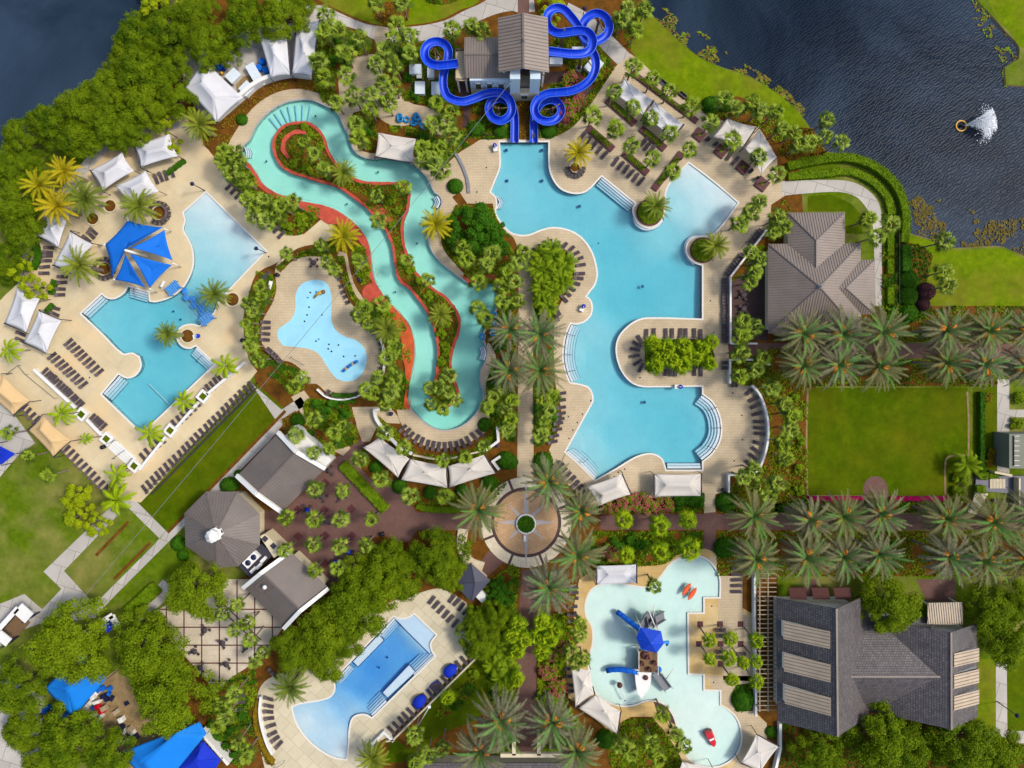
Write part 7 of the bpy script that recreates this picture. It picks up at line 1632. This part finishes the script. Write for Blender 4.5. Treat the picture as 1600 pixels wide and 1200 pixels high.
goods = [(150,1082,'white'),(146,1090,'white'),(155,1078,'blue'),(160,1076,'blue'),(170,1084,'blue'),(174,1092,'dark'),(141,1098,'white'),(148,1117,'white'),(158,1112,'red'),(150,1124,'blue'),(163,1106,'tan'),(139,1112,'tan'),(84,1108,'blue'),(90,1104,'blue'),(96,1110,'dark'),(78,1114,'red'),(197,1100,'dark'),(190,1124,'white'),(196,1142,'white'),(201,1150,'dark'),(206,1146,'white'),(188,1150,'tan'),(193,1163,'dark'),(340,1172,'tan'),(331,1160,'tan'),(348,1180,'white'),(143,1086,'white'),(152,1096,'white'),(134,1106,'white'),(166,1092,'dark'),(161,1088,'dark'),(171,1076,'blue'),(153,1104,'red'),(146,1106,'blue'),(158,1120,'white'),(136,1118,'dark'),(142,1124,'tan'),(88,1116,'dark'),(101,1118,'blue'),(73,1108,'blue'),(94,1118,'white'),(203,1140,'tan'),(211,1152,'dark'),(190,1138,'dark'),(198,1156,'white'),(186,1158,'blue'),(182,1112,'tan'),(336,1166,'white'),(326,1152,'white'),(352,1186,'dark')]
for i, (x, y, k) in enumerate(goods):
    c = P(x, y, .5); sx, sy, h = rr.uniform(.6, 1.5), rr.uniform(.5, 1.1), rr.uniform(.4, 1.0); a = math.radians(40 + rr.uniform(-25, 25)); m = MB(); m.box((c.x, c.y, h / 2 + .02), (sx, sy, h), a); m.box((c.x, c.y, h + .05), (sx * .9, sy * .9, .08), a); m.box((c.x, c.y, h + .12), (sx * .4, sy * .5, .08), a + .3)
    nb = min((g for g in goods if g is not goods[i] and g[2] == k), key=lambda g: math.hypot(g[0] - x, g[1] - y), default=None)
    wh = 'in the small yard beside the royal blue pyramid' if x > 300 else ('left of the blue hipped canopy' if x < 100 else ('in front of the blue hipped canopy' if y < 1128 and x < 180 else 'beside the long bottom canopy'))
    same = [g for g in goods if g[2] == k and (('a' if g[0] > 300 else 'b' if g[0] < 100 else 'c' if g[1] < 1128 and g[0] < 180 else 'd') == ('a' if x > 300 else 'b' if x < 100 else 'c' if y < 1128 and x < 180 else 'd'))]
    same.sort(); n = same.index((x, y, k)); lab = f'{k} storage crate {wh}' if len(same) == 1 else f'{k} storage crate, {ORD[n]} from the west, {wh}'
    tag(m.build('storage_crate', M[mm[k]]), lab, 'crate', 'crates in the market yard')
for px, py, ang, lab in ((152,1112,50,'wooden pallet in the market yard, upper one'),(165,1105,50,'wooden pallet in the market yard, lower one'),(190,1128,60,'dark ladder lying on the market sand')): c = P(px, py); m = MB(); a = math.radians(ang); [m.box(c + Vector((math.cos(a) * u, math.sin(a) * u, .1)), (.14, 1.0, .06), a) for u in (-.6, -.35, -.1, .15, .4, .65)]; m.box(c + Vector((0, 0, .05)), (1.5, .1, .08), a); tag(m.build('pallet', M['wood'] if 'pallet' in lab else M['dark_metal']), lab, 'pallet')
# cable from the tower to the far platform
t = thing('zip_line', P(800, 140), 'long cable running from the slide tower to the southwest', 'cable'); m = MB(); A, B = P(803,122,9.5), P(112,955,4.0); L = [A.lerp(B, k / 40) - Vector((0, 0, 2.2 * 4 * (k / 40) * (1 - k / 40))) for k in range(41)]; m.tube(L, .045, 5); m.build('cable', M['grey_metal'], t)
c = P(112,962); t = thing('landing_platform', (c.x, c.y, 0), 'small dark framed platform where the cable ends', 'platform'); m = MB(); [m.box(c + Vector((x, y, 2.2)), (.18, .18, 4.4)) for x in (-1, 1) for y in (-1, 1)]; m.build('post', M['grey_metal'], t); m = MB(); m.box(c + Vector((0, 0, 2.0)), (2.4, 2.4, .15), PI / 4); m.build('floor', M['wood'], t); m = MB(); [m.bar(c + Vector((x, -1, 4.3)), c + Vector((x, 1, 4.3)), .12, .12) for x in (-1, 1)]; [m.bar(c + Vector((-1, x, 4.3)), c + Vector((1, x, 4.3)), .12, .12) for x in (-1, 1)]; m.build('frame', M['white'], t)
# fountain in the lake
c = P(1503,196); t = thing('lake_fountain', (c.x, c.y, -.35), 'floating fountain ring with a white spray in the lake', 'fountain'); m = MB(); m.tube([Vector((c.x + 1.0 * math.cos(2 * PI * k / 24), c.y + 1.0 * math.sin(2 * PI * k / 24), -.25)) for k in range(24)], .16, 8, closed=True); m.build('float_ring', M['yellow_toy'], t)
m = MB(); m.lathe([(.3, -.4), (.3, .1), (.1, .3)], (c.x, c.y, 0), 10); m.build('nozzle', M['black'], t)
sp = MB(); rs = random.Random(4)
for k in range(9000):
    a = math.radians(rs.choice([rs.gauss(26, 3), rs.gauss(12, 3.5), rs.gauss(-2, 5), rs.gauss(-22, 8), rs.gauss(0, 22)])); v = rs.random() ** .6; dist = 6.6 * v * rs.uniform(.75, 1.0) * (1 if a > -.2 else .9); h = 2.6 * 4 * v * (1 - v) * rs.uniform(.7, 1.05) * .9
    leaf_quad(sp, Vector((c.x + .5 + dist * math.cos(a), c.y + dist * math.sin(a), -.2 + max(0, h))), rdir(), rs.uniform(.03, .085) * (.7 + v))
sp.build('spray', m_plain('white_spray', C(245, 248, 252, 1.35), .03, 1, .9), t)
# benches by the lawn bank
for x, y, lab in ((1036,131,'dark bench at the lawn edge, upper one'),(1066,150,'dark bench at the lawn edge, lower one'),(424,446,'white bench west of the splash pad'),(474,590,'white bench south of the splash pad')): c = P(x, y); t = thing('bench', (c.x, c.y, 0), lab, 'bench', 'benches'); a = math.radians(-40 if x > 900 else 75); m = MB(); m.box((c.x, c.y, .45), (1.6, .5, .07), a); m.build('seat', M['dark_metal' if x > 900 else 'white'], t); m = MB(); s = Vector((-math.sin(a), math.cos(a), 0)); m.box(c + s * .25 + Vector((0, 0, .7)), (1.6, .07, .45), a); m.build('backrest', M['dark_metal' if x > 900 else 'white'], t); m = MB(); d = Vector((math.cos(a), math.sin(a), 0)); [m.box(c + d * u + Vector((0, 0, .22)), (.08, .45, .44), a) for u in (-.7, .7)]; m.build('leg', M['dark_metal'], t)
# ------------------------------------------------------------------ planting
random.seed(17)
G = 'fan palms in the planting beds'
SB = 'green fan palm'
palms('sabal', SB, 'in the bed north of the lazy river', [(507,50),(510,24),(530,48),(562,60),(540,82),(497,94),(507,120),(540,118),(525,160),(552,150),(582,148),(605,160),(578,172),(560,216),(556,195)], G, 17)
palms('sabal', SB, 'around the service yard by the blue slide', [(615,60),(640,56),(617,102),(588,100),(615,135),(598,128),(707,47),(737,40),(752,50),(600,78),(640,84)], G, 17)
palms('sabal', SB, 'in the bed west of the slide splashdown', [(682,162),(705,175),(677,195),(705,210),(660,232),(687,232),(680,257),(698,190),(664,248),(690,265)], G, 17)
palms('sabal', SB, 'by the concrete walk at the top edge', [(587,4),(620,38),(628,4),(972,30),(982,12),(1007,15),(994,46)], G, 17)
palms('sabal', SB, 'in the cabana court by the lawn bank', [(990,105),(1020,122),(1046,142),(1080,165),(960,144),(990,167),(926,180),(962,200),(1017,185),(1047,207),(986,226),(1020,247),(1077,234),(1052,268)], G, 17)
palms('sabal', SB, 'beside the white sails on the east deck', [(1111,191),(1145,220),(1185,245),(1215,272)], G, 17)
palms('sabal', SB, 'in the rough bank by the lake', [(1132,155),(1150,168),(1175,160),(1188,172),(1212,175),(1222,200),(1240,208),(1250,225),(1292,187),(1315,222),(1290,215),(1266,222)], G, 16)
palms('sabal', SB, 'on the strip east of the beach entry', [(1157,350),(1187,314),(1175,330)], G, 17)
palms('sabal', SB, 'around the brick terrace by the brown roof', [(1175,395),(1186,405),(1172,440),(1180,425),(1162,502),(1180,512),(1160,525),(1157,552),(1182,577),(1157,588),(1192,560),(1215,340),(1210,362),(1226,352)], G, 16)
palms('sabal', SB, 'beside the concrete loop by the hedge', [(1357,342),(1370,370),(1392,350)], G, 17)
palms('sabal', SB, 'leaning over the grass below the pond', [(1477,377),(1475,425),(1482,448)], G, 17)
palms('sabal', SB, 'in the bed on the river west bank', [(345,252),(362,270),(380,282),(365,240),(385,310),(394,337),(412,312),(400,322),(457,315),(432,337),(415,345),(372,252),(440,322),(350,236)], G, 16)
palms('sabal', SB, 'in the bed above the clover splash pad', [(447,397),(500,384),(522,422),(512,410)], G, 13)
palms('sabal', SB, 'on the rocky bank beside the river path', [(560,407),(597,475),(572,480),(562,492),(615,542),(617,587),(604,560),(612,605),(590,590),(575,505)], G, 16)
palms('sabal', SB, 'on the river island', [(590,345),(587,305),(635,407),(668,437),(490,240),(475,222),(505,262),(700,587),(670,607),(700,612),(692,640),(674,632),(712,626),(688,605),(630,292)], G, 14)
palms('sabal', SB, 'beside the big round tree at the river bend', [(730,405),(770,395),(747,440),(760,412),(785,447),(747,482),(785,472),(759,500),(722,388),(792,425)], G, 16)
palms('sabal', SB, 'in the bed west of the clover splash pad', [(387,475),(385,505),(391,540),(407,447),(410,465),(392,520),(404,562),(396,488)], G, 14)
palms('sabal', SB, 'along the west side of the north promenade', [(810,410),(805,440),(807,470),(785,605),(790,640),(800,625),(778,580),(770,620),(798,655),(792,672),(815,395)], G, 16)
palms('sabal', SB, 'along the east side of the south promenade walk', [(850,625),(845,680),(858,640),(850,655),(862,620)], G, 16)
palms('sabal', SB, 'between the gable roofs and the round lawn', [(489,654),(462,680),(490,707),(522,677),(536,665),(515,700),(457,605),(572,610),(585,615),(610,617),(602,632),(470,592)], G, 15)
palms('sabal', SB, 'in the curved bed above the white sails', [(600,677),(630,700),(692,720),(727,715),(755,697),(762,636)], G, 15)
palms('sabal', SB, 'below the curved row of white sails', [(562,717),(595,750),(640,775),(695,775)], G, 16)
palms('sabal', SB, 'standing in a square pit on the brick plaza', [(492,765),(535,767),(447,810),(490,812),(532,812),(580,812),(489,852),(531,855),(572,852),(445,860),(527,888),(490,892)], 'fan palms on the brick plaza', 15)
palms('sabal', SB, 'at the south beds by the dining terrace', [(348,960),(370,945),(385,975),(365,985),(390,1000),(398,1035),(410,1020)], G, 14)
palms('sabal', SB, 'east of the curved lounger terrace', [(1162,747),(1190,762),(1227,632),(1235,672),(1227,715),(1215,755),(1207,607),(1222,692),(1238,650),(1200,775),(1178,735)], G, 17)
palms('sabal', SB, 'around the play pool', [(1022,916),(905,992),(892,1020),(912,1030),(1035,1117),(1056,1147),(1068,1165),(905,975),(900,1035)], G, 15)
palms('sabal', SB, 'in the south bed beside the play pool', [(985,1175),(1018,1160),(1028,1185),(968,1165)], G, 17)
palms('sabal', SB, 'behind the south pool wall', [(647,1150),(690,1170),(650,1190),(668,1180)], G, 16)
palms('sabal', SB, 'at the far left edge of the resort', [(12,677),(45,712),(75,742)], G, 15, 5.5)
palms('sabal', SB, 'in the bed beside the blue canopies', [(345,1100),(352,1120),(365,1085),(340,1135),(372,1160),(385,1180)], G, 15)
GL = 'lime green palms with hanging leaves'
LM = 'lime green drooping palm'
palms('lime', LM, 'above the path north of the play pool', [(976,812),(1030,822),(1076,814),(980,868),(1030,862),(1079,860)], GL, 19)
palms('lime', LM, 'on the lounger peninsula', [(1021,537),(1042,543),(1025,572),(1070,540),(1067,570),(1097,545),(1112,535),(1110,567),(1034,557),(1050,562),(1085,558)], GL, 17, 4.5)
palms('lime', LM, 'in the palm court beside the play pool', [(1110,1002),(1110,1032),(1142,1000),(1140,1030),(1145,1064),(1182,1002),(1182,1035),(1162,1037),(1184,1067)], GL, 14, 7.0)
palms('lime', LM, 'along the brick promenade', [(810,977),(847,972),(807,1020),(847,1020),(807,1062),(820,1000),(838,995),(800,995),(858,1000),(866,985)], GL, 17, 4.5)
palms('lime', LM, 'on the lawn behind the blue umbrellas', [(700,1092)], GL, 15, 4)
palms('bamboo', 'bright feathery bamboo palm', 'in the lounger island west of main pool', [(867,405),(850,425),(875,425),(862,455),(847,470),(884,412),(840,418),(862,390),(878,440),(846,450),(870,440),(856,480),(845,400)], 'bamboo palms', 17)
palms('bamboo', 'bright feathery bamboo palm', 'on the bank east of the south pool', [(787,1025),(770,1040),(795,1045),(800,1015),(782,1060),(790,1085),(776,1010)], 'bamboo palms', 17)
palms('bamboo', 'bright feathery bamboo palm', 'in the cabana garden by the round lawn', [(1510,725)], 'bamboo palms', 19)
GD = 'grey green date palms with orange fruit'
DP = 'grey green date palm'
palms('date', DP, 'in the upper row by the brown roof', [(1254,522),(1315,522),(1380,520),(1477,517),(1542,517),(1602,515)], GD, 43)
palms('date', DP, 'in the row just above the square lawn', [(1254,572),(1310,570),(1370,572),(1477,567),(1537,570),(1599,572)], GD, 43)
palms('date', DP, 'in the row just below the square lawn', [(1177,806),(1264,812),(1317,807),(1375,802),(1477,810),(1550,815,50),(1608,800)], GD, 43)
palms('date', DP, 'in the row beside the slate roof', [(1180,872),(1260,872),(1317,870),(1372,865),(1482,870),(1535,877),(1599,872)], GD, 43)
palms('date', DP, 'on the promenade between river and main pool', [(796,516),(844,522),(796,579),(844,579)], GD, 40)
palms('date', DP, 'around the compass plaza', [(857,752),(907,797),(902,867),(747,797),(857,917)], GD, 43)
palms('date', DP, 'beside the south end of the brick promenade', [(862,1127),(900,1172),(782,1125),(750,1172)], GD, 46)
GC = 'feather palms'
palms('canary', 'green feather palm', 'beside the tent sails on the west deck', [(217,322,29),(134,310,33),(125,415,29),(312,195,27)], GC, h=6.4)
palms('canary', 'green feather palm', 'standing in the family pool deck', [(262,522,23),(335,460,27)], GC)
palms('gold', 'golden feather palm', 'in the clump by the west tents', [(62,290,26),(102,268,25),(90,322,30)], GC, h=7)
palms('gold', 'golden feather palm', 'in a round planter near the slides', [(904,239,24)], GC, h=4)
palms('gold', 'golden feather palm', 'on the river bank', [(537,369,27),(681,351,26)], GC, h=4.5)
palms('canary', 'green feather palm', 'in the river planting', [(537,270,24),(687,492,22),(605,516,25)], GC, h=4)
palms('canary', 'green feather palm', 'in a round planter at the beach entry', [(1024,322,24),(1118,384,22)], GC, h=4)
palms('canary', 'green feather palm', 'at the edge of the south pool deck', [(454,1072,29),(582,1184,31)], GC, h=5)
palms('queen', 'windblown queen palm', 'in the white planters by the lower deck', [(97,647,25),(134,685,12),(287,627,20),(235,677,21),(182,741,22)], 'queen palms', h=5.5)
palms('queen', 'windblown queen palm', 'at the edge of the west deck', [(14,547,22),(352,572,22),(182,782,26)], 'queen palms', h=5.5)
GO = 'broad trees in leaf'
OK = 'spreading dark green tree'
trees('oak', OK, 'on the shore of the west lake', [(72,190,38),(28,212,36),(122,165,42),(160,140,44),(120,215,38),(165,195,44),(208,55,42),(190,95,36),(255,45,42),(215,110,46),(262,112,36),(225,160,46),(268,150,36),(322,62,42),(300,20,38),(380,28,44),(352,80,24),(200,205,34)], GO)
trees('oak', OK, 'beyond the sails at the top of the photo', [(437,25,42),(470,5,26)], GO)
trees('oak', OK, 'along the far left edge', [(15,262,38),(45,255,30),(20,318,46),(30,362,36),(8,405,34)], GO)
trees('bright', 'pale fuzzy young tree', 'beside the west tents', [(184,217,21),(252,187,20),(265,230,19),(50,447,25),(24,420,26)], GO)
trees('bright', 'yellow green tree', 'at the top edge by the lake', [(240,2,28),(270,6,24)], GO, .7)
trees('bright', 'yellow green tree', 'on the lower left lawn', [(117,775,27),(118,805,26),(148,818,24),(180,765,18)], GO, .8)
trees('oak', OK, 'shading the blue market canopies', [(98,1012,72),(222,1022,62),(258,1098,70),(100,1165,56),(165,1186,46),(225,985,34)], GO, .9)
trees('oak', OK, 'at the bottom left corner', [(18,1080,50),(36,1140,44),(62,1196,40)], GO)
trees('oak', OK, 'over the corner of the dining terrace', [(300,926,54)], GO)
trees('oak', OK, 'above the south pool', [(550,950,58),(510,985,52),(588,915,52),(630,905,42),(460,1018,44),(505,1035,38),(605,880,38),(686,872,48),(560,905,40),(535,1000,38),(700,900,34)], GO)
trees('oak', OK, 'beside the small blue roofed hut', [(748,1005,36),(775,965,30),(745,975,26)], GO)
trees('broad', 'dense dark rounded tree', 'at the river bend', [(744,350,44),(770,368,30),(714,372,22)], GO, .8)
trees('oak', OK, 'around the slate roofed building', [(1395,952,54),(1288,1178,46),(1378,1162,60),(1425,1178,46),(1512,1172,60),(1565,1182,46),(1556,962,48),(1580,1000,50),(1595,940,36)], GO)
trees('broad', 'glossy dark tree', 'beside the compass plaza', [(780,925,24),(790,950,20)], GO, .7)
trees('bright', 'bright leafed tree', 'behind the slide tower', [(862,12,26)], GO, .7)
GS = 'clipped round shrubs'
RB = 'round clipped shrub'
shrubs('ball', RB, 'below the white river sails', [(587,730,11),(624,760,12),(672,770,11),(722,767,11),(764,755,13),(757,664,11),(790,720,15)], GS)
shrubs('ball', RB, 'at the edge of the promenade', [(849,722,15),(797,722,13),(1136,786,17),(1135,857,18)], GS)
shrubs('ball', RB, 'beside the brown gable roofs', [(464,657,11),(482,679,9),(510,711,9),(357,759,14),(277,850,12),(285,868,9),(372,741,7)], GS)
shrubs('ball', RB, 'in the hedge row by the pond', [(1421,436,15),(1421,462,16),(1422,490,15)], GS)
shrubs('purple', 'round purple leafed shrub', 'by the pond hedge', [(1449,455,15),(1444,475,11)], GS)
shrubs('ball', RB, 'around the play pool', [(1162,1096,17),(946,1157,15),(1206,1145,9),(377,186,9)], GS)
shrubs('ball', RB, 'by the slide splashdown', [(744,200,13),(782,203,12),(858,204,12),(711,290,12),(1112,163,15),(1135,160,14)], GS)
shrubs('darkshrub', 'dark leafy shrub', 'between the splash pad and the gables', [(492,630,10),(508,640,12),(520,632,11),(530,690,10),(540,668,9),(505,655,9),(540,645,11)], GS)
shrubs('flower', 'pink flowering oleander', 'beside the blue slide', [(895,128,18),(893,160,18),(884,176,15),(905,158,14),(880,190,10)], 'flowering oleanders')
shrubs('flower', 'pink flowering oleander', 'south of the main pool', [(982,782,16),(1000,785,18),(1016,790,15),(1038,790,15),(970,790,13),(955,862,15),(948,795,12)], 'flowering oleanders')
shrubs('flower', 'pink flowering oleander', 'along the play pool hedge', [(856,1048,15),(872,1072,17),(886,937,11),(880,1010,12),(862,1025,10)], 'flowering oleanders')
shrubs('magenta', 'magenta flowering bush', 'by the pergola', [(1183,965,6),(1183,978,6)], 'flowering oleanders')
shrubs('darkshrub', 'dark leafy shrub', 'in the bed below the lime palms', [(965,852,14),(985,848,15),(1004,852,13),(1060,785,12),(1080,783,12),(1095,786,10)], GS)
shrubs('shrub', 'mid green shrub', 'around the square lawn', [(1240,620,10),(1246,650,11),(1250,690,10),(1246,730,11),(1250,765,10),(1502,750,13),(1496,770,12),(1530,735,9),(1585,722,9),(1590,620,12),(1590,662,12)], GS)
shrubs('rust', 'rusty brown low shrub', 'by the terrace of the square lawn', [(1543,620,9),(1548,708,10),(1545,722,9)], GS)
shrubs('shrub', 'mid green shrub', 'in the middle river island', [(485,213,8),(475,200,9),(500,232,9),(610,312,9),(622,330,9),(612,352,8),(640,420,9),(655,440,8),(670,462,9),(690,480,9),(700,505,10),(690,520,10),(695,545,10),(692,565,10),(460,255,9),(480,265,9),(515,275,8)], GS)
shrubs('darkshrub', 'dark leafy shrub', 'beside the north palms', [(525,60,10),(520,95,10),(552,70,11),(545,100,10),(626,80,11),(635,120,10),(648,150,10),(566,190,12),(572,205,11),(660,215,11),(690,245,10)], GS)
shrubs('shrub', 'mid green shrub', 'on the river west bank', [(375,262,9),(390,292,10),(408,330,10),(430,325,9),(446,346,11),(455,356,10),(470,348,10),(365,250,9)], GS)
shrubs('darkshrub', 'dark leafy shrub', 'along the promenade beds', [(790,470,11),(785,500,11),(780,540,11),(790,560,10),(775,605,11),(790,660,11),(852,510,10),(855,550,11),(858,600,11),(862,650,10),(845,660,11),(838,640,9),(840,690,10)], GS)
shrubs('shrub', 'mid green shrub', 'in the south promenade beds', [(760,990,13),(770,960,13),(790,1000,12),(742,1050,11),(800,1100,12),(790,1130,12),(850,1050,10),(845,1090,11),(862,1095,11),(876,1035,10),(895,1125,10),(885,1110,10)], GS)
shrubs('shrub', 'mid green shrub', 'beside the slide supports', [(875,65,9),(882,72,8),(760,140,9),(748,160,9),(790,195,8),(852,190,9),(940,95,8),(933,120,9),(700,128,8),(712,75,9)], GS)
shrubs('darkshrub', 'dark leafy shrub', 'along the blue canopy garden', [(338,1150,11),(350,1165,11),(362,1180,11),(330,1130,10),(360,1140,10),(378,1120,9)], GS)
# hedges
hedge([(1228,262),(1290,250),(1325,249),(1352,257),(1375,271),(1394,290),(1406,315),(1411,345),(1408,380)], 1.6, 1.4, 'tall outer hedge curving round the lake corner')
hedge([(1230,277),(1290,272),(1325,269),(1350,278),(1370,292),(1385,312),(1391,335)], 1.5, .8, 'low inner hedge curving beside the concrete loop')
hedge([(1410,385),(1411,425)], 1.7, 1.6, 'straight hedge north of the round clipped shrubs', 'dark_shrub')
for k, (y0, y1) in enumerate(((362,400),(405,428),(450,475))):
    hedge([(1389,y0),(1389,y1)], 1.3, .8, f'{["longest","middle","southern"][k]} low hedge block inside the black fence')
hedge([(536,724),(604,796)], 2.0, .9, 'straight hedge crossing the brick plaza diagonally')
hedge([(653,788),(660,793),(690,796),(718,796)], 1.2, .6, 'low curved hedge south of the white sails')
hedge([(250,690),(258,682)], .9, .6, 'short hedge below the stepped planters', 'dark_shrub')
hedge([(1052,775),(1099,776)], 1.5, 1.0, 'trimmed hedge behind the cream sail by main pool', 'dark_shrub')
hedge([(262,272),(290,251)], .9, .6, 'short hedge by the row of west loungers', 'dark_shrub')
hedge([(56,378),(62,402),(54,420)], 1.2, .8, 'hedge strip behind loungers under the west tents', 'dark_shrub')
hedge([(88,438),(82,460)], 1.1, .7, 'hedge strip beside four loungers on west deck', 'dark_shrub')
hedge([(85,476),(74,488)], 1.0, .7, 'small hedge above the fourth west tent', 'dark_shrub')
hedge([(1530,612),(1530,745)], .9, 1.1, 'long dark hedge east of the square lawn', 'dark_shrub')
hedge([(1525,742),(1538,742)], 1.5, 1.3, 'box hedge left of the terrace steps')
hedge([(1520,763),(1534,763)], 1.5, 1.3, 'box hedge below the terrace steps')
hedge([(1541,742),(1556,742)], 1.1, 1.0, 'box hedge above the pale stone terrace')
hedge([(200,960),(248,915)], 2.6, 1.2, 'wide hedge beside the market walk')
hedge([(520,622),(556,622)], 2.0, .8, 'curved hedge below the splash pad loungers', 'dark_shrub')
hedge([(1262,778.5),(1348,778.5)], .9, .5, 'magenta flower strip west of the brick stage', 'magenta', .14, 40, name='flower_border', cat='flower border')
hedge([(1389,778.5),(1480,778.5)], .9, .5, 'magenta flower strip east of the brick stage', 'magenta', .14, 40, name='flower_border', cat='flower border')
hedge([(405,1092),(400,1125),(412,1165),(428,1190)], .9, .5, 'rusty hedge behind the curved south loungers', 'rust')
# ------------------------------------------------------------------ camera, sun and sky
EXPO = 0.6
cam = bpy.data.cameras.new('camera'); co = bpy.data.objects.new('camera', cam); COL.objects.link(co)
cam.sensor_width = 36; cam.lens = 36 * H / (1600 * S); cam.clip_end = 2000
cam.shift_y = -(600 - NY) / 1600
co.location = (0, 0, H); co.rotation_euler = (0, 0, 0); SC.camera = co
EL, DX, DY = math.radians(52), 1.0, .19
sun = bpy.data.lights.new('sun', 'SUN'); so = bpy.data.objects.new('sun', sun); COL.objects.link(so)
d = Vector((DX, DY, 0)).normalized() * math.cos(EL) + Vector((0, 0, math.sin(EL)))
so.rotation_euler = d.to_track_quat('Z', 'Y').to_euler(); so.location = d * 200
sun.energy = 1.8; sun.angle = math.radians(9); sun.color = (1, .95, .86)
w = bpy.data.worlds.new('World'); SC.world = w; w.use_nodes = True
nt = w.node_tree; sky = nt.nodes.new('ShaderNodeTexSky'); sky.sky_type = 'NISHITA'; sky.sun_disc = False
sky.sun_elevation = EL; sky.sun_rotation = math.atan2(DX, DY); sky.air_density = 1.0; sky.dust_density = 3.0
nt.links.new(sky.outputs[0], nt.nodes['Background'].inputs[0]); nt.nodes['Background'].inputs[1].default_value = .15
SC.view_settings.view_transform = 'Standard'; SC.view_settings.look = 'None'; SC.view_settings.exposure = EXPO; SC.view_settings.gamma = 1
SC.cycles.transparent_max_bounces = 12; SC.cycles.volume_bounces = 0; SC.cycles.max_bounces = 6; SC.cycles.diffuse_bounces = 2
